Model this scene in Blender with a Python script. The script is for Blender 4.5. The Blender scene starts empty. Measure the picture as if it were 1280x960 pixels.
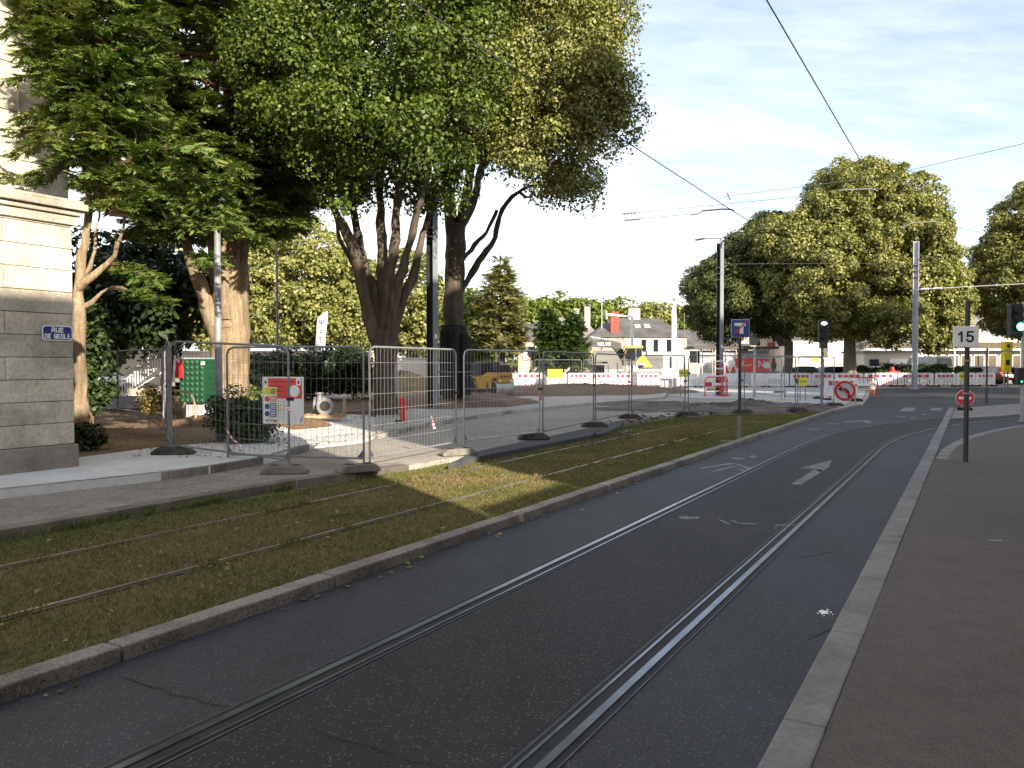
import bpy, bmesh, math, random
import numpy as np
from mathutils import Vector, Matrix

# ---------------------------------------------------------------- camera, light, exposure
sc = bpy.context.scene
COL = sc.collection
F = 1000.0                      # focal length in pixels of the 1280 wide photograph
CH = 1.75                       # eye height above the road
PITCH = math.atan(25 / F)
R = math.radians

cam = bpy.data.cameras.new("camera")
cam.sensor_width = 36.0
cam.lens = F / 1280 * 36.0
cam.clip_start = 0.05
cam.clip_end = 3000
cam_o = bpy.data.objects.new("camera", cam)
COL.objects.link(cam_o)
cam_o.location = (0, 0, CH)
cam_o.rotation_euler = (math.pi / 2 - PITCH, 0, 0)
sc.camera = cam_o

SUN_EL = R(22)
SUN_H = Vector((0.48, -0.877, 0)).normalized()
SUN_V = SUN_H * math.cos(SUN_EL) + Vector((0, 0, math.sin(SUN_EL)))
sun = bpy.data.lights.new("sun", 'SUN')
sun.energy = 5.0
sun.angle = R(0.6)
sun.color = (1.0, 0.89, 0.72)
sun_o = bpy.data.objects.new("sun", sun)
COL.objects.link(sun_o)
sun_o.location = SUN_V * 60
sun_o.rotation_euler = SUN_V.to_track_quat('Z', 'Y').to_euler()

sc.view_settings.view_transform = 'Standard'
sc.view_settings.look = 'None'
sc.view_settings.gamma = 1
sc.view_settings.use_curve_mapping = False
sc.view_settings.exposure = 1.27
sc.cycles.use_denoising = True
sc.cycles.max_bounces = 6
sc.cycles.transparent_max_bounces = 8

world = bpy.data.worlds.new("World")
sc.world = world
world.use_nodes = True
wt = world.node_tree
wn, wl = wt.nodes, wt.links
wn.clear()
w_out = wn.new('ShaderNodeOutputWorld')
w_bg = wn.new('ShaderNodeBackground')
w_bg.inputs['Strength'].default_value = 0.1
sky = wn.new('ShaderNodeTexSky')
sky.sky_type = 'NISHITA'
sky.sun_disc = False
sky.sun_elevation = SUN_EL
sky.sun_rotation = math.atan2(SUN_H.x, SUN_H.y)
sky.air_density = 1.0
sky.dust_density = 1.2
sky.ozone_density = 1.0
w_tc = wn.new('ShaderNodeTexCoord')
w_sep = wn.new('ShaderNodeSeparateXYZ')
wl.new(w_tc.outputs['Generated'], w_sep.inputs[0])
def wmath(op, a, b=None, clamp=False):
    n = wn.new('ShaderNodeMath'); n.operation = op; n.use_clamp = clamp
    for i, v in enumerate((a, b)):
        if v is None: continue
        if isinstance(v, (int, float)): n.inputs[i].default_value = v
        else: wl.new(v, n.inputs[i])
    return n.outputs[0]
zz = wmath('ADD', wmath('MAXIMUM', w_sep.outputs[2], 0.0), 0.22)
cx_ = wmath('DIVIDE', w_sep.outputs[0], zz)
cy_ = wmath('DIVIDE', w_sep.outputs[1], zz)
w_cmb = wn.new('ShaderNodeCombineXYZ')
wl.new(cx_, w_cmb.inputs[0]); wl.new(cy_, w_cmb.inputs[1])
w_map = wn.new('ShaderNodeMapping')
w_map.inputs['Rotation'].default_value = (0, 0, R(-25))
w_map.inputs['Scale'].default_value = (0.9, 2.6, 1)
wl.new(w_cmb.outputs[0], w_map.inputs[0])
w_no = wn.new('ShaderNodeTexNoise')
w_no.inputs['Scale'].default_value = 1.1
w_no.inputs['Detail'].default_value = 8
w_no.inputs['Roughness'].default_value = 0.56
w_no.inputs['Distortion'].default_value = 0.5
wl.new(w_map.outputs[0], w_no.inputs['Vector'])
# the cirrus sheet is thicker ahead and to the left, thin overhead to the right
cov = wmath('ADD', wmath('MULTIPLY', w_no.outputs[0], 1.5),
            wmath('SUBTRACT', wmath('MULTIPLY', w_sep.outputs[0], -0.95), wmath('MULTIPLY', w_sep.outputs[2], 0.8)))
w_n2 = wn.new('ShaderNodeTexNoise')
w_n2.inputs['Scale'].default_value = 4.5
w_n2.inputs['Detail'].default_value = 7
w_n2.inputs['Roughness'].default_value = 0.6
wl.new(w_map.outputs[0], w_n2.inputs['Vector'])
cov = wmath('ADD', cov, wmath('MULTIPLY', w_n2.outputs[0], 0.55))
cov = wmath('ADD', cov, -0.24)
cov = wmath('MULTIPLY', wmath('MINIMUM', wmath('MAXIMUM', cov, wmath('MULTIPLY', w_n2.outputs[0], 0.62)), 1.0), 0.95, True)
w_mix = wn.new('ShaderNodeMixRGB')
w_mix.inputs[2].default_value = (7.0, 7.1, 7.25, 1)
wl.new(cov, w_mix.inputs[0]); wl.new(sky.outputs[0], w_mix.inputs[1])
wl.new(w_mix.outputs[0], w_bg.inputs['Color'])
wl.new(w_bg.outputs[0], w_out.inputs['Surface'])

# ---------------------------------------------------------------- helpers
random.seed(7)
RNG = np.random.default_rng(7)
CP, SP = math.cos(PITCH), math.sin(PITCH)

def ray(px, py):
    a, b = (px - 640) / F, (480 - py) / F
    return Vector((a, CP + b * SP, -SP + b * CP))

def W(px, py, z=0.0):
    d = ray(px, py); t = (z - CH) / d.z
    return Vector((d.x * t, d.y * t, z))

def D(px, py, Y):
    d = ray(px, py); t = Y / d.y
    return Vector((d.x * t, Y, CH + d.z * t))

RA = math.atan(575 / F)                     # heading of the street
DX, DY = math.sin(RA), math.cos(RA)
def RC(s, p, z=0.0):                        # s along the street, p across it to the left
    return Vector((s * DX - p * DY, s * DY + p * DX, z))
YAW_ST = -RA                                # rotation that turns +Y to the street heading

class MB:
    def __init__(self):
        self.v, self.f, self.m = [], [], []
    def add(self, vs, fs, mi=0):
        o = len(self.v)
        self.v += [tuple(v) for v in vs]
        self.f += [tuple(i + o for i in f) for f in fs]
        self.m += [mi] * len(fs)
        return self
    def box(self, c, s, rz=0.0, mi=0, M=None):
        hx, hy, hz = s[0] / 2, s[1] / 2, s[2] / 2
        vs = [Vector((x, y, z)) for z in (-hz, hz) for y in (-hy, hy) for x in (-hx, hx)]
        rot = M if M is not None else Matrix.Rotation(rz, 3, 'Z')
        c = Vector(c)
        return self.add([rot @ v + c for v in vs],
                        [(0, 2, 3, 1), (4, 5, 7, 6), (0, 1, 5, 4), (2, 6, 7, 3), (1, 3, 7, 5), (0, 4, 6, 2)], mi)
    def beam(self, a, b, w, h, mi=0, up=(0, 0, 1)):
        a, b = Vector(a), Vector(b); d = b - a
        L = d.length; d.normalize()
        u = Vector(up)
        if abs(d.dot(u)) > 0.98: u = Vector((0, 1, 0))
        s = d.cross(u).normalized(); u = s.cross(d)
        return self.box((a + b) / 2, (w, L, h), M=Matrix((s, d, u)).transposed(), mi=mi)
    def tube(self, pts, r, n=8, mi=0, cap=True):
        pts = [Vector(p) for p in pts]
        k = len(pts)
        rs = r if isinstance(r, (list, tuple)) else [r] * k
        d0 = (pts[1] - pts[0]).normalized()
        u = Vector((0, 0, 1)) if abs(d0.z) < 0.9 else Vector((1, 0, 0))
        u = (u - d0 * u.dot(d0)).normalized()
        vs = []
        for i in range(k):
            if i == 0: d = pts[1] - pts[0]
            elif i == k - 1: d = pts[-1] - pts[-2]
            else: d = pts[i + 1] - pts[i - 1]
            d.normalize()
            u = (u - d * u.dot(d)).normalized()
            w = d.cross(u)
            for j in range(n):
                a = 2 * math.pi * j / n
                vs.append(pts[i] + (u * math.cos(a) + w * math.sin(a)) * rs[i])
        fs = []
        for i in range(k - 1):
            for j in range(n):
                j2 = (j + 1) % n
                fs.append((i * n + j, i * n + j2, (i + 1) * n + j2, (i + 1) * n + j))
        if cap:
            fs.append(tuple(range(n - 1, -1, -1)))
            fs.append(tuple((k - 1) * n + j for j in range(n)))
        return self.add(vs, fs, mi)
    def cyl(self, c, r, z0, z1, n=16, mi=0, r2=None):
        return self.tube([(c[0], c[1], z0), (c[0], c[1], z1)], [r, r if r2 is None else r2], n, mi)
    def prism(self, poly, z0, z1, mi=0):
        n = len(poly)
        ar = sum(poly[i][0] * poly[(i + 1) % n][1] - poly[(i + 1) % n][0] * poly[i][1] for i in range(n))
        if ar < 0: poly = list(reversed(poly))
        vs = [(p[0], p[1], z0) for p in poly] + [(p[0], p[1], z1) for p in poly]
        fs = [tuple(range(n - 1, -1, -1)), tuple(range(n, 2 * n))]
        fs += [(i, (i + 1) % n, n + (i + 1) % n, n + i) for i in range(n)]
        return self.add(vs, fs, mi)
    def extr(self, poly, y0, y1, mi=0, inset=None):
        """side profile in x,z extruded along y"""
        n = len(poly)
        vs = [(p[0], y0, p[1]) for p in poly] + [(p[0], y1, p[1]) for p in poly]
        ar = sum(poly[i][0] * poly[(i + 1) % n][1] - poly[(i + 1) % n][0] * poly[i][1] for i in range(n))
        fs = [tuple(range(n)), tuple(range(2 * n - 1, n - 1, -1))]
        fs += [(i, n + i, n + (i + 1) % n, (i + 1) % n) for i in range(n)]
        if ar < 0: fs = [tuple(reversed(f)) for f in fs]
        return self.add(vs, fs, mi)
    def lathe(self, prof, c=(0, 0, 0), n=20, mi=0, M=None):
        vs = []
        M = M or Matrix.Identity(3)
        for r, z in prof:
            for j in range(n):
                a = 2 * math.pi * j / n
                vs.append(M @ Vector((r * math.cos(a), r * math.sin(a), z)) + Vector(c))
        fs = []
        for i in range(len(prof) - 1):
            for j in range(n):
                j2 = (j + 1) % n
                fs.append((i * n + j, i * n + j2, (i + 1) * n + j2, (i + 1) * n + j))
        fs.append(tuple(range(n - 1, -1, -1)))
        fs.append(tuple((len(prof) - 1) * n + j for j in range(n)))
        return self.add(vs, fs, mi)
    def mesh(self, name, off=None):
        me = bpy.data.meshes.new(name)
        vs = self.v if off is None else [(v[0] - off[0], v[1] - off[1], v[2] - off[2]) for v in self.v]
        me.from_pydata(vs, [], self.f)
        if any(self.m):
            me.polygons.foreach_set('material_index', self.m)
        me.update()
        return me
    def build(self, name, mats, parent=None, smooth=False, world=False, bevel=0, off=None, seg=2):
        if world and parent is not None: off = parent.location
        me = self.mesh(name, off)
        if not isinstance(mats, (list, tuple)): mats = [mats]
        for m in mats: me.materials.append(m)
        o = bpy.data.objects.new(name, me)
        COL.objects.link(o)
        if parent is not None: o.parent = parent
        if smooth: shade(me)
        if bevel:
            b = o.modifiers.new('bevel', 'BEVEL'); b.width = bevel; b.segments = seg; b.limit_method = 'ANGLE'
        return o

GLYPH = {'R': [[(0, 0), (0, 1), (.42, 1), (.58, .9), (.58, .64), (.42, .54), (0, .54)], [(.3, .54), (.6, 0)]],
         'U': [[(0, 1), (0, .2), (.16, .02), (.44, .02), (.6, .2), (.6, 1)]],
         'E': [[(.56, 1), (0, 1), (0, 0), (.56, 0)], [(0, .52), (.48, .52)]],
         'D': [[(0, 0), (0, 1), (.36, 1), (.6, .78), (.6, .22), (.36, 0), (0, 0)]],
         'G': [[(.6, .8), (.44, 1), (.16, 1), (0, .8), (0, .2), (.16, 0), (.44, 0), (.6, .2), (.6, .46), (.34, .46)]],
         'O': [[(.16, 0), (.44, 0), (.6, .2), (.6, .8), (.44, 1), (.16, 1), (0, .8), (0, .2), (.16, 0)]],
         'L': [[(0, 1), (0, 0), (.52, 0)]], 'V': [[(0, 1), (.3, 0), (.6, 1)]],
         '1': [[(.02, .74), (.3, .98), (.3, 0)]],
         '5': [[(.56, 1), (.1, 1), (.06, .54), (.34, .62), (.56, .48), (.58, .2), (.4, .01), (.16, .01), (.02, .18)]],
         ' ': []}
def strokes(name, body, size, loc, mat, parent, bold=.2, gap=.32, sx=1.0, sp=.3):
    """block lettering built from bars, facing local -y"""
    wd = [(.6 if c != ' ' else sp) for c in body]
    tot = sum(wd) + gap * (len(body) - 1)
    x = -tot / 2; mb = MB(); w = size * bold
    for c, ww in zip(body, wd):
        for pl in GLYPH[c]:
            P = [Vector((loc[0] + (x + a) * size * sx, loc[1], loc[2] + (b - .5) * size)) for a, b in pl]
            for i, (a, b) in enumerate(zip(P[:-1], P[1:])):
                d = (b - a).normalized() * w * .42
                mb.beam(a - d, b + d, w, .002 + .0004 * i, up=(0, -1, 0))
        x += ww + gap
    return mb.build(name, mat, parent)

def shade(me, ang=40):
    me.polygons.foreach_set('use_smooth', [True] * len(me.polygons))
    me.update()
    try:
        me.set_sharp_from_angle(angle=R(ang))
    except Exception:
        pass

def tag(o, label, cat, group=None, kind=None):
    if label: o['label'] = label
    if cat: o['category'] = cat
    if group: o['group'] = group
    if kind: o['kind'] = kind
    return o

def thing(name, label, cat, loc=(0, 0, 0), rz=0.0, group=None):
    o = bpy.data.objects.new(name, None)
    o.empty_display_size = 0.2
    COL.objects.link(o)
    o.location = loc
    o.rotation_euler = (0, 0, rz)
    return tag(o, label, cat, group)

def struct(o):
    o['kind'] = 'structure'
    return o

def link_copy(o, parent):
    c = o.copy(); COL.objects.link(c); c.parent = parent
    return c

def dup(root, loc, rz, label, group=None):
    r = root.copy(); COL.objects.link(r)
    r.location = loc; r.rotation_euler = (0, 0, rz)
    r['label'] = label
    if group: r['group'] = group
    for ch in list(root.children):
        c = link_copy(ch, r)
        for g in list(ch.children):
            link_copy(g, c)
    return r

def text_mesh(body, size, extrude=0.002, align='CENTER', bold=0.0):
    cu = bpy.data.curves.new('txt', 'FONT')
    cu.body = body; cu.size = size; cu.extrude = extrude; cu.offset = bold
    cu.align_x = align; cu.align_y = 'CENTER'
    cu.resolution_u = 3
    o = bpy.data.objects.new('txt', cu); COL.objects.link(o)
    dg = bpy.context.evaluated_depsgraph_get()
    dg.update()
    me = bpy.data.meshes.new_from_object(o.evaluated_get(dg))
    bpy.data.objects.remove(o)
    return me

def text(name, body, size, loc, mat, parent, face='-y', bold=0.0, extrude=0.002, sx=1.0):
    me = text_mesh(body, size, extrude, bold=bold)
    me.materials.clear(); me.materials.append(mat)
    o = bpy.data.objects.new(name, me); COL.objects.link(o)
    o.parent = parent
    o.location = loc
    rz = {'-y': 0, '+x': math.pi / 2, '+y': math.pi, '-x': -math.pi / 2}[face]
    o.rotation_euler = (math.pi / 2, 0, rz)
    o.scale = (sx, 1, 1)
    return o

# ---------------------------------------------------------------- materials
def node_mat(name):
    m = bpy.data.materials.new(name); m.use_nodes = True
    nt = m.node_tree
    return m, nt, nt.nodes['Principled BSDF']

def coords(nt, kind):
    if kind == 'pos':
        return nt.nodes.new('ShaderNodeNewGeometry').outputs['Position']
    return nt.nodes.new('ShaderNodeTexCoord').outputs['Object']

def noise(nt, co, scale, detail=5, rough=0.55, stretch=None, dist=0.0):
    if stretch:
        mp = nt.nodes.new('ShaderNodeMapping'); mp.inputs['Scale'].default_value = stretch
        nt.links.new(co, mp.inputs[0]); co = mp.outputs[0]
    n = nt.nodes.new('ShaderNodeTexNoise')
    n.inputs['Scale'].default_value = scale
    n.inputs['Detail'].default_value = detail
    n.inputs['Roughness'].default_value = rough
    n.inputs['Distortion'].default_value = dist
    nt.links.new(co, n.inputs['Vector'])
    return n.outputs['Fac']

def ramp(nt, fac, stops):
    r = nt.nodes.new('ShaderNodeValToRGB')
    e = r.color_ramp.elements
    while len(e) < len(stops): e.new(0.5)
    for el, (p, c) in zip(e, stops):
        el.position = p; el.color = (*c, 1) if len(c) == 3 else c
    nt.links.new(fac, r.inputs[0])
    return r.outputs[0]

def mixc(nt, fac, a, b, mode='MIX'):
    m = nt.nodes.new('ShaderNodeMixRGB'); m.blend_type = mode
    for i, v in ((0, fac), (1, a), (2, b)):
        if isinstance(v, (int, float)): m.inputs[i].default_value = v
        elif isinstance(v, tuple): m.inputs[i].default_value = (*v, 1)
        else: nt.links.new(v, m.inputs[i])
    return m.outputs[0]

def bump(nt, bsdf, h, strength, dist=0.01):
    b = nt.nodes.new('ShaderNodeBump')
    b.inputs['Strength'].default_value = strength
    b.inputs['Distance'].default_value = dist
    nt.links.new(h, b.inputs['Height'])
    nt.links.new(b.outputs[0], bsdf.inputs['Normal'])

def surf(name, c1, c2, scale=3.0, rough=0.8, co='obj', b=0.0, bs=None, fine=0.0, spec=0.4, metal=0.0,
         lo=0.35, hi=0.65, stretch=None, specks=None, dirt=None, grit=None, island=0.0, lanes=0.0):
    """two-tone noisy surface; specks=(colour, scale, size); dirt=(colour, scale, amount)"""
    m, nt, p = node_mat(name)
    c = coords(nt, co)
    col = ramp(nt, noise(nt, c, scale, 6, 0.6, stretch), [(lo, c1), (hi, c2)])
    if fine:
        f = noise(nt, c, scale * 14, 3, 0.6)
        col = mixc(nt, fine, col, ramp(nt, f, [(0.3, (0.35, 0.35, 0.35)), (0.7, (1.4, 1.4, 1.4))]), 'MULTIPLY')
    if dirt:
        d = ramp(nt, noise(nt, c, dirt[1], 7, 0.65, None, 0.4), [(0.48, (0, 0, 0)), (0.66, (dirt[2],) * 3)])
        col = mixc(nt, d, col, dirt[0])
    if island:
        rv = nt.nodes.new('ShaderNodeNewGeometry').outputs['Random Per Island']
        col = mixc(nt, 1.0, col, ramp(nt, rv, [(0, (1 - island,) * 3), (.5, (1, 1, 1)), (1, (1 + island * .7, 1 + island * .65, 1 + island * .55))]), 'MULTIPLY')
    if lanes:
        # wear running along the street
        mp = nt.nodes.new('ShaderNodeMapping'); mp.inputs['Rotation'].default_value = (0, 0, math.atan(.575))
        mp.inputs['Scale'].default_value = (1.1, .05, 1)
        nt.links.new(c, mp.inputs[0])
        col = mixc(nt, 1.0, col, ramp(nt, noise(nt, mp.outputs[0], 1.0, 4, .6), [(.35, (1 - lanes,) * 3), (.65, (1 + lanes,) * 3)]), 'MULTIPLY')
    if grit:
        g_ = ramp(nt, noise(nt, c, grit[0], 2, 0.5), [(grit[1], (0, 0, 0)), (grit[1] + .06, (.8, .8, .8))])
        col = mixc(nt, g_, col, grit[2])
        k_ = ramp(nt, noise(nt, c, grit[0] * .8, 2, 0.5), [(.30, (.35, .35, .35)), (.46, (1, 1, 1))])
        col = mixc(nt, 1.0, col, k_, 'MULTIPLY')
    if specks:
        v = nt.nodes.new('ShaderNodeTexVoronoi'); v.inputs['Scale'].default_value = specks[1]
        nt.links.new(c, v.inputs['Vector'])
        sp = ramp(nt, v.outputs['Distance'], [(specks[2] * 0.6, (1, 1, 1)), (specks[2], (0, 0, 0))])
        rnd = ramp(nt, v.outputs['Color'], [(0.45, (0, 0, 0)), (0.75, (1, 1, 1))])
        sp = mixc(nt, 1.0, sp, rnd, 'MULTIPLY')
        col = mixc(nt, sp, col, specks[0])
    nt.links.new(col, p.inputs['Base Color'])
    p.inputs['Roughness'].default_value = rough
    p.inputs['Metallic'].default_value = metal
    p.inputs['Specular IOR Level'].default_value = spec
    if b:
        bump(nt, p, noise(nt, c, bs or scale * 8, 5, 0.6), b)
    return m

def plain(name, c, rough=0.5, metal=0.0, spec=0.5, var=0.12):
    d = tuple(max(0, x * (1 - var)) for x in c); u = tuple(min(1, x * (1 + var)) for x in c)
    return surf(name, d, u, 4.0, rough, metal=metal, spec=spec)

def emit(name, c, s):
    m, nt, p = node_mat(name)
    p.inputs['Base Color'].default_value = (*c, 1)
    p.inputs['Emission Color'].default_value = (*c, 1)
    p.inputs['Emission Strength'].default_value = s
    return m

def leaf_mat(name, stops, trans=0.35, nscale=0.8, nvar=0.5, tint=(0.9, 1.0, 0.35), verge=None):
    m, nt, p = node_mat(name)
    g = nt.nodes.new('ShaderNodeNewGeometry')
    c = nt.nodes.new('ShaderNodeTexCoord').outputs['Object']
    n = noise(nt, c, nscale, 3, 0.5)
    ad = nt.nodes.new('ShaderNodeMath'); ad.operation = 'MULTIPLY_ADD'
    nt.links.new(n, ad.inputs[0]); ad.inputs[1].default_value = nvar * 2
    nt.links.new(g.outputs['Random Per Island'], ad.inputs[2])
    sb = nt.nodes.new('ShaderNodeMath'); sb.operation = 'MULTIPLY'
    nt.links.new(ad.outputs[0], sb.inputs[0]); sb.inputs[1].default_value = 1 / (1 + nvar * 2)
    col = ramp(nt, sb.outputs[0], stops)
    if verge:
        # the grass stays green along the kerbs and is worn brown between the rails
        dp = nt.nodes.new('ShaderNodeVectorMath'); dp.operation = 'DOT_PRODUCT'
        nt.links.new(g.outputs['Position'], dp.inputs[0]); dp.inputs[1].default_value = (-math.cos(math.atan(.575)), math.sin(math.atan(.575)), 0)
        wob = nt.nodes.new('ShaderNodeMath'); wob.operation = 'MULTIPLY_ADD'
        nt.links.new(noise(nt, c, 1.1, 4, .6), wob.inputs[0]); wob.inputs[1].default_value = 1.5
        nt.links.new(dp.outputs['Value'], wob.inputs[2])
        mr = nt.nodes.new('ShaderNodeMapRange'); nt.links.new(wob.outputs[0], mr.inputs[0])
        mr.inputs[1].default_value = 4.4 + .75; mr.inputs[2].default_value = 8.7 + .75
        e = ramp(nt, mr.outputs[0], [(0.05, (1, 1, 1)), (.20, (0.25, 0.25, 0.25)), (.74, (0, 0, 0)), (.88, (.9, .9, .9))])
        col = mixc(nt, e, col, mixc(nt, g.outputs['Random Per Island'], (0.06, 0.10, 0.016), (0.17, 0.195, 0.04)))
    nt.links.new(col, p.inputs['Base Color'])
    p.inputs['Roughness'].default_value = 0.5
    p.inputs['Specular IOR Level'].default_value = 0.35
    t = nt.nodes.new('ShaderNodeBsdfTranslucent')
    nt.links.new(mixc(nt, 1.0, col, tuple(tint), 'MULTIPLY'), t.inputs['Color'])
    mx = nt.nodes.new('ShaderNodeMixShader'); mx.inputs[0].default_value = trans
    nt.links.new(p.outputs[0], mx.inputs[1]); nt.links.new(t.outputs[0], mx.inputs[2])
    nt.links.new(mx.outputs[0], nt.nodes['Material Output'].inputs['Surface'])
    return m

M = {}
M['asphalt'] = surf('asphalt', (0.016, 0.018, 0.025), (0.031, 0.034, 0.045), 0.33, 0.66, 'pos', 0.9, 70, 0.3, 0.5,
                    specks=((0.14, 0.138, 0.14), 55, 0.34), dirt=((0.024, 0.022, 0.022), 0.3, 0.6), lanes=.28, grit=(95, 0.66, (0.15, 0.145, 0.14)))
M['footway'] = surf('footway_asphalt', (0.098, 0.082, 0.073), (0.124, 0.105, 0.094), 0.4, 0.85, 'pos', 1.0, 80, 0.22,
                    specks=((0.13, 0.115, 0.10), 70, 0.3), dirt=((0.088, 0.077, 0.07), 0.25, 0.3), grit=(110, 0.60, (0.17, 0.15, 0.135)))
M['kerb'] = surf('kerb_stone', (0.20, 0.175, 0.15), (0.30, 0.27, 0.235), 2.2, 0.85, 'pos', 0.35, 60, 0.35,
                 dirt=((0.09, 0.08, 0.07), 2.3, 0.7), island=.25, grit=(70, .62, (.36, .33, .29)))
M['kerb_band'] = surf('kerb_band_stone', (0.17, 0.16, 0.15), (0.23, 0.22, 0.21), 2.0, 0.8, 'pos', 0.3, 70, 0.3,
                 dirt=((0.09, 0.088, 0.085), 1.7, 0.5), island=.15)
M['kerb_old'] = surf('old_kerb_stone', (0.11, 0.095, 0.075), (0.2, 0.17, 0.14), 2.6, 0.9, 'pos', 0.5, 45, 0.4, island=.3)
M['strip'] = surf('dusty_asphalt', (0.21, 0.185, 0.155), (0.29, 0.255, 0.215), 0.9, 0.95, 'pos', 0.4, 60, 0.5, grit=(60, .64, (.36, .33, .28)),
                  dirt=((0.30, 0.26, 0.20), 0.8, 0.55))
M['siteroad'] = surf('site_asphalt', (0.27, 0.24, 0.205), (0.35, 0.32, 0.28), 0.5, 0.95, 'pos', 0.4, 50, 0.4,
                     dirt=((0.40, 0.36, 0.30), 0.3, 0.6), grit=(40, .62, (.45, .41, .36)))
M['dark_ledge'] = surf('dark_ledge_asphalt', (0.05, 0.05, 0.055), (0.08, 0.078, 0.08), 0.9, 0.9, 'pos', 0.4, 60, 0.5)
M['newpave'] = surf('pale_concrete', (0.55, 0.55, 0.53), (0.66, 0.66, 0.64), 0.7, 0.9, 'pos', 0.2, 60, 0.15,
                    dirt=((0.40, 0.37, 0.32), 1.2, 0.4))
M['plaza'] = surf('plaza_concrete', (0.36, 0.365, 0.37), (0.45, 0.455, 0.46), 0.6, 0.9, 'pos', 0.2, 40, 0.2, dirt=((0.27, 0.25, 0.22), 0.8, 0.5))
M['cobble'] = surf('pale_setts', (0.33, 0.31, 0.27), (0.45, 0.43, 0.39), 1.5, 0.9, 'pos', 0.6, 16, 0.5)
M['dirt'] = surf('brown_dirt', (0.10, 0.058, 0.032), (0.19, 0.115, 0.065), 0.9, 1.0, 'pos', 0.8, 18, 0.6,
                 dirt=((0.24, 0.17, 0.10), 1.4, 0.55))
M['soil'] = surf('brown_topsoil', (0.13, 0.080, 0.054), (0.21, 0.135, 0.095), 1.2, 1.0, 'pos', 0.9, 12, 0.6)
M['darksoil'] = surf('grey_rubble_soil', (0.07, 0.058, 0.048), (0.17, 0.145, 0.12), 0.8, 1.0, 'pos', 0.9, 10, 0.6)
M['drygrass'] = surf('dry_grass_ground', (0.15, 0.11, 0.055), (0.22, 0.17, 0.085), 0.8, 1.0, 'pos', 0.8, 20, 0.5)
M['turf'] = surf('turf_ground', (0.10, 0.078, 0.035), (0.18, 0.125, 0.066), 0.9, 1.0, 'pos', 0.8, 40, 0.5)
M['ground'] = surf('far_ground', (0.12, 0.11, 0.09), (0.16, 0.15, 0.12), 0.1, 1.0, 'pos')
M['limestone'] = surf('limestone', (0.40, 0.355, 0.28), (0.58, 0.53, 0.44), 1.5, 0.9, 'pos', 0.5, 30, 0.35,
                      dirt=((0.17, 0.15, 0.115), 0.9, 0.65), island=.22)
M['plinth'] = surf('plinth_stone', (0.20, 0.18, 0.15), (0.30, 0.27, 0.23), 2.2, 0.9, 'pos', 0.4, 40, 0.35)
M['mortar'] = plain('mortar', (0.14, 0.12, 0.09), 1.0)
M['steel'] = surf('galvanised_steel', (0.33, 0.33, 0.34), (0.45, 0.45, 0.46), 8, 0.45, metal=0.65)
M['steel_dull'] = surf('dull_galvanised_steel', (0.17, 0.17, 0.18), (0.27, 0.27, 0.28), 5, 0.6, metal=0.4)
M['rail'] = surf('rail_steel', (0.13, 0.145, 0.17), (0.27, 0.29, 0.33), 3, 0.30, 'pos', metal=0.85)
M['rail_rust'] = surf('rail_worn_steel', (0.18, 0.14, 0.11), (0.38, 0.34, 0.30), 4, 0.38, 'pos', metal=0.7)
M['stain'] = surf('damp_stain', (0.075, 0.07, 0.068), (0.10, 0.095, 0.09), 6, 0.8, 'pos')
M['joint'] = surf('rail_joint_edge', (0.06, 0.062, 0.066), (0.11, 0.112, 0.118), 9, 0.6, 'pos')
M['rubber'] = surf('black_rubber', (0.012, 0.012, 0.013), (0.025, 0.024, 0.024), 6, 0.75)
M['foot'] = surf('fence_foot_rubber', (0.035, 0.032, 0.03), (0.085, 0.075, 0.065), 6, 0.9, b=0.3)
M['foot_conc'] = surf('fence_foot_concrete', (0.13, 0.12, 0.105), (0.2, 0.185, 0.16), 6, 0.95, b=0.3)
M['col_shade'] = surf('column_web_shade', (0.022, 0.024, 0.028), (0.035, 0.037, 0.042), 2, 0.55)  # shade of the column's open recess, painted into the web colour
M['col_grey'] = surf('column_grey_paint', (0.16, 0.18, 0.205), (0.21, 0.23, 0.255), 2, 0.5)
M['col_pale'] = surf('column_pale_grey', (0.30, 0.32, 0.35), (0.38, 0.40, 0.43), 2, 0.5)
M['post_dark'] = surf('dark_post_paint', (0.035, 0.032, 0.033), (0.055, 0.05, 0.05), 3, 0.55)
M['pole_grey'] = surf('lamp_pole_grey', (0.17, 0.18, 0.19), (0.24, 0.25, 0.26), 2.5, 0.55, dirt=((0.1, 0.1, 0.1), 3, 0.5))
M['white'] = surf('white_paint', (0.70, 0.70, 0.69), (0.80, 0.80, 0.79), 3, 0.5)
M['white_plastic'] = surf('white_plastic', (0.66, 0.67, 0.69), (0.78, 0.79, 0.80), 4, 0.45)
M['red'] = surf('red_paint', (0.50, 0.02, 0.025), (0.60, 0.03, 0.035), 3, 0.45)
M['red_refl'] = surf('red_reflector', (0.55, 0.015, 0.05), (0.66, 0.025, 0.07), 5, 0.35)
M['grey_refl'] = surf('grey_reflector', (0.36, 0.37, 0.40), (0.44, 0.45, 0.48), 5, 0.35)
M['sign_red'] = surf('sign_red_print', (0.62, 0.06, 0.05), (0.70, 0.085, 0.07), 3, 0.5)
M['blue'] = surf('sign_blue', (0.035, 0.065, 0.21), (0.05, 0.085, 0.26), 3, 0.4)
M['navy'] = surf('enamel_navy', (0.012, 0.016, 0.14), (0.018, 0.024, 0.19), 6, 0.25)
M['yellow'] = surf('machine_yellow', (0.42, 0.22, 0.012), (0.52, 0.29, 0.022), 3, 0.45, dirt=((0.3, 0.2, 0.08), 3, 0.4))
M['sign_yellow'] = surf('sign_yellow', (0.62, 0.60, 0.03), (0.72, 0.70, 0.05), 3, 0.5)
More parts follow.
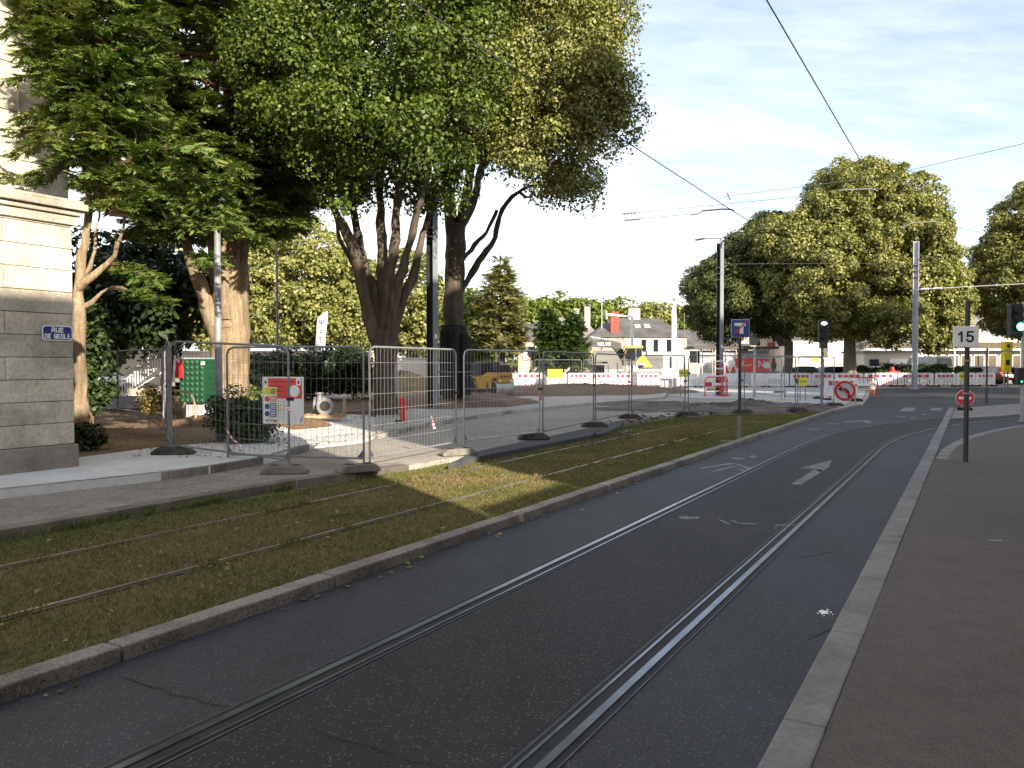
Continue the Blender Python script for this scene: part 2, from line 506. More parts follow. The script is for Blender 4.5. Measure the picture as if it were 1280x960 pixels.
M['box_yellow'] = surf('box_yellow', (0.72, 0.52, 0.01), (0.80, 0.60, 0.02), 3, 0.45)
M['lime'] = surf('machine_lime', (0.66, 0.68, 0.02), (0.76, 0.78, 0.04), 3, 0.4)
M['black'] = surf('black_paint', (0.014, 0.014, 0.016), (0.026, 0.026, 0.03), 4, 0.5)
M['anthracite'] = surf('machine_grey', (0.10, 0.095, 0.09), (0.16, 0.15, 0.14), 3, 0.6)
M['boom_grey'] = surf('boom_grey', (0.055, 0.052, 0.05), (0.085, 0.08, 0.075), 3, 0.6)
M['drum'] = surf('drum_steel', (0.42, 0.40, 0.38), (0.55, 0.53, 0.5), 3, 0.4, metal=0.5)
M['green_box'] = surf('cabinet_green', (0.008, 0.055, 0.022), (0.012, 0.075, 0.03), 4, 0.5)
M['bark'] = surf('lime_bark', (0.055, 0.042, 0.032), (0.135, 0.105, 0.08), 2.4, 0.95, 'pos', 1.0, 14, 0.6, stretch=(3, 3, 0.5), dirt=((0.04, 0.045, 0.025), 1.5, 0.7))
M['bark_pale'] = surf('cedar_bark', (0.17, 0.12, 0.07), (0.34, 0.26, 0.17), 2.4, 0.95, 'pos', 1.0, 14, 0.6, stretch=(5, 5, 0.35), dirt=((0.12, 0.09, 0.055), 1.2, 0.7))
M['bark_grey'] = surf('grey_bark', (0.15, 0.125, 0.10), (0.26, 0.225, 0.185), 2.0, 0.95, 'pos', 0.8, 8, 0.4)
M['twig'] = surf('dry_twig', (0.12, 0.075, 0.045), (0.2, 0.13, 0.08), 3, 0.95)
M['wood'] = surf('raw_wood', (0.30, 0.20, 0.12), (0.42, 0.30, 0.19), 3, 0.85, stretch=(1, 6, 6))
M['orange_wood'] = surf('orange_board', (0.50, 0.23, 0.12), (0.62, 0.34, 0.2), 5, 0.8)
M['glass'] = plain('dark_window_glass', (0.02, 0.023, 0.027), 0.06, 0, 0.8)
M['slate'] = surf('slate_roof', (0.062, 0.06, 0.062), (0.115, 0.11, 0.108), 0.6, 0.75, 'pos', 0.4, 9, 0.3)
M['slate_brown'] = surf('brown_grey_roof', (0.16, 0.145, 0.13), (0.22, 0.20, 0.18), 1.5, 0.8, 'pos', 0.4, 9, 0.3)
M['render_white'] = surf('cream_render', (0.47, 0.44, 0.39), (0.56, 0.53, 0.475), 0.5, 0.9, 'pos')
M['render_beige'] = surf('beige_render', (0.38, 0.32, 0.25), (0.46, 0.39, 0.31), 0.5, 0.9, 'pos')
M['rubble_wall'] = surf('rubble_stone', (0.20, 0.18, 0.16), (0.34, 0.31, 0.275), 2.0, 0.95, 'pos', 0.5, 5, 0.5)
M['grey_wall'] = surf('grey_render', (0.17, 0.165, 0.16), (0.22, 0.215, 0.21), 0.6, 0.9, 'pos')
M['brick'] = surf('red_brick', (0.20, 0.055, 0.04), (0.28, 0.085, 0.06), 2.5, 0.9, 'pos', 0.4, 10, 0.3)
M['infill'] = surf('rail_infill_asphalt', (0.016, 0.016, 0.018), (0.026, 0.025, 0.027), 0.5, 0.72, 'pos', 0.9, 70, 0.3, specks=((0.15, 0.14, 0.13), 50, 0.34), dirt=((0.016, 0.016, 0.017), 0.5, 0.6), lanes=.2, grit=(95, 0.67, (0.13, 0.12, 0.11)))
M['marking'] = surf('worn_marking', (0.13, 0.134, 0.142), (0.27, 0.274, 0.283), 5, 0.8, 'pos', fine=0.4, dirt=((0.07, 0.072, 0.08), 6, 0.9))
M['chalk'] = surf('chalk_spray', (0.13, 0.134, 0.142), (0.28, 0.284, 0.29), 9, 0.9, 'pos', dirt=((0.06, 0.062, 0.07), 8, 0.9))
M['bright_paint'] = surf('bright_paint', (0.72, 0.72, 0.72), (0.8, 0.8, 0.8), 9, 0.8, 'pos')
M['shutter'] = surf('white_shutter', (0.60, 0.60, 0.60), (0.68, 0.68, 0.68), 2, 0.6)
M['print_dark'] = surf('print_ink', (0.015, 0.015, 0.02), (0.025, 0.025, 0.03), 5, 0.6)
M['print_red_dark'] = surf('print_dark_red', (0.30, 0.02, 0.02), (0.36, 0.03, 0.03), 5, 0.6)
M['cloth_white'] = surf('white_flag_cloth', (0.68, 0.69, 0.73), (0.78, 0.79, 0.82), 2, 0.85)
M['wire'] = plain('wire_metal', (0.09, 0.085, 0.085), 0.55, 0.4)
M['facade_far'] = surf('street_facade', (0.30, 0.26, 0.20), (0.38, 0.33, 0.27), 0.6, 0.9, 'pos')
LIME_STOPS = [(0.1, (0.026, 0.054, 0.008)), (0.45, (0.062, 0.104, 0.014)), (0.75, (0.14, 0.175, 0.026)), (1.0, (0.28, 0.27, 0.07))]
M['leaf_lime'] = leaf_mat('lime_leaf', LIME_STOPS, 0.3, 0.6, 0.4)
M['leaf_gold'] = leaf_mat('flowering_lime_leaf', [(0.1, (0.062, 0.086, 0.016)), (0.4, (0.155, 0.172, 0.040)), (0.7, (0.31, 0.295, 0.10)), (1.0, (0.50, 0.45, 0.21))], 0.25, 0.45, 0.45)
M['leaf_olive'] = leaf_mat('olive_lime_leaf', [(0.1, (0.030, 0.048, 0.010)), (0.45, (0.070, 0.090, 0.022)), (0.75, (0.135, 0.145, 0.045)), (1.0, (0.26, 0.24, 0.10))], 0.25, 0.45, 0.4)
M['leaf_mid'] = leaf_mat('mid_green_leaf', [(0.1, (0.045, 0.08, 0.012)), (0.5, (0.125, 0.175, 0.024)), (1.0, (0.26, 0.28, 0.06))], 0.3, 0.5, 0.4)
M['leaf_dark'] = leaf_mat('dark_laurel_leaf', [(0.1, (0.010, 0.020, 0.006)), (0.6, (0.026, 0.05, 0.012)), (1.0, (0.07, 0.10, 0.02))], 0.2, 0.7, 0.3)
M['leaf_cedar'] = leaf_mat('cypress_spray', [(0.1, (0.036, 0.080, 0.020)), (0.40, (0.080, 0.145, 0.028)), (0.62, (0.16, 0.195, 0.042)), (0.76, (0.25, 0.22, 0.07)), (0.88, (0.34, 0.23, 0.09)), (1.0, (0.40, 0.22, 0.09))], 0.2, 0.55, 0.7)
M['leaf_pine'] = leaf_mat('pine_spray', [(0.1, (0.08, 0.095, 0.03)), (0.5, (0.19, 0.19, 0.07)), (1.0, (0.36, 0.27, 0.13))], 0.2, 0.6, 0.5)
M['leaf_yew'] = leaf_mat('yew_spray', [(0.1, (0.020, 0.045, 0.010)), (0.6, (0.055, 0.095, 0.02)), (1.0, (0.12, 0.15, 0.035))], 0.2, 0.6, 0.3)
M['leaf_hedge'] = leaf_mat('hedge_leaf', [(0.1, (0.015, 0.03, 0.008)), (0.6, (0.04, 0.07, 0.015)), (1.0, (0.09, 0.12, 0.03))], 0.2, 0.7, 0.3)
M['leaf_yellow'] = leaf_mat('dry_leaf', [(0.1, (0.12, 0.09, 0.03)), (0.5, (0.26, 0.20, 0.06)), (1.0, (0.40, 0.33, 0.10))], 0.3)
M['blade'] = leaf_mat('grass_blade', [(0.15, (0.050, 0.072, 0.014)), (0.34, (0.115, 0.130, 0.030)), (0.52, (0.215, 0.165, 0.068)), (0.75, (0.30, 0.215, 0.105)), (1.0, (0.34, 0.26, 0.15))], 0.3, 0.75, 1.3, verge=True)
M['green_lamp'] = emit('green_signal_lamp', (0.10, 1.0, 0.55), 5)
M['white_lamp'] = emit('white_signal_lamp', (1.0, 0.95, 0.85), 5)
# ---------------------------------------------------------------- ground, road, kerbs
Z_ROAD, Z_GRASS, Z_STRIP, Z_PAVE, Z_FOOT = 0.0, -0.08, 0.03, 0.15, 0.02

def slab(name, poly, z0, z1, mat):
    return struct(MB().prism([(p[0], p[1]) for p in poly], z0, z1).build(name, mat))

slab('ground', [(-600, -300), (600, -300), (600, 1200), (-600, 1200)], -0.6, -0.25, M['ground'])
grass_left = [RC(-14, 8.68), RC(0, 8.68), RC(9, 8.6)] + [W(x, y, Z_GRASS) for x, y in
              ((510, 590), (604, 572), (659, 561), (720, 549), (760, 541), (784, 529), (843, 524), (920, 517), (1000, 516), (1052, 512.5))]
kerb_end = W(1077, 508, 0)
site = grass_left + [kerb_end, W(1086, 497), W(1090, 486.5), Vector((27, 58, 0)), Vector((46, 60, 0)), Vector((110, 62, 0)), Vector((110, 300, 0)),
                     Vector((-200, 300, 0)), Vector((-200, -40, 0)), RC(-14, 60)]
slab('road', [RC(-14, 4.31), RC(33.5, 4.31), kerb_end, W(1086, 497), W(1090, 486.5), Vector((27, 58, 0)), Vector((46, 60, 0)), Vector((110, 62, 0)),
              Vector((110, -10, 0)), RC(-14, -70)], -0.24, 0.0, M['asphalt'])
slab('track_bed', grass_left + [RC(33.5, 4.42), RC(-14, 4.42)], -0.24, Z_GRASS, M['turf'])
slab('site_yard', site, -0.24, Z_STRIP, M['siteroad'])

# dusty strip in front of the building and dark ledge beside the grass
slab('strip', [RC(-14, 8.69), RC(9, 8.62), RC(11.2, 8.5), W(440, 580, .03), W(400, 574, .03), W(387, 568, .03), RC(7, 11.4), RC(-14, 11.4)],
     -0.1, Z_STRIP + 0.004, M['strip'])
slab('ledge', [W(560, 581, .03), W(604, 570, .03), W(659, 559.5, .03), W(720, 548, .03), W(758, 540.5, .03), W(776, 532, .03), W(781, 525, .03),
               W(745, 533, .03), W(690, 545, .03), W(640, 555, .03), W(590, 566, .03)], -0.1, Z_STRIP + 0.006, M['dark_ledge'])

def stones(name, pts, w, z0, z1, L, mat, gap=0.022, out=1):
    """a run of kerb stones along a polyline; the line is the kerb's road side"""
    mb = MB()
    rnd = random.Random(len(pts) * 13 + int(L * 10))
    for a, b in zip(pts[:-1], pts[1:]):
        a, b = Vector((a[0], a[1], 0)), Vector((b[0], b[1], 0))
        d = b - a; T = d.length; d.normalize(); n = Vector((-d.y, d.x, 0)) * out
        k = max(1, round(T / L)); st = T / k
        for i in range(k):
            c = a + d * (st * (i + 0.5)) + n * (w / 2 + rnd.uniform(-.004, .004))
            mb.box((c.x, c.y, (z0 + z1) / 2 + rnd.uniform(-.003, .003)), (st - gap, w, z1 - z0), math.atan2(d.y, d.x) + rnd.uniform(-.002, .002))
    o = struct(mb.build(name, mat, bevel=0.012))
    return o
ke = [RC(s, 4.32) for s in (-8, 12, 24, 31)] + [RC(33.4, 4.15), kerb_end]
stones('kerb', ke, 0.17, -0.2, 0.09, 1.9, M['kerb'])
stones('kerb', [RC(-14, 8.66), RC(0, 8.66), RC(8.6, 8.6), W(512, 590, -.08)], 0.22, -0.2, Z_STRIP + 0.016, 1.5, M['kerb_old'])
stones('kerb_band', [RC(s, 0.58) for s in (-8, 4, 16, 26, 36)], 0.2, -0.1, Z_FOOT + 0.008, 1.55, M['kerb_band'])
# the corner kerb that follows the tram curve
def arc(p0, s0, rad, a0, a1, n):
    """points on an arc bending to the right from (s0, p0)"""
    return [RC(s0 + rad * math.sin(a), p0 - rad * (1 - math.cos(a))) for a in np.linspace(a0, a1, n)]
corner = arc(0.56, 16.5, 31, 0.0, 1.1, 26)
stones('corner_kerb', corner, 0.2, -0.1, Z_FOOT + 0.004, 1.3, M['kerb_band'], out=-1)
slab('footway', [RC(-14, 0.575), RC(16.5, 0.575)] + [c + (RC(0, -0.19) - RC(0, 0)) for c in corner] + [RC(30, -55), RC(-14, -70)], -0.1, Z_FOOT, M['footway'])
slab('far_paving', [RC(35.8, 0.56), RC(29.0, 0.56), RC(31.5, -0.9), RC(34, -1.8), RC(39, -4.5), RC(45, -9), RC(52, -30), RC(56, -40), RC(62, -42), RC(47, -4)], -0.1, 0.012, M['kerb_band'])

# pale new pavement and its kerbs
pave_front = [(-260, 641), (0, 612.5), (200, 591), (262, 583), (330, 572), (387, 556)]
pf = [W(x, y, Z_PAVE) for x, y in pave_front]
slab('pale_pavement', pf + [W(372, 540, Z_PAVE), W(345, 530, Z_PAVE), W(300, 520, Z_PAVE), RC(15, 24), RC(-14, 24)], -0.1, Z_PAVE, M['newpave'])
stones('pale_kerb', pf, 0.12, -0.1, Z_PAVE + 0.008, 1.0, M['kerb'])
# flush ramp between the two kerb ends
slab('dropped_pavement', [W(387, 560, .05), W(360, 540, .1), W(345, 528, .1), W(420, 515, .1), W(480, 520, .1), W(474, 545, .05), W(455, 552, .05)], -0.1, 0.075, M['newpave'])
r_front = [(472, 543), (520, 533), (580, 522), (640, 513), (700, 507), (760, 502), (830, 496)]
rf = [W(x, y, Z_PAVE - .02) for x, y in r_front]
slab('sett_pavement', rf + [W(835, 490, .13), W(790, 492, .13), W(700, 494, .13), W(630, 496, .13), W(560, 504, .13), W(470, 517, .13)], -0.1, Z_PAVE - .02, M['cobble'])
stones('pale_kerb', [rf[0], rf[1], rf[2], rf[3]], 0.14, -0.1, Z_PAVE - 0.012, 1.0, M['kerb'])
slab('plaza', [W(820, 491.5, .05), W(838, 484, .05), W(920, 483.5, .05), W(1000, 484, .05), W(1083, 487, .05), W(1078, 498, .05), W(1055, 506, .05), W(1005, 504, .05), W(930, 499, .05), W(860, 497.5, .05)],
     -0.1, 0.06, M['plaza'])
# brown leaf-strewn dirt under the trees
slab('dirt', [RC(6.3, 12.9), W(205, 557, .16), W(280, 551.5, .16), W(320, 541, .16), W(350, 527, .16), W(372, 524, .16), W(420, 516, .16), W(470, 512, .16), W(560, 500, .16),
              Vector((-3, 48, 0)), Vector((-45, 48, 0)), RC(-2, 40), RC(4, 13.2)], -0.1, Z_PAVE + 0.012, M['dirt'])
slab('dry_lawn', [W(340, 503, .18), W(470, 502, .18), W(545, 494, .18), W(560, 483, .18), W(300, 480, .18)], -0.1, 0.19, M['drygrass'])

def mound(name, c, rx, ry, h, rz, mat, n=40, rough=0.12, seed=1):
    rnd = np.random.default_rng(seed)
    mb = MB(); vs, fs = [], []
    rings = 14
    ph = rnd.uniform(0, 6, 8)
    for i in range(rings + 1):
        t = i / rings
        for j in range(n):
            a = 2 * math.pi * j / n
            k = 1 + 0.08 * math.sin(3 * a + ph[0]) + 0.05 * math.sin(7 * a + ph[1])
            x, y = rx * t * k * math.cos(a), ry * t * k * math.sin(a)
            z = h * (1 - t * t) ** 0.8 if t < 1 else -0.05
            z += rough * h * (math.sin(x * 2.1 + ph[2]) * math.sin(y * 1.7 + ph[3]) + 0.7 * rnd.normal()) * (1 - t)
            vs.append((x * math.cos(rz) - y * math.sin(rz) + c[0], x * math.sin(rz) + y * math.cos(rz) + c[1], z + c[2]))
    for i in range(rings):
        for j in range(n):
            fs.append((i * n + j, (i + 1) * n + j, (i + 1) * n + (j + 1) % n, i * n + (j + 1) % n))
    mb.add(vs, fs)
    return struct(mb.build(name, mat, smooth=True))
mound('soil_mound', (-2.3, 33.5, 0.12), 3.2, 4.6, 0.42, 0.1, M['soil'], seed=2)
mound('soil_mound', (4.4, 49, 0.06), 6.6, 9.0, 0.42, -0.2, M['soil'], seed=3)
mound('soil_mound', (7.4, 30.8, 0.0), 4.6, 2.6, 0.16, 0.2, M['darksoil'], rough=0.5, seed=4)
mound('soil_mound', (9.9, 31.4, 0.0), 3.4, 1.7, 0.22, 0.1, M['darksoil'], rough=0.5, seed=5)
mound('soil_mound', (6.0, 34.5, 0.0), 3.2, 2.4, 0.10, 0.1, M['darksoil'], rough=0.5, seed=8)
mound('soil_mound', (-7.2, 21.6, 0.14), 2.2, 1.6, 0.28, 0.1, M['dirt'], rough=0.3, seed=6)
mound('soil_mound', (-9.5, 17.8, 0.14), 2.0, 1.4, 0.16, 0.3, M['dirt'], rough=0.3, seed=7)
mound('soil_mound', (-6.5, 47, 0.1), 3.0, 2.2, 1.05, 0.0, M['drygrass'], seed=9)

# painted marks on the road
def mark(name, polys, mat, z=0.005, th=0.003):
    mb = MB()
    for p in polys:
        mb.prism([W(x, y, z) for x, y in p], z - th, z)
    return struct(mb.build(name, mat))
mark('lane_arrow', [[(988, 605.5), (1001, 605.5), (1030, 588), (1019, 586)], [(997, 586), (1040, 574.5), (1036, 584), (1026, 589.5), (1018, 586.5)]], M['marking'])
mark('bus_chevron', [[(875, 584.5), (877, 586), (918, 580), (915, 578.2)], [(915, 578.2), (918, 580), (935, 586.5), (942, 585)],
                     [(889, 589), (892, 590.3), (918, 583.4), (915, 582)], [(915, 582), (918, 583.4), (927, 589), (934, 588.6)]], M['marking'])
mark('lane_marking', [[(912, 573), (925, 574.5), (931, 573.5), (920, 571.5)], [(935, 571), (943, 573.5), (946, 570.5), (940, 569)]], M['chalk'])
mark('road_mark', [[(848, 645), (874, 646), (873, 649), (850, 648)]], M['chalk'])
mark('road_mark', [[(897, 649), (903, 650), (913, 655), (908, 654.5)], [(913, 649.5), (916, 650), (926, 654.5), (921, 654)], [(926, 653.6), (945, 654.2), (945, 654.9), (926, 654.6)]], M['chalk'])
mark('road_mark', [[(969, 656), (995, 655), (996, 656), (972, 657.5), (970, 661), (968, 661)]], M['chalk'])
mark('road_mark', [[(1023, 764), (1027, 762), (1032, 763.5), (1036, 763), (1034, 766), (1037, 767), (1031, 766.8), (1027, 768), (1026, 765.6)], [(1037, 764), (1040, 764.6), (1038.5, 766)], [(1021, 766), (1023, 765.4), (1023, 767.4)], [(1033, 761), (1036, 761.6), (1034, 762.3)], [(1040, 767), (1042.5, 767.5), (1040, 768.6)], [(1029, 769), (1031, 769), (1030, 770)]], M['bright_paint'])
mark('road_mark', [[(1111, 667.5), (1128, 669), (1127, 671), (1117, 670), (1111, 669)]], M['chalk'], z=0.034)
mark('road_mark', [[(1236, 675), (1253, 674.6), (1252, 677.5), (1250, 676.2), (1237, 676.5)]], M['chalk'], z=0.027)
mark('crossing_bar', [[(1124, 514), (1142, 514), (1146, 509.5), (1130, 509.5)]], M['marking'])
mark('crossing_bar', [[(1162, 513), (1176, 513), (1179, 510), (1166, 510)]], M['marking'])
mark('lane_marking', [[(1055, 527), (1084, 525), (1091, 528.5), (1085, 529.2), (1078, 526.8), (1056, 528)]], M['marking'])
mark('lane_marking', [[(1009, 536), (1024, 536.3), (1024, 537.3), (1010, 537)], [(1035, 529), (1048, 529.3), (1048, 530.2), (1035, 530)],
                      [(1120, 520.3), (1132, 520.3), (1132, 521.2), (1120, 521.2)], [(1138, 522), (1146, 521.6), (1146, 522.6), (1139, 523)],
                      [(1152, 517.5), (1158, 517.2), (1158, 518.4), (1152, 518.6)], [(1160, 543), (1175, 543), (1175, 544), (1160, 544)]], M['marking'])

def crack(pts, w, seed, mat='rubber', z=0.0042):
    rnd = random.Random(seed); mb = MB()
    P = [W(x, y, 0) for x, y in pts]; Q = [P[0]]
    for a, b in zip(P[:-1], P[1:]):
        n = max(2, int((b - a).length / .09))
        for i in range(1, n + 1):
            q = a.lerp(b, i / n) + Vector((rnd.uniform(-.018, .018), rnd.uniform(-.018, .018), 0)); Q.append(q)
    for a, b in zip(Q[:-1], Q[1:]):
        d = (b - a).normalized(); n = Vector((-d.y, d.x, 0)) * w * rnd.uniform(.3, 1)
        mb.add([(a.x + n.x, a.y + n.y, z), (a.x - n.x, a.y - n.y, z), (b.x - n.x, b.y - n.y, z), (b.x + n.x, b.y + n.y, z)], [(0, 1, 2, 3)])
    return struct(mb.build('road_crack', M[mat]))
crack([(150, 846), (190, 859), (235, 872), (270, 882), (302, 891)], .007, 1)
crack([(390, 911), (430, 924), (470, 935), (520, 951), (560, 963)], .007, 7)
crack([(930, 690), (985, 700), (1040, 690)], .006, 3)
crack([(1010, 800), (1046, 784), (1056, 760)], .006, 5)
crack([(700, 640), (760, 655), (800, 652)], .007, 6)

# ---------------------------------------------------------------- tram rails
def ribbon(pts, w, z0, z1, off=0.0):
    mb = MB(); n = len(pts); vs = []
    for i, p in enumerate(pts):
        d = (Vector(pts[min(i + 1, n - 1)]) - Vector(pts[max(i - 1, 0)])); d.z = 0; d.normalize()
        q = Vector((-d.y, d.x, 0))
        a, b = Vector(p) + q * (off + w / 2), Vector(p) + q * (off - w / 2)
        vs += [(a.x, a.y, z0), (b.x, b.y, z0), (a.x, a.y, z1), (b.x, b.y, z1)]
    fs = [(0, 2, 3, 1)]
    for i in range(n - 1):
        k, j = i * 4, i * 4 + 4
        fs += [(k + 2, j + 2, j + 3, k + 3), (k, j, j + 2, k + 2), (k + 1, k + 3, j + 3, j + 1)]
    mb.add(vs, fs)
    return mb
struct(ribbon([RC(s, 2.385) for s in np.linspace(-8, 18, 14)] + arc(2.385, 18, 28, 0.05, 1.3, 30), 1.25, -.05, 0.002).build('rail_infill', M['infill']))
def road_rail(p, side, label):
    rad = 28 + p - 2.38
    path = [RC(s, p) for s in np.linspace(-8, 18, 14)] + arc(p, 18, rad, 0.05, 1.35, 30)
    t = thing('tram_rail', label, 'tram rail', path[0], 0, 'grooved tram rails in the asphalt road')
    ribbon(path, 0.21, -0.05, 0.004).build('rail_jacket', M['rubber'], t, world=True)
    ribbon(path, 0.045, -0.05, 0.011, 0.034 * side).build('rail_head', M['rail'], t, world=True)
    ribbon(path, 0.018, -0.05, 0.009, -0.062 * side).build('guard_lip', M['rail'], t, world=True)
    ribbon(path, 0.008, -0.05, 0.0065, 0.101).build('jacket_edge', M['joint'], t, world=True)
    ribbon(path, 0.008, -0.05, 0.0065, -0.101).build('jacket_edge', M['joint'], t, world=True)
road_rail(3.14, 1, 'shiny grooved tram rail in the asphalt, nearer the grass kerb')
road_rail(1.63, -1, 'shiny grooved tram rail in the asphalt, nearer the pale footway kerb')
def grass_rail(p, label, mat):
    path = [RC(s, p, 0) for s in np.linspace(-8, 20, 10)] + [RC(s, p - (s - 20) ** 2 * 0.008, 0) for s in np.linspace(21.5, 31, 8)]
    t = thing('tram_rail', label, 'tram rail', path[0], 0, 'tram rails sunk in the grass track')
    ribbon(path, 0.04, -0.2, -0.058).build('rail_head', mat, t, world=True)
    ribbon(path, 0.012, -0.2, -0.062, -0.06).build('guard_lip', mat, t, world=True)
    ribbon(path, 0.11, -0.2, -0.072, -0.02).build('rail_jacket', M['rubber'], t, world=True)
grass_rail(7.52, 'dull tram rail in the grass beside the dusty old kerb', M['rail_rust'])
grass_rail(6.0, 'dull tram rail in the grass, the one nearer the road kerb', M['rail_rust'])
# ---------------------------------------------------------------- foliage builders
def quads_mesh(name, V, mat, parent=None, off=(0, 0, 0)):
    """V: (N,4,3) quads as one mesh"""
    n = len(V)
    me = bpy.data.meshes.new(name)
    me.vertices.add(4 * n)
    me.vertices.foreach_set('co', (V - np.array(off)).astype(np.float32).ravel())
    me.loops.add(4 * n)
    me.loops.foreach_set('vertex_index', np.arange(4 * n, dtype=np.int32))
    me.polygons.add(n)
    me.polygons.foreach_set('loop_start', np.arange(0, 4 * n, 4, dtype=np.int32))
    me.polygons.foreach_set('loop_total', np.full(n, 4, dtype=np.int32))
    me.update(calc_edges=True)
    me.materials.append(mat)
    o = bpy.data.objects.new(name, me); COL.objects.link(o)
    if parent is not None: o.parent = parent
    return o

def norm(a):
    return a / np.maximum(np.linalg.norm(a, axis=-1, keepdims=True), 1e-9)

def leaf_quads(P, N, S, rng, aspect=0.75):
    n = len(P)
    N = norm(N)
    T = norm(np.cross(N, rng.normal(size=(n, 3))))
    B = np.cross(N, T)
    S = S[:, None]
    fold = N * S * 0.12
    return np.stack([P - T * S * .5, P + B * S * aspect * .5 + fold, P + T * S * .5, P - B * S * aspect * .5 + fold], 1)

def crown_quads(lobes, n_clump, per, size, clump_r, rng, inner=0.25, flat=0.6, aspect=0.75, shell=(0.80, 0.98), zmin=None, core=0.0):
    """leafy bumps (each a shell of leaves) over the skin and some of the inside of a union of ellipsoids"""
    L = np.array(lobes, float)
    area = (L[:, 3] * L[:, 4] + L[:, 3] * L[:, 5] + L[:, 4] * L[:, 5])
    pr = area / area.sum()
    nb = max(4, int(n_clump / 3.4)); per = int(per * 3.4); rb = clump_r * 1.95
    C, O = [], []
    tries = 0
    while len(C) < nb and tries < nb * 12:
        tries += 1
        k = rng.choice(len(L), p=pr)
        d = rng.normal(size=3); d /= np.linalg.norm(d)
        t = rng.uniform(*shell) if rng.random() > inner else rng.uniform(0.4, 0.75)
        t *= 1 + .07 * math.sin(3.1 * d[0] + 2 * d[2] + k) + .05 * math.sin(6.3 * d[2] + 4 * d[1])
        p = L[k, :3] + d * L[k, 3:] * t
        q = np.linalg.norm((p - L[:, :3]) / L[:, 3:], axis=1)
        q[k] = 9
        if q.min() < 0.75 and rng.random() > 0.12: continue
        if zmin is not None and p[2] < zmin: continue
        C.append(p); O.append(d / L[k, 3:])
    C = np.array(C); O = norm(np.array(O))
    n = len(C)
    cs = rb * rng.uniform(0.5, 1.35, size=n)
    Or = np.repeat(O, per, 0)
    R_ = np.repeat(cs, per)[:, None]
    d = norm(rng.normal(size=(n * per, 3)) + Or * .55 + np.array([0, 0, .45]))
    rad = np.where(rng.random((n * per, 1)) < .78, rng.uniform(.72, 1.05, (n * per, 1)), rng.uniform(.2, 1.35, (n * per, 1)))
    P = np.repeat(C, per, 0) + d * rad * R_ * np.array([1, 1, .78])
    N = d * 0.9 + np.array([0, 0, 0.35]) + rng.normal(size=P.shape) * 0.5
    S = size * rng.uniform(0.65, 1.3, size=len(P))
    if core:
        # sparse bigger leaf sprays deep inside keep the crown from being see-through
        m = int(len(P) * core)
        k = rng.choice(len(L), p=pr, size=m)
        dd = norm(rng.normal(size=(m, 3))) * (rng.random((m, 1)) ** (1 / 3)) * .74
        Pc = L[k, :3] + dd * L[k, 3:]
        P = np.concatenate([P, Pc]); N = np.concatenate([N, rng.normal(size=(m, 3)) + np.array([0, -.6, .3])])
        S = np.concatenate([S, size * rng.uniform(1.2, 2.0, size=m)])
    return leaf_quads(P, N, S, rng, aspect)

def spray_quads(O, A, Up, Ln, rng, K=6, width=0.24):
    """flat feathery sprays: origin, axis, up and length per spray"""
    n = len(O)
    A = norm(A); B = norm(np.cross(A, Up)); out = []
    for k in range(K):
        t = (k + 0.3) / K
        base = O + A * (Ln * t)[:, None]
        ll = (Ln * (0.52 * (1 - 0.6 * t)))[:, None]
        for s in (-1, 1):
            ang = 0.75 + rng.uniform(-.15, .15, size=(n, 1))
            d = A * np.cos(ang) + B * s * np.sin(ang)
            d = norm(d + rng.normal(size=(n, 3)) * 0.14 - np.array([0, 0, 0.10]))
            q = norm(np.cross(d, Up + rng.normal(size=(n, 3)) * 0.3))
            w = ll * width
            out.append(np.stack([base, base + d * ll * .45 + q * w * .5, base + d * ll, base + d * ll * .45 - q * w * .5], 1))
    tip = O + A * (Ln * 1.1)[:, None]
    w = (Ln * .1)[:, None]
    mid = O + A * (Ln * .7)[:, None]
    out.append(np.stack([O, mid + B * w, tip, mid - B * w], 1))
    return np.concatenate(out, 0)

def gnarl(mb, amp, sc=2.2):
    from mathutils import noise as mn
    mb.v = [tuple(Vector(v) + mn.noise_vector(Vector(v) * sc) * amp + mn.noise_vector(Vector(v) * sc * 3.1) * amp * .45 + mn.noise_vector(Vector((v[0] * 12, v[1] * 12, v[2] * 4))) * amp * .3) for v in mb.v]

def dense(pts, rs, step=.22):
    P = [Vector(p) for p in pts]; A, B = [P[0]], [rs[0]]
    n = len(P)
    for i in range(n - 1):
        p0, p1, p2, p3 = P[max(i - 1, 0)], P[i], P[i + 1], P[min(i + 2, n - 1)]
        k = max(1, int((p2 - p1).length / step))
        for j in range(1, k + 1):
            t = j / k
            A.append(.5 * ((2 * p1) + (p2 - p0) * t + (2 * p0 - 5 * p1 + 4 * p2 - p3) * t * t + (3 * p1 - p0 - 3 * p2 + p3) * t ** 3))
            B.append(rs[i] + (rs[i + 1] - rs[i]) * t)
    return A, B

def wiggle(a, b, n, amp, rng, sag=0.0):
    a, b = np.array(a, float), np.array(b, float)
    L = np.linalg.norm(b - a)
    pts = []
    j = np.zeros(3)
    for i in range(n + 1):
        t = i / n
        if 0 < i < n: j = rng.normal(size=3) * amp * L
        else: j = np.zeros(3)
        p = a + (b - a) * t + j
        p[2] -= sag * math.sin(math.pi * t) * L
        pts.append(tuple(p))
    return pts

def tapers(n, r0, r1, pw=1.0):
    return [r0 + (r1 - r0) * (i / n) ** pw for i in range(n + 1)]

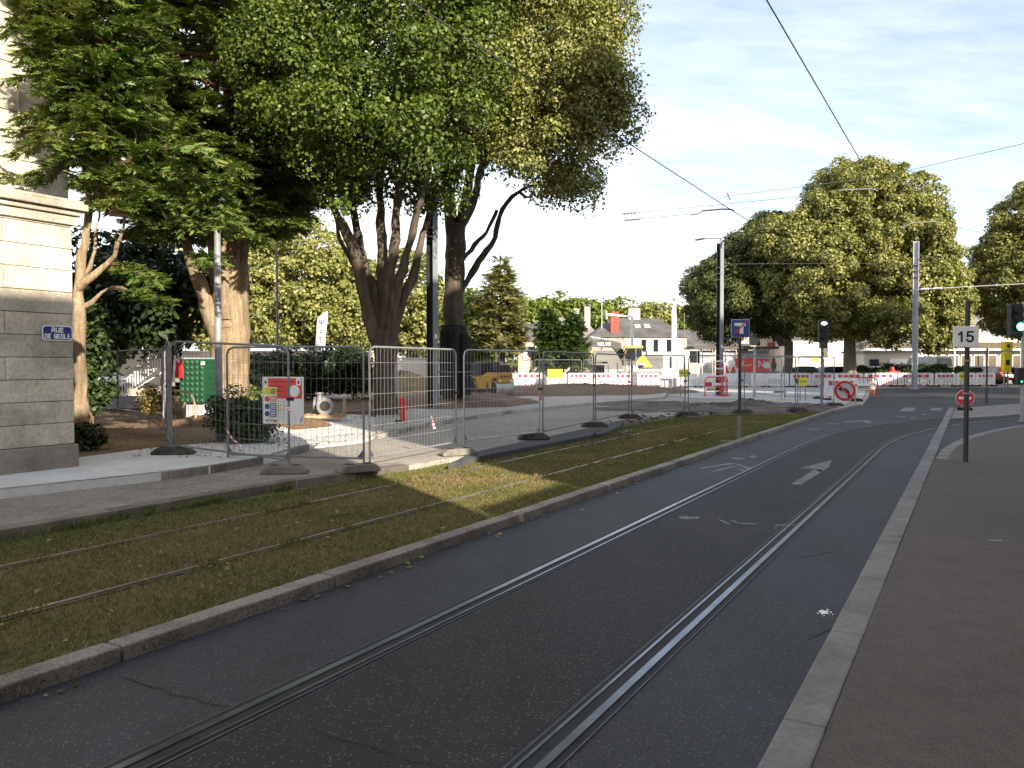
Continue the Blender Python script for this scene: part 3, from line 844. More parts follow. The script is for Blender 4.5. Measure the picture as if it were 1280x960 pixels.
def broadleaf(name, label, group, base, r, fork_z, lobes, n_clump, per, size, clump_r, leaf, bark, seed, limbs=6, inner=0.25, stems=None, zmin=None, cat='tree', flare=1.35, core=0.08, shell=(0.80, 0.98)):
    rng = np.random.default_rng(seed)
    t = thing(name, label, cat, base, 0, group)
    off = tuple(base)
    mb = MB()
    b = np.array(base, float)
    if stems is None:
        top = b + np.array([rng.uniform(-.2, .2), rng.uniform(-.2, .2), fork_z])
        mb.tube([tuple(b - [0, 0, .2]), tuple(b + [0, 0, .25]), tuple(b + (top - b) * .5 + rng.normal(size=3) * .05), tuple(top)], [r * flare, r * 1.05, r * .9, r * .85], 12)
        L = np.array(lobes)
        for k in range(limbs):
            lb = L[rng.integers(len(L))]
            d = rng.normal(size=3); d /= np.linalg.norm(d)
            e = lb[:3] + d * lb[3:] * 0.55
            if e[2] < top[2] + .5: e[2] = top[2] + .5 + rng.uniform(0, 1)
            n = 6
            mb.tube(wiggle(top - [0, 0, .2], e, n, 0.035, rng, 0.06), tapers(n, r * .55, r * .08), 7)
            for _ in range(2):
                d = rng.normal(size=3); d /= np.linalg.norm(d)
                f = lb[:3] + d * lb[3:] * 0.85
                mid = top + (e - top) * .6
                mb.tube(wiggle(mid, f, 4, 0.04, rng), tapers(4, r * .2, r * .04), 5)
    else:
        for pts, rad in stems: mb.tube(*dense(pts, [x * .88 for x in rad]), 20)
    gnarl(mb, .065 if r > .3 else .03)
    mb.build('trunk', bark, t, smooth=True, world=True)
    Q = crown_quads(lobes, n_clump, per, size, clump_r, rng, inner=inner, zmin=zmin, shell=shell, core=core)
    quads_mesh('crown', Q, leaf, t, off)
    return t

def conifer(name, label, group, base, branches, leaf, bark, seed, trunk, spray=0.6, per_m=9.0, K=6, cat='tree', droop=0.12, twigs=True, start=0.35, width=0.24):
    """trunk: list of (pts, radii); branches: list of (start, end)"""
    rng = np.random.default_rng(seed)
    t = thing(name, label, cat, base, 0, group)
    mb = MB()
    for pts, rad in trunk: mb.tube(*dense(pts, rad), 18)
    gnarl(mb, .07 if len(branches) > 300 else .03)
    O, A, U, Ln = [], [], [], []
    tw = MB()
    for a, b in branches:
        a, b = np.array(a, float), np.array(b, float)
        L = np.linalg.norm(b - a)
        n = 5
        pts = wiggle(a, b, n, 0.03, rng, -droop)
        tw.tube(pts, tapers(n, 0.02 + 0.012 * L, 0.008), 5)
        P = np.array(pts)
        m = int(per_m * L)
        for _ in range(m):
            u = start + (1 - start) * rng.random() ** 0.8
            i = min(int(u * n), n - 1); f = u * n - i
            o = P[i] + (P[i + 1] - P[i]) * f
            d = (P[i + 1] - P[i]) / np.linalg.norm(P[i + 1] - P[i])
            side = norm(np.cross(d, [0, 0, 1.0]))
            ang = rng.uniform(-1.25, 1.25)
            ax = d * math.cos(ang) + side * math.sin(ang)
            ax = ax + np.array([0, 0, rng.normal() * .22 - .08])
            O.append(o + rng.normal(size=3) * 0.05); A.append(ax)
            U.append(np.array([0, 0, 1.0]) + rng.normal(size=3) * .35)
            Ln.append(spray * rng.uniform(.55, 1.25) * (1.15 - .5 * u))
    if twigs: mb.add(tw.v, tw.f, 1)
    mb.build('trunk', [bark, M['twig']], t, smooth=True, world=True)
    Q = spray_quads(np.array(O), np.array(A), np.array(U), np.array(Ln), rng, K, width)
    quads_mesh('crown', Q, leaf, t, tuple(base))
    return t

def shrub(name, label, base, lobes, n_clump, per, size, clump_r, leaf, seed, group=None, cat='shrub', stem=True, inner=0.35):
    rng = np.random.default_rng(seed)
    t = thing(name, label, cat, base, 0, group)
    if stem:
        mb = MB(); L = np.array(lobes)
        for k in range(7):
            lb = L[k % len(L)]
            d = rng.normal(size=3); d /= np.linalg.norm(d); d[2] = abs(d[2])
            e = lb[:3] + d * lb[3:] * .7
            mb.tube(wiggle((base[0] + rng.normal() * .08, base[1] + rng.normal() * .08, base[2] - .05), e, 4, .05, rng), tapers(4, .03, .008), 5)
        mb.build('stems', M['twig'], t, world=True)
    Q = crown_quads(lobes, n_clump, per, size, clump_r, rng, inner=inner, shell=(0.7, 1.05))
    quads_mesh('foliage', Q, leaf, t, tuple(base))
    return t

# ---------------------------------------------------------------- the two big limes over the site
Y1 = 24.0
b1 = W(481, 517, .15)
rg = np.random.default_rng(11)
def st(path, Y, r0, r1, dy=0.0):
    pts = [D(x, y, Y + dy * i / (len(path) - 1)) for i, (x, y) in enumerate(path)]
    return ([tuple(p) for p in pts], tapers(len(pts) - 1, r0, r1))
Yb = b1.y
stems1 = [([tuple(b1 - Vector((0, 0, .2))), tuple(b1 + Vector((0, 0, .2))), tuple(D(481, 470, Yb)), tuple(D(482, 430, Yb)), tuple(D(483, 412, Yb))], [.60, .43, .39, .42, .46]),
          st([(472, 428), (455, 370), (445, 320), (432, 290), (410, 240), (395, 190)], Yb, .26, .07, -1.5),
          st([(478, 425), (470, 370), (455, 330), (440, 250), (440, 190), (435, 130)], Yb, .22, .07, 1.0),
          st([(482, 420), (478, 340), (476, 270), (474, 200), (468, 120)], Yb, .24, .08, .6),
          st([(484, 420), (486, 360), (494, 300), (498, 240), (508, 160), (512, 100)], Yb, .23, .07, -1.0),
          st([(488, 425), (492, 380), (505, 330), (518, 280), (535, 210), (550, 140)], Yb, .2, .07, -1.8),
          st([(490, 425), (500, 385), (518, 340), (527, 300), (545, 250), (572, 215), (600, 195)], Yb, .19, .06, 1.2),
          st([(470, 422), (462, 385), (438, 322), (425, 300), (418, 262), (405, 250)], Yb, .13, .04, -.6)]
def lob(px, py, Y, rpx, rpz, ry):
    c = D(px, py, Y)
    return (c.x, c.y, c.z, rpx * Y / F, ry, rpz * Y / F)
lob1 = [lob(455, 70, 24, 150, 120, 3.6), lob(380, 110, 23.5, 75, 85, 2.4), lob(540, 90, 23, 90, 110, 2.6), lob(450, -90, 24, 150, 120, 3.8),
        lob(560, -60, 24, 110, 110, 3), lob(430, 150, 21.8, 60, 55, 1.5), lob(500, 140, 21.8, 70, 70, 1.6), lob(427, 258, 22.5, 20, 16, .5), lob(480, 215, 26, 70, 42, 1.6), lob(415, 210, 25, 45, 45, 1.3), lob(545, 215, 26, 40, 40, 1.2)]
broadleaf('lime_tree', 'big lime tree whose trunk splits into a fan of many stems, beside the red hydrant', 'big lime trees on the site', b1, .4, 3, lob1, 1700, 80, .110, .38, M['leaf_lime'], M['bark'], 21, stems=stems1, inner=.2)
b2 = W(567, 505, .2)
Yb = b2.y
stems2 = [([tuple(b2 - Vector((0, 0, .2))), tuple(b2 + Vector((0, 0, .4))), tuple(D(566, 440, Yb)), tuple(D(567, 380, Yb)), tuple(D(569, 320, Yb)), tuple(D(571, 280, Yb))], [.62, .5, .46, .45, .43, .42]),
          st([(566, 300), (562, 250), (556, 200), (550, 120), (540, 40)], Yb, .3, .1, -.8),
          st([(574, 300), (582, 250), (590, 200), (597, 150), (610, 60)], Yb, .26, .09, -1.2),
          st([(571, 290), (588, 260), (602, 210), (622, 150), (650, 60)], Yb, .22, .07, .8),
          st([(576, 366), (590, 340), (607, 315), (619, 297), (622, 278), (632, 254), (648, 239), (664, 232), (690, 226)], Yb, .15, .06, -1.0),
          st([(576, 330), (588, 312), (604, 296), (612, 283), (622, 262)], Yb, .12, .07, 0.3),
          st([(648, 240), (656, 246), (664, 247), (668, 235)], Yb - 1, .06, .03, 0)]
lob2 = [lob(645, 60, 27, 105, 118, 3.6), lob(700, 90, 26, 68, 95, 2.4), lob(728, 20, 26.5, 50, 70, 2.0), lob(590, 110, 25.5, 80, 70, 2.4), lob(690, 185, 26, 58, 48, 1.9),
        lob(640, -80, 27, 120, 110, 3.6), lob(735, 130, 26, 46, 50, 1.5), lob(612, 160, 26.5, 55, 40, 1.4), lob(712, 225, 26, 26, 26, .9), lob(775, 148, 26, 20, 22, .8)]
broadleaf('lime_tree', 'big lime tree with one thick dark trunk wrapped in black pipe and a crooked limb', 'big lime trees on the site', b2, .45, 3, lob2, 1900, 76, .110, .38, M['leaf_gold'], M['bark'], 22, stems=stems2, inner=.18)

# small leafy sprouts that stay part of the scene's loose greenery
bs = D(428, 262, 23)
# ---------------------------------------------------------------- dark cypresses on the left
def tiers(base_px, Y, profile, rng, n, up=0.12, yspread=1.0):
    """branches from the axis outwards; profile maps image row to (axis x, half width in pixels)"""
    out = []
    rows = [p[0] for p in profile]
    for _ in range(n):
        row = rng.uniform(rows[0], rows[-1])
        ax = np.interp(row, rows, [p[1] for p in profile]); hw = np.interp(row, rows, [p[2] for p in profile])
        a = rng.uniform(0, 2 * math.pi)
        Lr = hw * Y / F * rng.uniform(.6, 1.05)
        s = D(ax, row, Y)
        e = s + Vector((math.cos(a) * Lr, math.sin(a) * Lr * yspread, Lr * up * rng.uniform(-1.4, 1.2)))
        out.append((tuple(s), tuple(e)))
    return out
rg = np.random.default_rng(5)
Yc = 26.0
bc = W(285, 516, .16); Yc = bc.y
tr = [([tuple(bc - Vector((0, 0, .2))), tuple(bc + Vector((0, 0, .15))), tuple(D(287, 460, Yc)), tuple(D(288, 400, Yc)), tuple(D(287, 370, Yc))], [.85, .70, .62, .60, .55]),
      st([(277, 430), (262, 390), (245, 340), (232, 300), (225, 220)], Yc - .3, .30, .10, -.6),
      st([(284, 410), (272, 360), (266, 310), (262, 200)], Yc - .4, .24, .09, 0),
      st([(290, 400), (292, 340), (290, 280), (285, 100), (275, -100)], Yc, .34, .12, .3),
      st([(297, 410), (303, 350), (305, 310), (320, 200)], Yc, .30, .10, .4),
      st([(282, 400), (280, 350), (278, 300)], Yc - .5, .2, .1, 0)]
br = tiers(None, Yc, [(-330, 275, 90), (-150, 275, 150), (0, 270, 165), (120, 268, 160), (220, 265, 150), (290, 262, 120)], rg, 460, up=.10)
br += tiers(None, Yc, [(180, 275, 150), (300, 268, 115)], rg, 50, up=.06)
for e in ((430, 175), (425, 190), (410, 165), (385, 215), (400, 205), (420, 150), (405, 120), (395, 60), (360, 290), (370, 278), (150, 295), (185, 300), (330, 300), (250, 330)):
    s = D(285, e[1] - 12, Yc)
    br.append((tuple(s), tuple(D(e[0], e[1], Yc - rg.uniform(0.5, 3)))))
conifer('cypress_tree', 'large dark cypress with a thick pale multi-stemmed trunk behind the grey lamp post', 'cypresses beside the stone building', bc, br, M['leaf_cedar'], M['bark_pale'], 31, tr, spray=.62, per_m=28, K=6, droop=.03, start=.25, width=.26)
b0 = W(101, 527, .16)
b0 = Vector((D(101, 527, 17.2).x, 17.2, .1)); Y0 = 17.2
tr0 = [([tuple(b0 - Vector((0, 0, .2))), tuple(D(100, 480, Y0)), tuple(D(99, 420, Y0)), tuple(D(98, 370, Y0))], [.17, .13, .12, .12]),
       st([(98, 378), (101, 330), (107, 290), (112, 240), (118, 120), (115, 0), (110, -120)], Y0, .10, .015, 0),
       st([(99, 352), (110, 335), (118, 310), (124, 270), (135, 200)], Y0, .06, .008, .4),
       st([(98, 362), (118, 342), (135, 328), (148, 305), (158, 260), (170, 160)], Y0, .09, .008, -.2),
       st([(100, 385), (115, 378), (130, 365), (142, 355)], Y0, .06, .008, 0)]
br0 = tiers(None, Y0, [(-220, 118, 60), (-60, 112, 92), (60, 116, 92), (130, 128, 72), (200, 132, 66), (260, 145, 62)], rg, 330, up=.12)
for e in ((20, 150), (8, 165), (40, 140), (25, 75), (40, 30), (60, 110), (12, 225), (50, 205), (5, 40), (20, 20), (30, 60), (15, 190), (50, 80), (45, 160), (10, 100)):
    br0.append((tuple(D(118, e[1] - 10, Y0)), tuple(D(e[0], e[1], Y0 - rg.uniform(0, .8)))))
for e in ((195, 268), (180, 345), (200, 350), (215, 260), (190, 240), (210, 375), (240, 270), (275, 282), (290, 262), (265, 250), (310, 280), (250, 225), (280, 240), (300, 215)):
    br0.append((tuple(D(140, e[1] - 15, Y0)), tuple(D(e[0], e[1], Y0 - (e[0] - 140) * .022 + rg.uniform(-.3, .3)))))
conifer('cypress_tree', 'slender cypress with thin forked stems rising behind the corner of the stone building', 'cypresses beside the stone building', b0, br0, M['leaf_cedar'], M['bark_pale'], 32, tr0, spray=.44, per_m=32, K=6, droop=.03, start=.25, width=.26)

# dark laurel mass behind, low shrubs
def shr(px0, px1, py0, py1, Y, n=3, seed=1):
    """lobes filling a rectangle seen at distance Y"""
    rng = np.random.default_rng(seed)
    a, b = D(px0, py1, Y), D(px1, py0, Y)
    w = (b.x - a.x); h = b.z - a.z
    out = []
    for i in range(n):
        f = (i + .5) / n
        out.append((a.x + w * f, Y + rng.uniform(-.2, .2) * w / n, a.z + h * (.5 + rng.uniform(-.06, .06)), w / n * .75, w / n * .7, h * .52))
    return out
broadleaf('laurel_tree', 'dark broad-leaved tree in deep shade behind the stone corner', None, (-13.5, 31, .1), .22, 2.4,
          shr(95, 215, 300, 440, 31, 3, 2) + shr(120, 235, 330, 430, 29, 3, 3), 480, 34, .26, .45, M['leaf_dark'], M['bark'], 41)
broadleaf('bright_tree', 'sunlit pale green tree seen between the two cypress trunks', None, (-32, 76, .1), .4, 4.2,
          [lob(230, 375, 76, 50, 62, 5), lob(185, 385, 77, 45, 55, 5), lob(268, 385, 75, 32, 55, 4)], 560, 34, .34, .55, M['leaf_gold'], M['bark'], 42)
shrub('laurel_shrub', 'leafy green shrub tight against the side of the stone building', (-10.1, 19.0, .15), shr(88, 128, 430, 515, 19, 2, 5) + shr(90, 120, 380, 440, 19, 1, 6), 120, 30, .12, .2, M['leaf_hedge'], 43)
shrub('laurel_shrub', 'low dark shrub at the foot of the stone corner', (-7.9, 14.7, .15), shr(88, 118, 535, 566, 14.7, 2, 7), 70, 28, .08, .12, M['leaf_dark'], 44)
shrub('box_shrub', 'rounded green bush growing behind the grey lamp post', (-5.3, 16.2, .16), shr(272, 335, 496, 552, 16.2, 3, 8), 220, 34, .075, .13, M['leaf_hedge'], 45)
shrub('leafy_sprout', 'small yellow-green shrub at the foot of the cypress trunk', (-7.2, 22.5, .16), shr(303, 322, 490, 510, 22.5, 1, 9), 30, 20, .10, .12, M['leaf_mid'], 46)
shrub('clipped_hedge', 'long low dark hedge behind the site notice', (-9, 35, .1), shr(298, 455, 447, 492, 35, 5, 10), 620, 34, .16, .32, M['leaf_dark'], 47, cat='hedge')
shrub('dry_bush', 'straw-coloured dead bush beside the stone steps', (-9.2, 22.4, .16), shr(184, 214, 486, 512, 22.4, 2, 11), 90, 26, .07, .14, M['leaf_yellow'], 48)

# ---------------------------------------------------------------- limes behind
LIME_CAT = 'background limes behind the hedge'
broadleaf('lime_tree', 'bright full lime crown behind the white feather flag', LIME_CAT, (-18.5, 74, .1), .5, 4.5,
          [lob(385, 345, 74, 82, 62, 6), lob(345, 375, 73, 60, 62, 5), lob(430, 375, 72, 50, 62, 5), lob(390, 395, 71, 80, 42, 5), lob(320, 360, 74, 40, 60, 5)], 1300, 36, .32, .55, M['leaf_gold'], M['bark'], 51, inner=.12)
broadleaf('lime_tree', 'lime crown seen between the fan-stemmed trunk and the dark steel column', LIME_CAT, (-9.6, 78, .1), .45, 4.2,
          [lob(510, 380, 77, 45, 65, 5), lob(470, 390, 78, 40, 55, 5), lob(525, 415, 76, 40, 30, 4)], 560, 36, .34, .55, M['leaf_gold'], M['bark'], 52, inner=.12)
broadleaf('lime_tree', 'lime crown seen between the black-wrapped trunk and the pine', LIME_CAT, (-4.2, 62, .1), .3, 2.8,
          [lob(585, 415, 62, 34, 42, 2.4), lob(605, 420, 63, 24, 38, 2.0), lob(575, 440, 61, 26, 26, 2)], 360, 34, .3, .5, M['leaf_mid'], M['bark'], 53, inner=.12)
# far skyline trees
far = [(566, 402, 40, 26), (640, 395, 34, 22), (672, 392, 30, 18), (700, 388, 38, 17), (735, 394, 34, 16), (772, 396, 28, 14), (822, 392, 24, 10), (852, 402, 22, 14)]
lab_far = ['far tree crown on the skyline behind the black-wrapped trunk', 'far tree crown just right of the pine tip', 'far tree crown above the slate roofs beside the pine',
           'far tree crown above the two conical yews', 'far tree crown behind the pair of white chimneys', 'far tree crown behind the tall red chimney',
           'rounded brownish tree crown peeping over the slate house', 'far tree crown beside the tall white feather flag']
for i, (x, y, rx, rz) in enumerate(far):
    Yf = 135
    c = D(x, y, Yf)
    lb = [lob(x, y, Yf, rx * .8, rz, 4), lob(x - rx * .5, y + 10, Yf, rx * .6, rz, 4), lob(x + rx * .5, y + 8, Yf, rx * .6, rz, 4), lob(x, y + 30, Yf, rx, rz * 1.5, 4)]
    broadleaf('skyline_tree', lab_far[i], 'far trees on the skyline', (c.x, Yf, .1), .4, 3.0, lb, 190, 26, .62, .85, M['leaf_gold'] if i == 6 else M['leaf_mid'], M['bark'], 60 + i, limbs=3, inner=.1)
# pine and two yews by the houses
rg = np.random.default_rng(9)
bp = W(627, 462, .1); Yp = 56.0; bp = Vector((D(627, 450, Yp).x, Yp, .1))
brp = tiers(None, Yp, [(322, 625, 6), (345, 625, 16), (375, 626, 30), (410, 627, 38), (438, 627, 34)], rg, 105, up=-.12)
conifer('pine_tree', 'loose spiky pine standing behind the yellow road roller', None, bp, brp, M['leaf_pine'], M['bark'], 33,
        [([tuple(bp), tuple(D(627, 420, Yp)), tuple(D(625, 322, Yp))], [.28, .2, .03])], spray=.95, per_m=15, K=5, start=.2, droop=.02, width=.3)
for i, (x, top, hw, Y, lb_) in enumerate(((686, 388, 22, 64, 'conical dark yew nearer the pine, in front of the slate roofs'), (716, 392, 19, 63, 'conical dark yew beside the excavator bucket'))):
    bb = Vector((D(x, 455, Y).x, Y, .1))
    bry = tiers(None, Y, [(top, x, 3), (top + 20, x, hw * .7), (top + 42, x, hw), (458, x, hw)], rg, 130, up=.7)
    conifer('yew_tree', lb_, 'conical yews by the houses', bb, bry, M['leaf_yew'], M['bark'], 34 + i,
            [([tuple(bb), tuple(D(x, top + 4, Y))], [.2, .03])], spray=.7, per_m=26, K=5, start=.25, width=.36)

# ---------------------------------------------------------------- round limes on the far side of the square
RT = 'round lime trees across the square'
def round_lime(px, Y, base_y, lobes, n, seed, label, mat, r, fork):
    b = Vector((D(px, base_y, Y).x, Y, .1))
    return broadleaf('lime_tree', label, RT, b, r, fork, lobes, n, 76, .20, .38, mat, M['bark_grey'], seed, limbs=9, inner=.12, flare=1.5, core=.22, shell=(.84, .96))
round_lime(1063, 64, 470, [lob(1078, 316, 63, 104, 112, 6.8), lob(1104, 312, 63, 66, 76, 5), lob(1030, 345, 62, 66, 76, 5), lob(1003, 322, 63, 56, 62, 4.5), lob(1085, 350, 63, 70, 70, 4), lob(1073, 262, 63, 48, 54, 4), lob(1142, 362, 63, 58, 66, 5), lob(1120, 388, 61, 68, 44, 4.5), lob(1010, 372, 62, 44, 48, 3.5), lob(1165, 390, 63, 34, 44, 3)], 3300, 71, 'largest round golden lime, straight behind the white barrier run', M['leaf_gold'], .5, 4.0)
round_lime(983, 68, 470, [lob(945, 358, 68, 78, 66, 5.5), lob(968, 322, 69, 46, 52, 5), lob(900, 375, 67, 46, 50, 4.5), lob(985, 376, 66, 42, 40, 4)],
           1700, 72, 'darker broad lime behind the grey steel column', M['leaf_olive'], .42, 3.6)
round_lime(1290, 66, 470, [lob(1305, 315, 66, 72, 82, 6), lob(1262, 365, 65, 44, 56, 4.5), lob(1310, 378, 64, 70, 48, 5)], 1600, 73,
           'lime cut off by the picture edge behind the green traffic light', M['leaf_gold'], .45, 3.8)

# ---------------------------------------------------------------- grass in the track bed
def grass_blades(n, smax, seed, size):
    rng = np.random.default_rng(seed)
    s = smax * rng.random(n * 2) ** 1.35 - 1.0
    p = rng.uniform(4.5, 8.65, n * 2)
    lim = np.interp(s, [0, 12, 18, 22, 25, 26, 30, 32], [8.62, 8.3, 8.35, 8.6, 8.6, 8.3, 7.0, 5.2])
    ok = (p < lim) & (np.abs(p - 7.52) > .07) & (np.abs(p - 6.0) > .07)
    s, p = s[ok], p[ok]
    x = s * DX - p * DY; y = s * DY + p * DX
    n = len(s)
    h = size * rng.uniform(.5, 1.4, n) * np.interp(s, [0, 10, 30], [1, 1.1, 1.6])
    a = rng.uniform(0, 2 * math.pi, n); w = h * .13
    lean = rng.normal(size=(n, 2)) * (h * .75)[:, None]
    B = np.stack([x, y, np.full(n, Z_GRASS - .005)], 1)
    wv = np.stack([np.cos(a) * w, np.sin(a) * w, np.zeros(n)], 1)
    T = B + np.stack([lean[:, 0], lean[:, 1], h], 1)
    mid = B + np.stack([lean[:, 0] * .4, lean[:, 1] * .4, h * .6], 1)
    return np.stack([B - wv, mid - wv * .6, T, mid + wv], 1)[:, [0, 1, 2, 3]]
def edge_tufts(seed):
    rng = np.random.default_rng(seed); out = []
    for p0, k, s1 in ((4.53, 90, 30), (8.55, 60, 8.5), (7.44, 26, 20), (5.92, 26, 20)):
        for _ in range(k):
            s0 = rng.uniform(-1, s1); n = int(rng.uniform(18, 60)); sp = rng.uniform(.04, .16)
            s = s0 + rng.normal(size=n) * sp; p = p0 + rng.normal(size=n) * .03
            x = s * DX - p * DY; y = s * DY + p * DX
            h = rng.uniform(.05, .13, n); a = rng.uniform(0, 6.28, n); w = h * .07
            lean = rng.normal(size=(n, 2)) * (h * .5)[:, None]
            B = np.stack([x, y, np.full(n, Z_GRASS)], 1); wv = np.stack([np.cos(a) * w, np.sin(a) * w, np.zeros(n)], 1)
            T = B + np.stack([lean[:, 0], lean[:, 1], h], 1); mid = B + np.stack([lean[:, 0] * .4, lean[:, 1] * .4, h * .6], 1)
            out.append(np.stack([B - wv, mid - wv * .6, T, mid + wv], 1))
    return np.concatenate(out, 0)
g = quads_mesh('grass', np.concatenate([grass_blades(190000, 33, 3, .036), edge_tufts(5)], 0), M['blade'])
tag(g, 'short matted half-dry grass growing round the tram rails', 'grass', kind='stuff')

# loose dead leaves on the dirt and pavement
rng = np.random.default_rng(77)
n = 2600
px = rng.uniform(60, 520, n); py = 512 + 60 * rng.random(n) ** 1.5
P = np.array([tuple(W(a, b_, .17)) for a, b_ in zip(px, py)])
pp = -P[:, 0] * DY + P[:, 1] * DX
keep = (pp > 10.9) & ~((P[:, 0] < -6.8) & (P[:, 1] < 14.5))
P = P[keep]; P[:, 2] = .172
ss = rng.uniform(0, 24, 420); qq = rng.uniform(4.5, 8.6, 420)
P2 = np.stack([ss * DX - qq * DY, ss * DY + qq * DX, np.full(420, -.045)], 1)
ss = rng.uniform(0, 22, 60); qq = 4.3 - np.abs(rng.normal(size=60)) * .10
P3 = np.stack([ss * DX - qq * DY, ss * DY + qq * DX, np.full(60, .012)], 1)
P = np.concatenate([P, P2, P3], 0)
Q = leaf_quads(P, np.tile([0, 0, 1.0], (len(P), 1)) + rng.normal(size=P.shape) * .25, .055 * rng.uniform(.6, 1.4, len(P)), rng)
tag(quads_mesh('fallen_leaves', Q, M['leaf_yellow']), 'dry leaves scattered over the dirt and pale pavement', 'fallen leaves', kind='stuff')
# ---------------------------------------------------------------- stone building on the left
CN = W(94, 583, Z_PAVE)                       # its street corner
s_c = CN.x * DX + CN.y * DY; p_c = -CN.x * DY + CN.y * DX
def stone_building():
    t = thing('stone_building', 'pale ashlar stone building with a moulded cornice at the picture edge', 'building', CN, 0)
    z0 = Z_PAVE
    rows = 11; ch = 0.335
    zb = z0 + 0.36
    top = zb + rows * ch
    # backing wall
    mb = MB()
    a, b_, c, d = RC(s_c - .012, p_c + .02), RC(s_c - 12, p_c + .02), RC(s_c - 12, p_c + 7), RC(s_c - .012, p_c + 7)
    mb.prism([a, b_, c, d], z0 - .3, top, 1)
    rnd = random.Random(4)
    for r in range(rows):
        s = s_c; first = True; k = 0
        pat = [1.02, 1.75] if r % 2 else [1.72, 1.3]
        if r in (1, 6): pat = [1.3, 1.9]
        while s > s_c - 11.8:
            L = pat[k % 2] * rnd.uniform(.95, 1.05) if k else pat[0]
            e = max(s - L, s_c - 12)
            m = RC((s + e) / 2, p_c + .10 + rnd.uniform(-.003, .003), zb + (r + .5) * ch)
            mb.box(m, (s - e - .009, .2, ch - .009), math.pi / 2 - RA)
            s = e; k += 1
        # return side
        q = p_c + .2; k = 0
        while q < p_c + 6.5:
            L = 1.1 if (k + r) % 2 else 1.6
            m = RC(s_c - .10, q + L / 2, zb + (r + .5) * ch)
            mb.box(m, (L - .009, .2, ch - .009), -RA + math.pi)
            q += L; k += 1
    mb.build('wall', [M['limestone'], M['mortar']], t, world=True, bevel=.006, seg=1)
    mb = MB()
    mb.prism([RC(s_c + .045, p_c - .045), RC(s_c - 12, p_c - .045), RC(s_c - 12, p_c + 7), RC(s_c + .045, p_c + 7)], z0 - .25, zb - .004)
    mb.build('plinth', M['plinth'], t, world=True, bevel=.02)
    for z, h, o in ((top - .30, .14, .05), (top - .155, .075, .10), (top - .075, .10, .17), (top + .03, .05, .13)):
        MB().prism([RC(s_c + o, p_c - o), RC(s_c - 12, p_c - o), RC(s_c - 12, p_c + 7 + o), RC(s_c + o, p_c + 7 + o)], z, z + h).build('cornice', M['limestone'], t, world=True, bevel=.012)
    return top
btop = stone_building()
def upper_block():
    t = thing('apartment_block', 'bright pale house wall rising behind the stone cornice', 'building', RC(3, 21), 0)
    s1, p1 = 11.7, 19.3
    MB().prism([RC(s1, p1), RC(s1 - 26, p1), RC(s1 - 26, p1 + 9), RC(s1, p1 + 9)], 0, 16).build('wall', M['limestone'], t, world=True)
    for k in range(8):
        MB().prism([RC(s1 + .02, p1 - .02), RC(s1 - 26, p1 - .02), RC(s1 - 26, p1 + .1), RC(s1 + .02, p1 + .1)], 3.2 + k * 1.1, 3.215 + k * 1.1).build('string_course', M['mortar'], t, world=True)
    MB().prism([RC(s1 - 1.15, p1 - .04), RC(s1 - 1.19, p1 - .04), RC(s1 - 1.19, p1 + .1), RC(s1 - 1.15, p1 + .1)], 3, 15.9).build('downpipe', M['limestone'], t, world=True)
    MB().prism([RC(s1 + .4, p1 - .4), RC(s1 - 26, p1 - .4), RC(s1 - 26, p1 + 9.4), RC(s1 + .4, p1 + 9.4)], 16.01, 16.4).build('roof', M['slate'], t, world=True)
upper_block()

def street_plate():
    # enamel plate fixed to the facade: its face looks across the street
    s, z = None, None
    best = None
    for i in range(400):
        ss = s_c - i * .005
        q = RC(ss, p_c)
        px = 640 + F * q.x / q.y
        if px <= 72: best = ss; break
    Y = RC(best, p_c).y
    c = D(72, 416.5, Y)
    t = thing('street_sign', 'small navy enamel street name plate on the stone corner', 'street sign', RC(best, p_c - .012, c.z), YAW_ST + math.pi / 2 )
    # local x runs along the street, local -y looks out of the wall
    def octo(w, h, k):
        return [(-w + k, -h), (w - k, -h), (w, -h + k), (w, h - k), (w - k, h), (-w + k, h), (-w, h - k), (-w, -h + k)]
    def plate(nm, w, h, k, y0, y1, mat):
        mb = MB(); P = octo(w, h, k); n = len(P)
        mb.extr(P, y0, y1)
        return mb.build(nm, mat, t)
    plate('border', .235, .115, .035, -.008, .0, M['white'])
    plate('plate', .218, .099, .03, -.0105, -.0085, M['navy'])
    strokes('lettering', 'RUE', .062, (0.0, -.0125, .047), M['white'], t, bold=.24, sx=1.15)
    strokes('lettering', 'DE', .062, (-.149, -.0125, -.047), M['white'], t, bold=.22, sx=.92)
    strokes('lettering', 'GEOLE', .062, (.070, -.0125, -.047), M['white'], t, bold=.22, sx=.92)
street_plate()

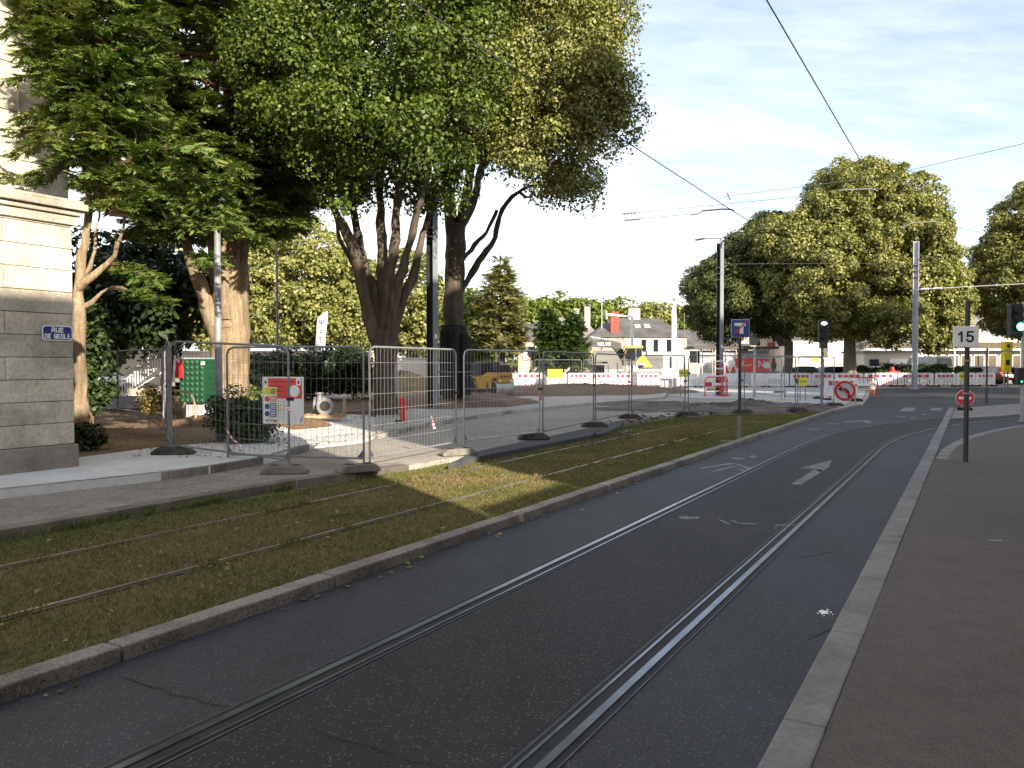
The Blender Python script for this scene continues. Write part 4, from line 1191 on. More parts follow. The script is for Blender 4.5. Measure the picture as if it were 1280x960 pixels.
# ---------------------------------------------------------------- houses across the street (outside the picture; they shade the road)
def street_house(label, s0, s1, p0, p1, h, roof=0.0, nwin=None, cat='building', name='street_house', storeys=None, skew=0.0):
    t = thing(name, label, cat, RC((s0 + s1) / 2, (p0 + p1) / 2), 0)
    sk = skew  # side walls slanted on purpose to let a sun patch through
    MB().prism([RC(s0, p0), RC(s1, p0), RC(s1 + sk, p1), RC(s0 + sk, p1)], -.2, h).build('wall', M['facade_far'], t, world=True)
    MB().prism([RC(s0, p0 + .05), RC(s1, p0 + .05), RC(s1 + sk, p1 - .25), RC(s0 + sk, p1 - .25)], h + .002, h + .3).build('roof', M['slate'], t, world=True)
    ns = storeys or max(1, int(h / 3.2)); nw = nwin or max(1, int((s1 - s0) / 3.0))
    for k in range(ns):
        for i in range(nw):
            s = s0 + (i + .5) * (s1 - s0) / nw
            z = 1.0 + k * 3.1
            f = MB().box(RC(s, p0 + .02, z + .85), (1.2, .1, 1.75), math.pi / 2 - RA).build('window', M['shutter'], t, world=True)
            g = MB().box(RC(s, p0 + .045, z + .85), (1.0, .1, 1.55), math.pi / 2 - RA).build('pane', M['glass'], f, off=t.location)
    return t
street_house('pale town house facing the stone building across the street', -45, 2.5, -4.2, -13, 10.2, skew=-6.2)
street_house('low shop building between two taller houses across the street', 2.6, 4.995, -4.2, -13, 4.15, nwin=1, skew=-6.2)
street_house('tall corner house at the tram curve', 5.0, 17.5, -4.2, -15, 14.4)
street_house('unseen block added above the corner house to shade the lime crown', 12.4, 17.4, -4.6, -14.8, 17.6, name='crown_shade_block')  # unseen block added to keep the sun off the lime crown
street_house('unseen tall block added along the tram side street to shade the square', 3, 15, -26, -75, 25.5, nwin=4, name='unseen_shade_tower')  # unseen tower put in to cast shade over the square
street_house('town house on the far corner of the tram side street', 45, 66, -16, -30, 10.3)

for i, (s_, p_) in enumerate(((43.5, -7.2), (48, -7.6), (52.5, -7.2))):  # limes outside the view, added to shade the far barriers
    b = RC(s_, p_, 0); c_ = RC(s_, p_, 9.2)
    broadleaf('lime_tree', ('unseen lime added for shade at the mouth of the tram side street', 'middle unseen lime added for shade beside the tram side street', 'unseen lime added for shade nearest the far corner house')[i], 'unseen limes added for shade', b, .25, 4.2,
              [(c_.x, c_.y, 9.2, 2.9, 2.9, 4.2), (c_.x + .5, c_.y + .4, 11, 2.3, 2.3, 2.4)], 420, 30, .3, .5, M['leaf_lime'], M['bark_grey'], 90 + i)

# ---------------------------------------------------------------- houses in the background
def gable_house(name, label, x0, x1, y0, y1, ze, zr, wall, roof, hip=0.0, z0=0.0, cat='house', over=.3, rz=0.0, group=None):
    """axis-aligned house in its own frame: ridge along local x"""
    cx, cy = (x0 + x1) / 2, (y0 + y1) / 2
    t = thing(name, label, cat, (cx, cy, z0), rz, group)
    hx, hy = (x1 - x0) / 2, (y1 - y0) / 2
    w = MB().box((0, 0, ze / 2), (2 * hx, 2 * hy, ze))
    if not hip:
        for sx in (-1, 1):
            w.add([(sx * hx, -hy, ze), (sx * hx, hy, ze), (sx * hx, 0, zr)], [(0, 1, 2) if sx > 0 else (1, 0, 2)])
    w.build('wall', wall, t)
    ox, oy = hx + over, hy + over
    k = hip
    vs = [(-ox, -oy, ze - .05), (ox, -oy, ze - .05), (ox, oy, ze - .05), (-ox, oy, ze - .05), (-ox + k, 0, zr), (ox - k, 0, zr)]
    vs2 = [(v[0], v[1], v[2] + .18) for v in vs]
    r = MB().add(vs + vs2, [(6, 7, 11, 10), (8, 9, 10, 11), (7, 8, 11), (9, 6, 10), (1, 0, 4, 5), (3, 2, 5, 4), (2, 1, 5), (0, 3, 4),
                            (0, 1, 7, 6), (1, 2, 8, 7), (2, 3, 9, 8), (3, 0, 6, 9)])
    rf = r.build('roof', roof, t)
    return t, rf, hx, hy
def win(t, x, y, z, w, h, shutters=True, side='-y'):
    if side == '-y':
        f = MB().box((x, y - .03, z), (w + .2, .1, h + .2)).build('window', M['shutter'], t)
        MB().box((x, y - .06, z), (w, .1, h)).build('pane', M['glass'], f)
        if shutters:
            for sx in (-1, 1):
                MB().box((x + sx * (w * .5 + .12 + w * .26), y - .05, z), (w * .5, .06, h)).build('shutter', M['shutter'], f)
    else:
        f = MB().box((x + .03, y, z), (.1, w + .2, h + .2)).build('window', M['shutter'], t)
        MB().box((x + .06, y, z), (.1, w, h)).build('pane', M['glass'], f)
Yh = 103.0
def X(px, Y): return D(px, 455, Y).x
def Zt(py, Y): return D(640, py, Y).z
# the slate house with the red chimney
t, rf, hx, hy = gable_house('slate_house', 'white-walled slate house with a tall red brick chimney behind the excavator', X(741, Yh), X(858, Yh), Yh, Yh + 9, Zt(421, Yh), Zt(397, Yh), M['render_white'], M['slate'], hip=3.2)
xl = -hx
MB().box((xl + 2.1, -hy - .04, Zt(421, Yh) / 2), (4.4, .08, Zt(421, Yh) - .1)).build('rubble_facing', M['rubble_wall'], t)
for px in (804.5, 819.5, 836): win(t, X(px, Yh) - t.location.x, -hy, Zt(432, Yh), .62, 1.6)
for px in (808, 840): win(t, X(px, Yh) - t.location.x, -hy, Zt(453, Yh), .7, 1.5, False)
c = MB().box((X(769, Yh) - t.location.x, -hy + .9, Zt(404, Yh)), (1.05, .9, 3.0)).build('chimney', M['brick'], rf)
c = MB().box((X(799, Yh) - t.location.x, 0, Zt(394, Yh)), (1.5, .8, 2.3)).build('chimney', M['render_white'], rf)
for dx in (-.42, .1): MB().cyl((X(799, Yh) - t.location.x + dx, 0), .16, Zt(384, Yh) - .15, Zt(380, Yh) - .1, 10).build('chimney_pot', M['brick'], rf)
MB().box((X(800, Yh) - t.location.x, -2.3, Zt(408.5, Yh) + .2), (.8, 1.0, .1), M=Matrix.Rotation(.45, 3, 'X')).build('skylight', M['col_pale'], rf)
MB().box((X(812, Yh) - t.location.x, -2.3, Zt(408.5, Yh) + .2), (.8, 1.0, .1), M=Matrix.Rotation(.45, 3, 'X')).build('skylight', M['col_pale'], rf)
# roofs further left
Y2 = 112.0
t, rf, hx, hy = gable_house('slate_house', 'grey-brown roofed house with two pale chimneys behind the conical yews', X(655, Y2), X(752, Y2), Y2, Y2 + 9, Zt(428, Y2), Zt(396, Y2), M['render_beige'], M['slate_brown'], hip=2.5)
for px, py, h in ((722, 398, 3.0), (736, 401, 4.2)):
    MB().box((X(px, Y2) - t.location.x, -hy * .45, Zt(py, Y2)), (.75, .7, h)).build('chimney', M['render_white'], rf)
for px in (668, 744): win(t, X(px, Y2) - t.location.x, -hy, Zt(440, Y2), 1.0, 1.5)
Y2 = 92
t, rf, hx, hy = gable_house('annex_house', 'low slate-roofed annex half hidden behind the pine', X(648, Y2), X(680, Y2), Y2, Y2 + 6, Zt(425, Y2), Zt(405, Y2), M['render_beige'], M['slate'])
win(t, 0, -hy, Zt(440, Y2), .9, 1.3)
# grey site shelter behind excavator
Y2 = 72.0
t = thing('site_container', 'plain grey site container behind the excavator boom', 'container', (X(757, Y2), Y2, 0.03))
MB().box((0, 0, 1.95), (2.7, 2.4, 1.7)).build('upper_panel', M['grey_wall'], t)
MB().box((0, -.02, .75), (2.7, 2.4, 1.0)).build('lower_panel', M['col_pale'], t)
MB().box((0, 0, .12), (2.6, 2.3, .25)).build('skid', M['black'], t)
MB().box((0, 0, 2.85), (2.8, 2.5, .1)).build('roof', M['grey_wall'], t)
MB().box((.9, -1.225, 1.0), (.05, .04, 1.6)).build('door_edge', M['black'], t)
# pale buildings seen under the round limes
Y3 = 106.0
t, rf, hx, hy = gable_house('cream_house', 'cream house with shuttered windows beyond the bus shelter', X(855, Y3), X(935, Y3), Y3, Y3 + 9, Zt(432, Y3), Zt(412, Y3), M['render_beige'], M['slate'])
for px in (866, 880, 905): win(t, X(px, Y3) - t.location.x, -hy, Zt(446, Y3), .9, 1.6)
t = thing('terracotta_house', 'pinkish flat-roofed house above the bus shelter roof', 'house', (X(960, Y3), Y3 + 3, 0))
hh = Zt(408, Y3)
MB().box((0, 0, hh / 2), (7.2, 6, hh)).build('wall', M['render_beige'], t)
MB().box((0, 0, hh + .16), (7.7, 6.5, .3)).build('roof', M['slate_brown'], t)
MB().box((1.6, -3.05, Zt(431, Y3)), (3.4, .12, .55)).build('awning', M['brick'], t)
MB().box((-1.8, -3.03, Zt(425, Y3)), (1.4, .08, 1.4)).build('window', M['glass'], t)
Y3 = 100.0
t, rf, hx, hy = gable_house('white_gabled_house', 'dazzling white gabled building behind the round lime trunk', X(988, Y3), X(1082, Y3), Y3, Y3 + 9, Zt(424, Y3), Zt(404, Y3), M['render_white'], M['slate'])
for k in range(4):
    MB().box((X(1070, Y3) - t.location.x, -hy - .06, Zt(425 + k * 8, Y3)), (1.6, .1, .42)).build('louvre', M['grey_wall'], t)
win(t, X(1030, Y3) - t.location.x, -hy, Zt(440, Y3), .9, 1.2, False)
t = thing('warning_sign', 'small triangular warning sign on the white gable wall', 'sign', (X(1018, Y3), Y3 - .1, Zt(451, Y3)))
MB().extr([(-.45, 0), (.45, 0), (0, .8)], -.05, 0).build('plate', M['box_yellow'], t)
Y3 = 98.0
t = thing('low_building', 'long low flat-roofed building with a strip of windows behind the parked cars', 'building', (X(1190, Y3), Y3 + 4, 0))
W3 = X(1330, Y3) - X(1085, Y3); x0 = X(1085, Y3) - t.location.x
z1, z2, z3 = Zt(438, Y3), Zt(428, Y3), Zt(423, Y3)
MB().box((x0 + W3 / 2 , 0, z1 / 2), (W3, 8, z1)).build('lower_wall', M['grey_wall'], t)
MB().box((x0 + W3 / 2, .6, (z1 + z2) / 2 + .05), (W3, 6.8, z2 - z1 - .1)).build('upper_wall', M['grey_wall'], t)
MB().box((x0 + W3 / 2, 0, (z2 + z3) / 2), (W3 + .6, 8.8, z3 - z2)).build('fascia', M['render_white'], t)
MB().box((x0 + W3 / 2, -1.2, z1 + .06), (W3 + .4, 8, .16)).build('canopy', M['white'], t)
for k in range(22):
    xx = x0 + .8 + k * (W3 - 1) / 21
    f = MB().box((xx, -2.83, (z1 + z2) / 2 + .05), (1.02, .08, z2 - z1 - .25)).build('window', M['shutter'], t)
    MB().box((xx, -2.87, (z1 + z2) / 2 + .05), (.92, .08, z2 - z1 - .4)).build('pane', M['glass'], f)
for k in range(15):
    xx = x0 + 1 + k * (W3 - 2) / 14
    f = MB().box((xx, -4.03, z1 * .55), (1.3, .08, z1 * .62)).build('window', M['shutter'], t)
    MB().box((xx, -4.07, z1 * .55), (1.1, .08, z1 * .52)).build('pane', M['glass'], f)
for k in range(7):
    xx = x0 + 2 + k * 4
    MB().cyl((xx, -5.1), .07, 0, z1, 8).build('canopy_post', M['white'], t)
Y3 = 112
t, rf, hx, hy = gable_house('brown_house', 'brownish house showing between the round limes above the fifteen sign', X(1178, Y3), X(1226, Y3), Y3, Y3 + 8, Zt(405, Y3), Zt(386, Y3), M['render_beige'], M['slate_brown'])
win(t, 0, -hy, Zt(420, Y3), 1.0, 1.6)
Y3 = 80
t = thing('beige_garage', 'beige garage block between the white gable and the silver van', 'building', (X(1118, Y3), Y3 + 3, 0))
hh = Zt(441, Y3)
MB().box((0, 0, hh / 2), (5.6, 5, hh)).build('wall', M['render_white'], t)
MB().box((0, 0, hh + .1), (6, 5.4, .2)).build('roof', M['grey_wall'], t)
MB().box((.8, -2.54, hh * .42), (2.2, .1, hh * .75)).build('garage_door', M['white'], t)
MB().box((-1.8, -2.54, hh * .6), (.9, .1, 1.0)).build('window', M['glass'], t)
# long garden wall and beige wall behind the left trees
Y4 = 52.0
t = thing('garden_wall', 'sunlit beige wall beyond the trees on the left', 'wall', (X(200, Y4), Y4, 0))
MB().box((2, 0, 1.25), (24, .4, 2.5)).build('wall', M['render_beige'], t)
MB().box((2, 0, 2.56), (24.3, .6, .1)).build('coping', M['limestone'], t)
Y4 = 70.0
t = thing('garden_wall', 'bright low wall seen between the fan-stemmed lime and the dark column', 'wall', (X(500, Y4), Y4, 0))
MB().box((0, 0, 1.1), (14, .3, 2.2)).build('wall', M['render_white'], t)
MB().box((0, 0, 2.25), (14.2, .45, .1)).build('coping', M['limestone'], t)

# bus shelter with patterned screens
Yp = 66.0
t = thing('bus_shelter', 'flat-roofed shelter with patterned white screens and a red banner strip', 'shelter', (X(917, Yp), Yp, .03))
def lx(px): return X(px, Yp) - t.location.x
zr0, zr1 = Zt(437, Yp), Zt(434, Yp)
MB().box(((lx(862) + lx(966)) / 2, .2, (zr0 + zr1) / 2), (lx(966) - lx(862), 3.4, .2)).build('roof', M['boom_grey'], t)
for px in (873, 889, 901, 918, 940, 956):
    MB().box((lx(px), -.9, zr0 / 2), (.12, .12, zr0)).build('post', M['col_pale'], t)
rnd = random.Random(3)
for a, b_ in ((874, 888.5), (902, 917.5), (918.5, 939.5), (940.5, 956)):
    xa, xb = lx(a) + .08, lx(b_) - .08
    MB().box(((xa + xb) / 2, -.86, zr0 * .63), (xb - xa, .03, zr0 * .66)).build('screen', M['grey_refl'], t)
    mb = MB()
    nx = max(3, int((xb - xa) / .2)); 
    for i in range(nx):
        for j in range(7):
            c = (xa + (i + .5) * (xb - xa) / nx, -.885, zr0 * .62 + j * .2)
            if rnd.random() < .8:
                mb.box(c, (.22, .012, .05), M=Matrix.Rotation(rnd.choice([.7, -.7, .2]), 3, 'Y'))
    mb.build('screen_pattern', M['anthracite'], t)
MB().box(((lx(903) + lx(957)) / 2, -.99, Zt(457, Yp)), (lx(957) - lx(903), .04, 1.1)).build('banner', M['sign_red'], t)
text('banner_lettering', 'W', 1.15, (lx(912.5), -1.03, Zt(461, Yp)), M['white'], t, bold=.01, sx=1.1)
text('banner_lettering', 'W', .8, (lx(922), -1.03, Zt(455, Yp)), M['white'], t, sx=.6)
text('banner_lettering', 'N', .8, (lx(947), -1.03, Zt(456, Yp)), M['white'], t)
MB().lathe([(0.05, 0), (.38, 0), (.38, .02)], (lx(909), -1.03, Zt(453.5, Yp)), 16, M=Matrix.Rotation(math.pi / 2, 3, 'X')).build('banner_emblem', M['white'], t)
MB().lathe([(0.05, 0), (.28, 0), (.28, .02)], (lx(954), -1.03, Zt(457, Yp)), 16, M=Matrix.Rotation(math.pi / 2, 3, 'X')).build('banner_emblem', M['white'], t)
mb = MB()
for k in range(7): mb.box((lx(927 + k * 1.3), -1.02, Zt(457 + math.sin(k) * .8, Yp)), (.09, .02, .05))
mb.build('banner_print', M['white'], t)
t = thing('stone_ornament', 'small dark red figure-like ornament before the white wall beside the shelter', 'ornament', (X(967, 70), 70, .05))
MB().lathe([(.30, 0), (.30, .9), (.55, .95), (.55, 1.05), (.2, 1.1)], n=12).build('pedestal', M['render_white'], t)
MB().lathe([(.1, 1.1), (.14, 1.2), (.24, 1.5), (.26, 1.75), (.12, 1.9), (.16, 2.05), (.12, 2.2), (.02, 2.27)], n=12).build('figure', M['brick'], t, smooth=True)

# ---------------------------------------------------------------- tram columns, lamps, wires
def hcolumn(label, base, h, w, pale=False, arm=None, group='tram catenary columns', mat=None):
    """rolled steel H column: open web towards the viewer's side of the street, flanges across it"""
    t = thing('catenary_column', label, 'steel column', base, YAW_ST, group)
    m = mat or M['col_grey']
    mb = MB()
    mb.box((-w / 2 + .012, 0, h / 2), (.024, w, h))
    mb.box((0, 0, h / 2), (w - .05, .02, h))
    mb.build('column', m if mat else M['col_shade'], t)
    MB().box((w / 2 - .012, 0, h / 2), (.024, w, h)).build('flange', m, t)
    MB().box((0, 0, .02), (w * 1.6, w * 1.6, .05)).build('base_plate', m, t)
    for z in (h * .84, h * .80, h * .76):
        MB().box((0, 0, z), (w + .04, w + .04, .035)).build('collar', M['steel_dull'], t)
    MB().box((w / 2 + .006, 0, h * .2 + 1.0), (.01, .14, .16)).build('number_plate', M['white'], t)
    return t
def lamp_arms(t, h, dirs, w):
    for dx, dy, L, up in dirs:
        mb = MB().tube([(0, 0, h - .3), (0, 0, h + .25), (dx * L * .4, dy * L * .4, h + .25 + up * .5), (dx * L, dy * L, h + .25 + up)], [.035, .03, .026, .022], 6)
        a = mb.build('lamp_arm', M['steel_dull'], t)
        d = Vector((dx, dy, 0)).normalized()
        c = Vector((dx * (L + .3), dy * (L + .3), h + .25 + up))
        MB().box(c, (.75, .24, .07), math.atan2(dy, dx)).build('lamp_head', M['col_grey'], t, bevel=.03)
Yc1 = 29.0
bc1 = Vector((X(540.5, Yc1), Yc1, .1))
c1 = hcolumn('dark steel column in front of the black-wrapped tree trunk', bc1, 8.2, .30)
lamp_arms(c1, 8.2, ((.95, -.3, 1.4, .1), (-.9, .2, 1.2, .1)), .4)
Yc2 = 43.0
bc2 = Vector((X(899.5, Yc2), Yc2, .06))
c2_yaw = -.95
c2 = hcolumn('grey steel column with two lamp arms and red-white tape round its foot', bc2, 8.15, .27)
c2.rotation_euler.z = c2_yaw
lamp_arms(c2, 8.15, ((-.85, .1, 1.5, .18), (.9, -.2, 1.2, .12)), .4)
Yc3 = 56.0
bc3 = Vector((X(1143.5, Yc3), Yc3, .0))
c3 = hcolumn('tall pale steel column rising from behind the white barriers', bc3, 10.3, .36, mat=M['col_pale'])  # paler coat stands in for the sunlight on this column
mb = MB().tube([(0, 0, 6.95), (8.5, -2.5, 6.85)], .024, 8)
mb.build('bracket_arm', M['white'], c3)
MB().tube([(.35, 0, 6.95), (.8, -.1, 6.95)], .08, 8).build('insulator', M['white'], c3)
MB().tube([(1.1, -.2, 6.94), (1.6, -.4, 6.93)], .07, 8).build('insulator', M['white'], c3)

def wire(label, a, b, r=.011, sag=0.0, n=10, name='overhead_wire', group=None):
    a, b = Vector(a), Vector(b)
    pts = [a.lerp(b, i / n) - Vector((0, 0, sag * 4 * (i / n) * (1 - i / n))) for i in range(n + 1)]
    o = MB().tube(pts, r, 5).build(name, M['wire'])
    return tag(o, label, 'overhead wire', group or 'overhead tram wires')
# contact wires follow the two tracks
wire('contact wire over the grass track, crossing in front of the big limes', RC(5, 6.8, 6.78), RC(25, 6.8, 6.72), .013)
wire('continuation of the grass-track contact wire running into the golden lime', RC(25, 6.8, 6.72), RC(37, 6.7, 6.68), .014)
wire('steep contact wire over the road rails, from the picture top to the golden lime tip', RC(8.5, 2.4, 6.5), RC(24, 2.3, 6.5), .010)
wire('span wire rising to the right edge above the golden lime', D(1080, 226, 46), D(1290, 177, 34), .012)
wire('thin span wire from the small insulators towards the dark round lime', D(776, 268, 40), D(1010, 245, 42), .014)
wire('second thin span wire just above the bent steady arm', D(780, 275, 40), D(872, 267, 40), .014)
wire('faint upper span wire across the pale sky', D(905, 246, 46), D(1090, 222, 47), .014)
wire('short wire from the right bent arm to the edge lime', D(1178, 279, 50), D(1232, 292, 52), .012)
wire('thin cable through the two right-hand columns', D(895, 330, 43), D(1143, 329, 56), .012)
def steady_arm(label, pts, r):
    t = MB().tube(pts, r, 6).build('steady_arm', M['wire'])
    tag(t, label, 'tram wire arm', 'bent steady arms on the tram wires')
steady_arm('bent dark steady arm against the white sky above the lamp column', [D(864, 268.5, 40), D(872, 267.5, 40), D(878, 263.5, 40), D(905, 261.3, 39.5), D(915, 262, 39), D(918, 264, 39)], .04)
steady_arm('bent dark steady arm in front of the golden lime top', [D(1048, 238.5, 46), D(1056, 237.2, 46), D(1090, 236, 46), D(1097, 238.5, 46)], .04)
steady_arm('bent dark steady arm at the right shoulder of the golden lime', [D(1128, 284, 48), D(1140, 278.5, 48), D(1168, 277, 48), D(1178, 279.5, 48)], .04)
steady_arm('short dark arm beside the top of the pale column', [D(1146, 325, 55.5), D(1160, 322.5, 55), D(1178, 322, 54)], .04)
ins = None
for i, (x0, y0, x1, y1, lb_) in enumerate(((777, 267.5, 797, 265.8, 'thin pair of insulators, the upper one in the white sky'), (780, 275.3, 800, 274.2, 'thin pair of insulators, the lower one in the white sky'))):
    mb = MB().tube([D(x0, y0, 40), D(x1, y1, 40)], .03, 6)
    for k in range(4):
        a = D(x0, y0, 40).lerp(D(x1, y1, 40), .2 + .2 * k)
        mb.tube([a - Vector((.03, 0, 0)), a + Vector((.03, 0, 0))], .055, 6)
    tag(mb.build('wire_insulator', M['wire']), lb_, 'insulator', 'wire insulators')
tag(MB().tube([D(909, 241, 41), D(911, 246, 41), D(913, 250, 41)], .03, 5).build('wire_clamp', M['wire']), 'small dark clamp hanging on the faint upper span wire', 'wire clamp')

def lamp_post(name, label, base, h, r, mat, head=None, cat='lamp post', r2=None):
    t = thing(name, label, cat, base)
    MB().tube([(0, 0, 0), (0, 0, .6), (0, 0, .62), (0, 0, h)], [r * 1.15, r * 1.1, r, r2 or r * .7], 14).build('pole', mat, t, smooth=True)
    MB().cyl((0, 0), r * 1.5, 0, .03, 14).build('base_plate', mat, t)
    if head:
        dx, dy, L, up = head
        MB().tube([(0, 0, h - .02), (dx * L * .3, dy * L * .3, h + up * .7), (dx * L, dy * L, h + up)], [.03, .028, .022], 6).build('lamp_arm', mat, t)
        MB().box((dx * (L + .25), dy * (L + .25), h + up), (.6, .2, .09), math.atan2(dy, dx)).build('lamp_head', mat, t, bevel=.03)
    return t
lp = lamp_post('lamp_post', 'grey round lamp post in front of the cypress trunk', W(274, 551, Z_PAVE + .012), 4.6, .08, M['pole_grey'], None, r2=.062)
MB().lathe([(.06, 4.6), (.15, 4.66), (.17, 4.95), (.05, 5.05)], n=14).build('lamp_head', M['pole_grey'], lp, smooth=True)
MB().box((0, -.082, 1.05), (.08, .02, .34)).build('access_door', M['pole_grey'], lp)
lamp_post('lamp_post', 'thin greenish lamp pole before the background limes', (X(347, 37), 37, .1), 7.2, .055, M['pole_grey'], (.6, -.3, .8, .2), r2=.05)
lamp_post('lamp_post', 'thin tall street lamp rising behind the excavator', (X(752, 82), 82, .05), Zt(374, 82), .07, M['col_pale'], (.8, -.2, .7, .25), r2=.05)
lamp_post('slim_mast', 'plain pale pole beside the fan-stemmed lime trunk', (X(496, 40), 40, .1), 3.1, .055, M['col_pale'], cat='pole')
lamp_post('slim_mast', 'short pale pole standing by the pallet fence line', (X(943, 41), 41, .06), Zt(435, 41), .065, M['steel'], cat='pole')
lamp_post('slim_mast', 'thin dark pole behind the parked white barrier end', W(1233, 503, .012), 2.45, .045, M['post_dark'], cat='pole', r2=.045)
lamp_post('slim_mast', 'thin dark post with bracket at the shelter corner', (X(855, 62), 62, .05), Zt(392, 62), .05, M['anthracite'], cat='pole')
lamp_post('slim_mast', 'white utility pole beside the pine trunk', (X(621, 57), 57, .05), 3.2, .08, M['white'], cat='pole')
# overhead gantry sign post near the slate house
t = thing('gantry_post', 'white angled gantry post in front of the slate house', 'gantry', (X(790, 78), 78, .05))
zz_ = Zt(397, 78)
MB().box((0, 0, zz_ / 2), (.22, .22, zz_)).build('post', M['white'], t)
MB().beam((.1, 0, zz_), (-2.6, 0, zz_ + .3), .16, .16).build('arm', M['white'], t)
MB().box((-2.5, 0, zz_ + .2), (.08, .3, .75)).build('end_plate', M['white'], t)
# ---------------------------------------------------------------- site fence
FG = 'mesh fence panels round the site'
def panel(a, b, label, mat=None, h=2.0, z=None, bright=False, wires=True, foot=None):
    a, b = Vector(a), Vector(b)
    L = (b - a).length
    d = b - a
    t = thing('mesh_fence', label, 'fence panel', a, math.atan2(d.y, d.x), FG)
    m = mat or (M['steel'] if bright else M['steel_dull'])
    slope = d.z
    def q(x, zz): return (x, 0, zz + slope * x / L)
    x0, x1, z0, z1, r = .03, L - .03, .17, h, .12
    loop = [q(x0, .02), q(x0, z1 - r), q(x0 + r * .3, z1 - r * .3), q(x0 + r, z1), q(x1 - r, z1), q(x1 - r * .3, z1 - r * .3), q(x1, z1 - r), q(x1, .02)]
    mb = MB().tube(loop, .019, 8)
    mb.tube([q(x0, z0), q(x1, z0)], .017, 8)
    for xx, s in ((x0, 1), (x1, -1)):
        mb.add([q(xx, z0 + .16), q(xx + s * .13, z0), q(xx, z0)], [(0, 1, 2), (2, 1, 0)])
    mb.build('frame', m, t, smooth=True)
    if wires:
        w = MB(); n = int((x1 - x0) / .105)
        rw = .0025 if not bright else .0032
        for i in range(1, n):
            xx = x0 + (x1 - x0) * i / n
            w.tube([q(xx, z0), q(xx, z1)], rw, 3, cap=False)
        for k in range(1, 7):
            zz = z0 + (z1 - z0) * k / 7
            w.tube([q(x0, zz), q(x1, zz)], rw, 3, cap=False)
        w.build('wire_mesh', m, t)
    mb = MB().box((L - .0, 0, 1.15 + slope), (.12, .05, .05))
    mb.build('clip', M['black'], t)
    return t
foot_n = []
def foot(c, label, mat=None, rz=0.0):
    if foot_n:
        o = dup(foot_n[0], c, rz, label, 'fence feet')
        if mat: 
            ch = o.children[0]; ch.material_slots[0].link = 'OBJECT'; ch.material_slots[0].material = mat
        return o
    t = thing('fence_weight', label, 'fence foot', c, rz, 'fence feet')
    prof = [(-.36, 0), (-.36, .05), (-.24, .13), (.24, .13), (.36, .05), (.36, 0)]
    mb = MB().extr(prof, -.12, .12)
    mb.build('block', M['foot'], t, bevel=.02)
    for s in (-1, 1):
        MB().box((s * .16, 0, .128), (.12, .14, .02)).build('socket', M['rubber'], t)
    foot_n.append(t)
    return t
zs = Z_STRIP + .004
A0, A1 = W(213, 568, .15), W(363, 588, zs)
B0, B1 = W(283, 580, zs), W(457, 586, zs)
G0, G1 = W(461, 585, zs), W(571, 563, zs)
panel(A0, A1, 'fence panel carrying the red and white site notice, in front of the lamp post')
panel(B0, B1, 'fence panel overlapping behind the notice panel and ending at the gate')
panel(G0, G1, 'shiny gate-like fence panel in front of the red hydrant', bright=True)
ft = [(577, 562), (677, 549), (743, 533.5), (787, 523), (858, 519.5), (928, 516.5), (996, 514), (1043, 507.5)]
fl = ['fence panel whose bright post meets the gate, in front of the left soil mound', 'fence panel with the ledge running under it, in front of the settled pavement',
      'short fence panel standing on the dark ledge end', 'fence panel ending beside the yellow arrow plate', 'fence panel just before the blue tram sign',
      'fence panel just after the blue tram sign', 'last near fence panel, by the round no-left-turn sign']
P_ = [W(x, y, zs) for x, y in ft]
for i in range(len(P_) - 1):
    dd = (P_[i + 1] - P_[i]).normalized() * .05
    panel(P_[i] + dd, P_[i + 1] - dd, fl[i], bright=(i == 0))
foot(A0 + Vector((.05, 0, 0)), 'black fence foot on the pale pavement near the stone building', M['rubber'], .05)
foot(W(356, 592, zs), 'grey fence foot under the site notice panel', M['foot_conc'], .1)
foot(W(448, 590, zs), 'grey fence foot at the left post of the gate panel', M['foot_conc'], .6)
foot(W(573, 569, zs), 'pale grey fence foot under the bright gate posts', M['foot_conc'], .5)
foot(W(667, 549, zs + .01), 'dark fence foot lying across the ledge beside the shining post', None, .2)
for (x, y), lb_ in zip(ft[2:], ('dark fence foot at the end of the ledge', 'dark fence foot beside broken asphalt', 'dark fence foot below the yellow arrow plate', 'dark fence foot left of the blue tram sign post',
                               'dark fence foot right of the blue tram sign post', 'dark fence foot by the round no-left-turn sign')):
    foot(W(x, y, zs), lb_, None, .1)
# the row running back beside the dirt, seen edge-on, and its return to the left
E = [W(212, 566, .15), Vector((X(209, 15.8), 15.8, .16)), Vector((X(206.5, 19.0), 19.0, .16)), Vector((X(203, 22.3), 22.3, .16)), Vector((X(147, 25.2) , 25.2, .16)), Vector((X(92, 27.0), 27.0, .16))]
for i, lb_ in enumerate(('edge-on fence panel nearest the black foot by the stone building', 'edge-on fence panel midway back beside the dirt', 'edge-on fence panel farthest back beside the dirt',
                         'fence panel in front of the stone steps', 'fence panel in shade half hidden by the stone building')):
    panel(E[i] + Vector((0, .04, 0)), E[i + 1] - Vector((0, .04, 0)), lb_, M['anthracite'] if i > 2 else None)
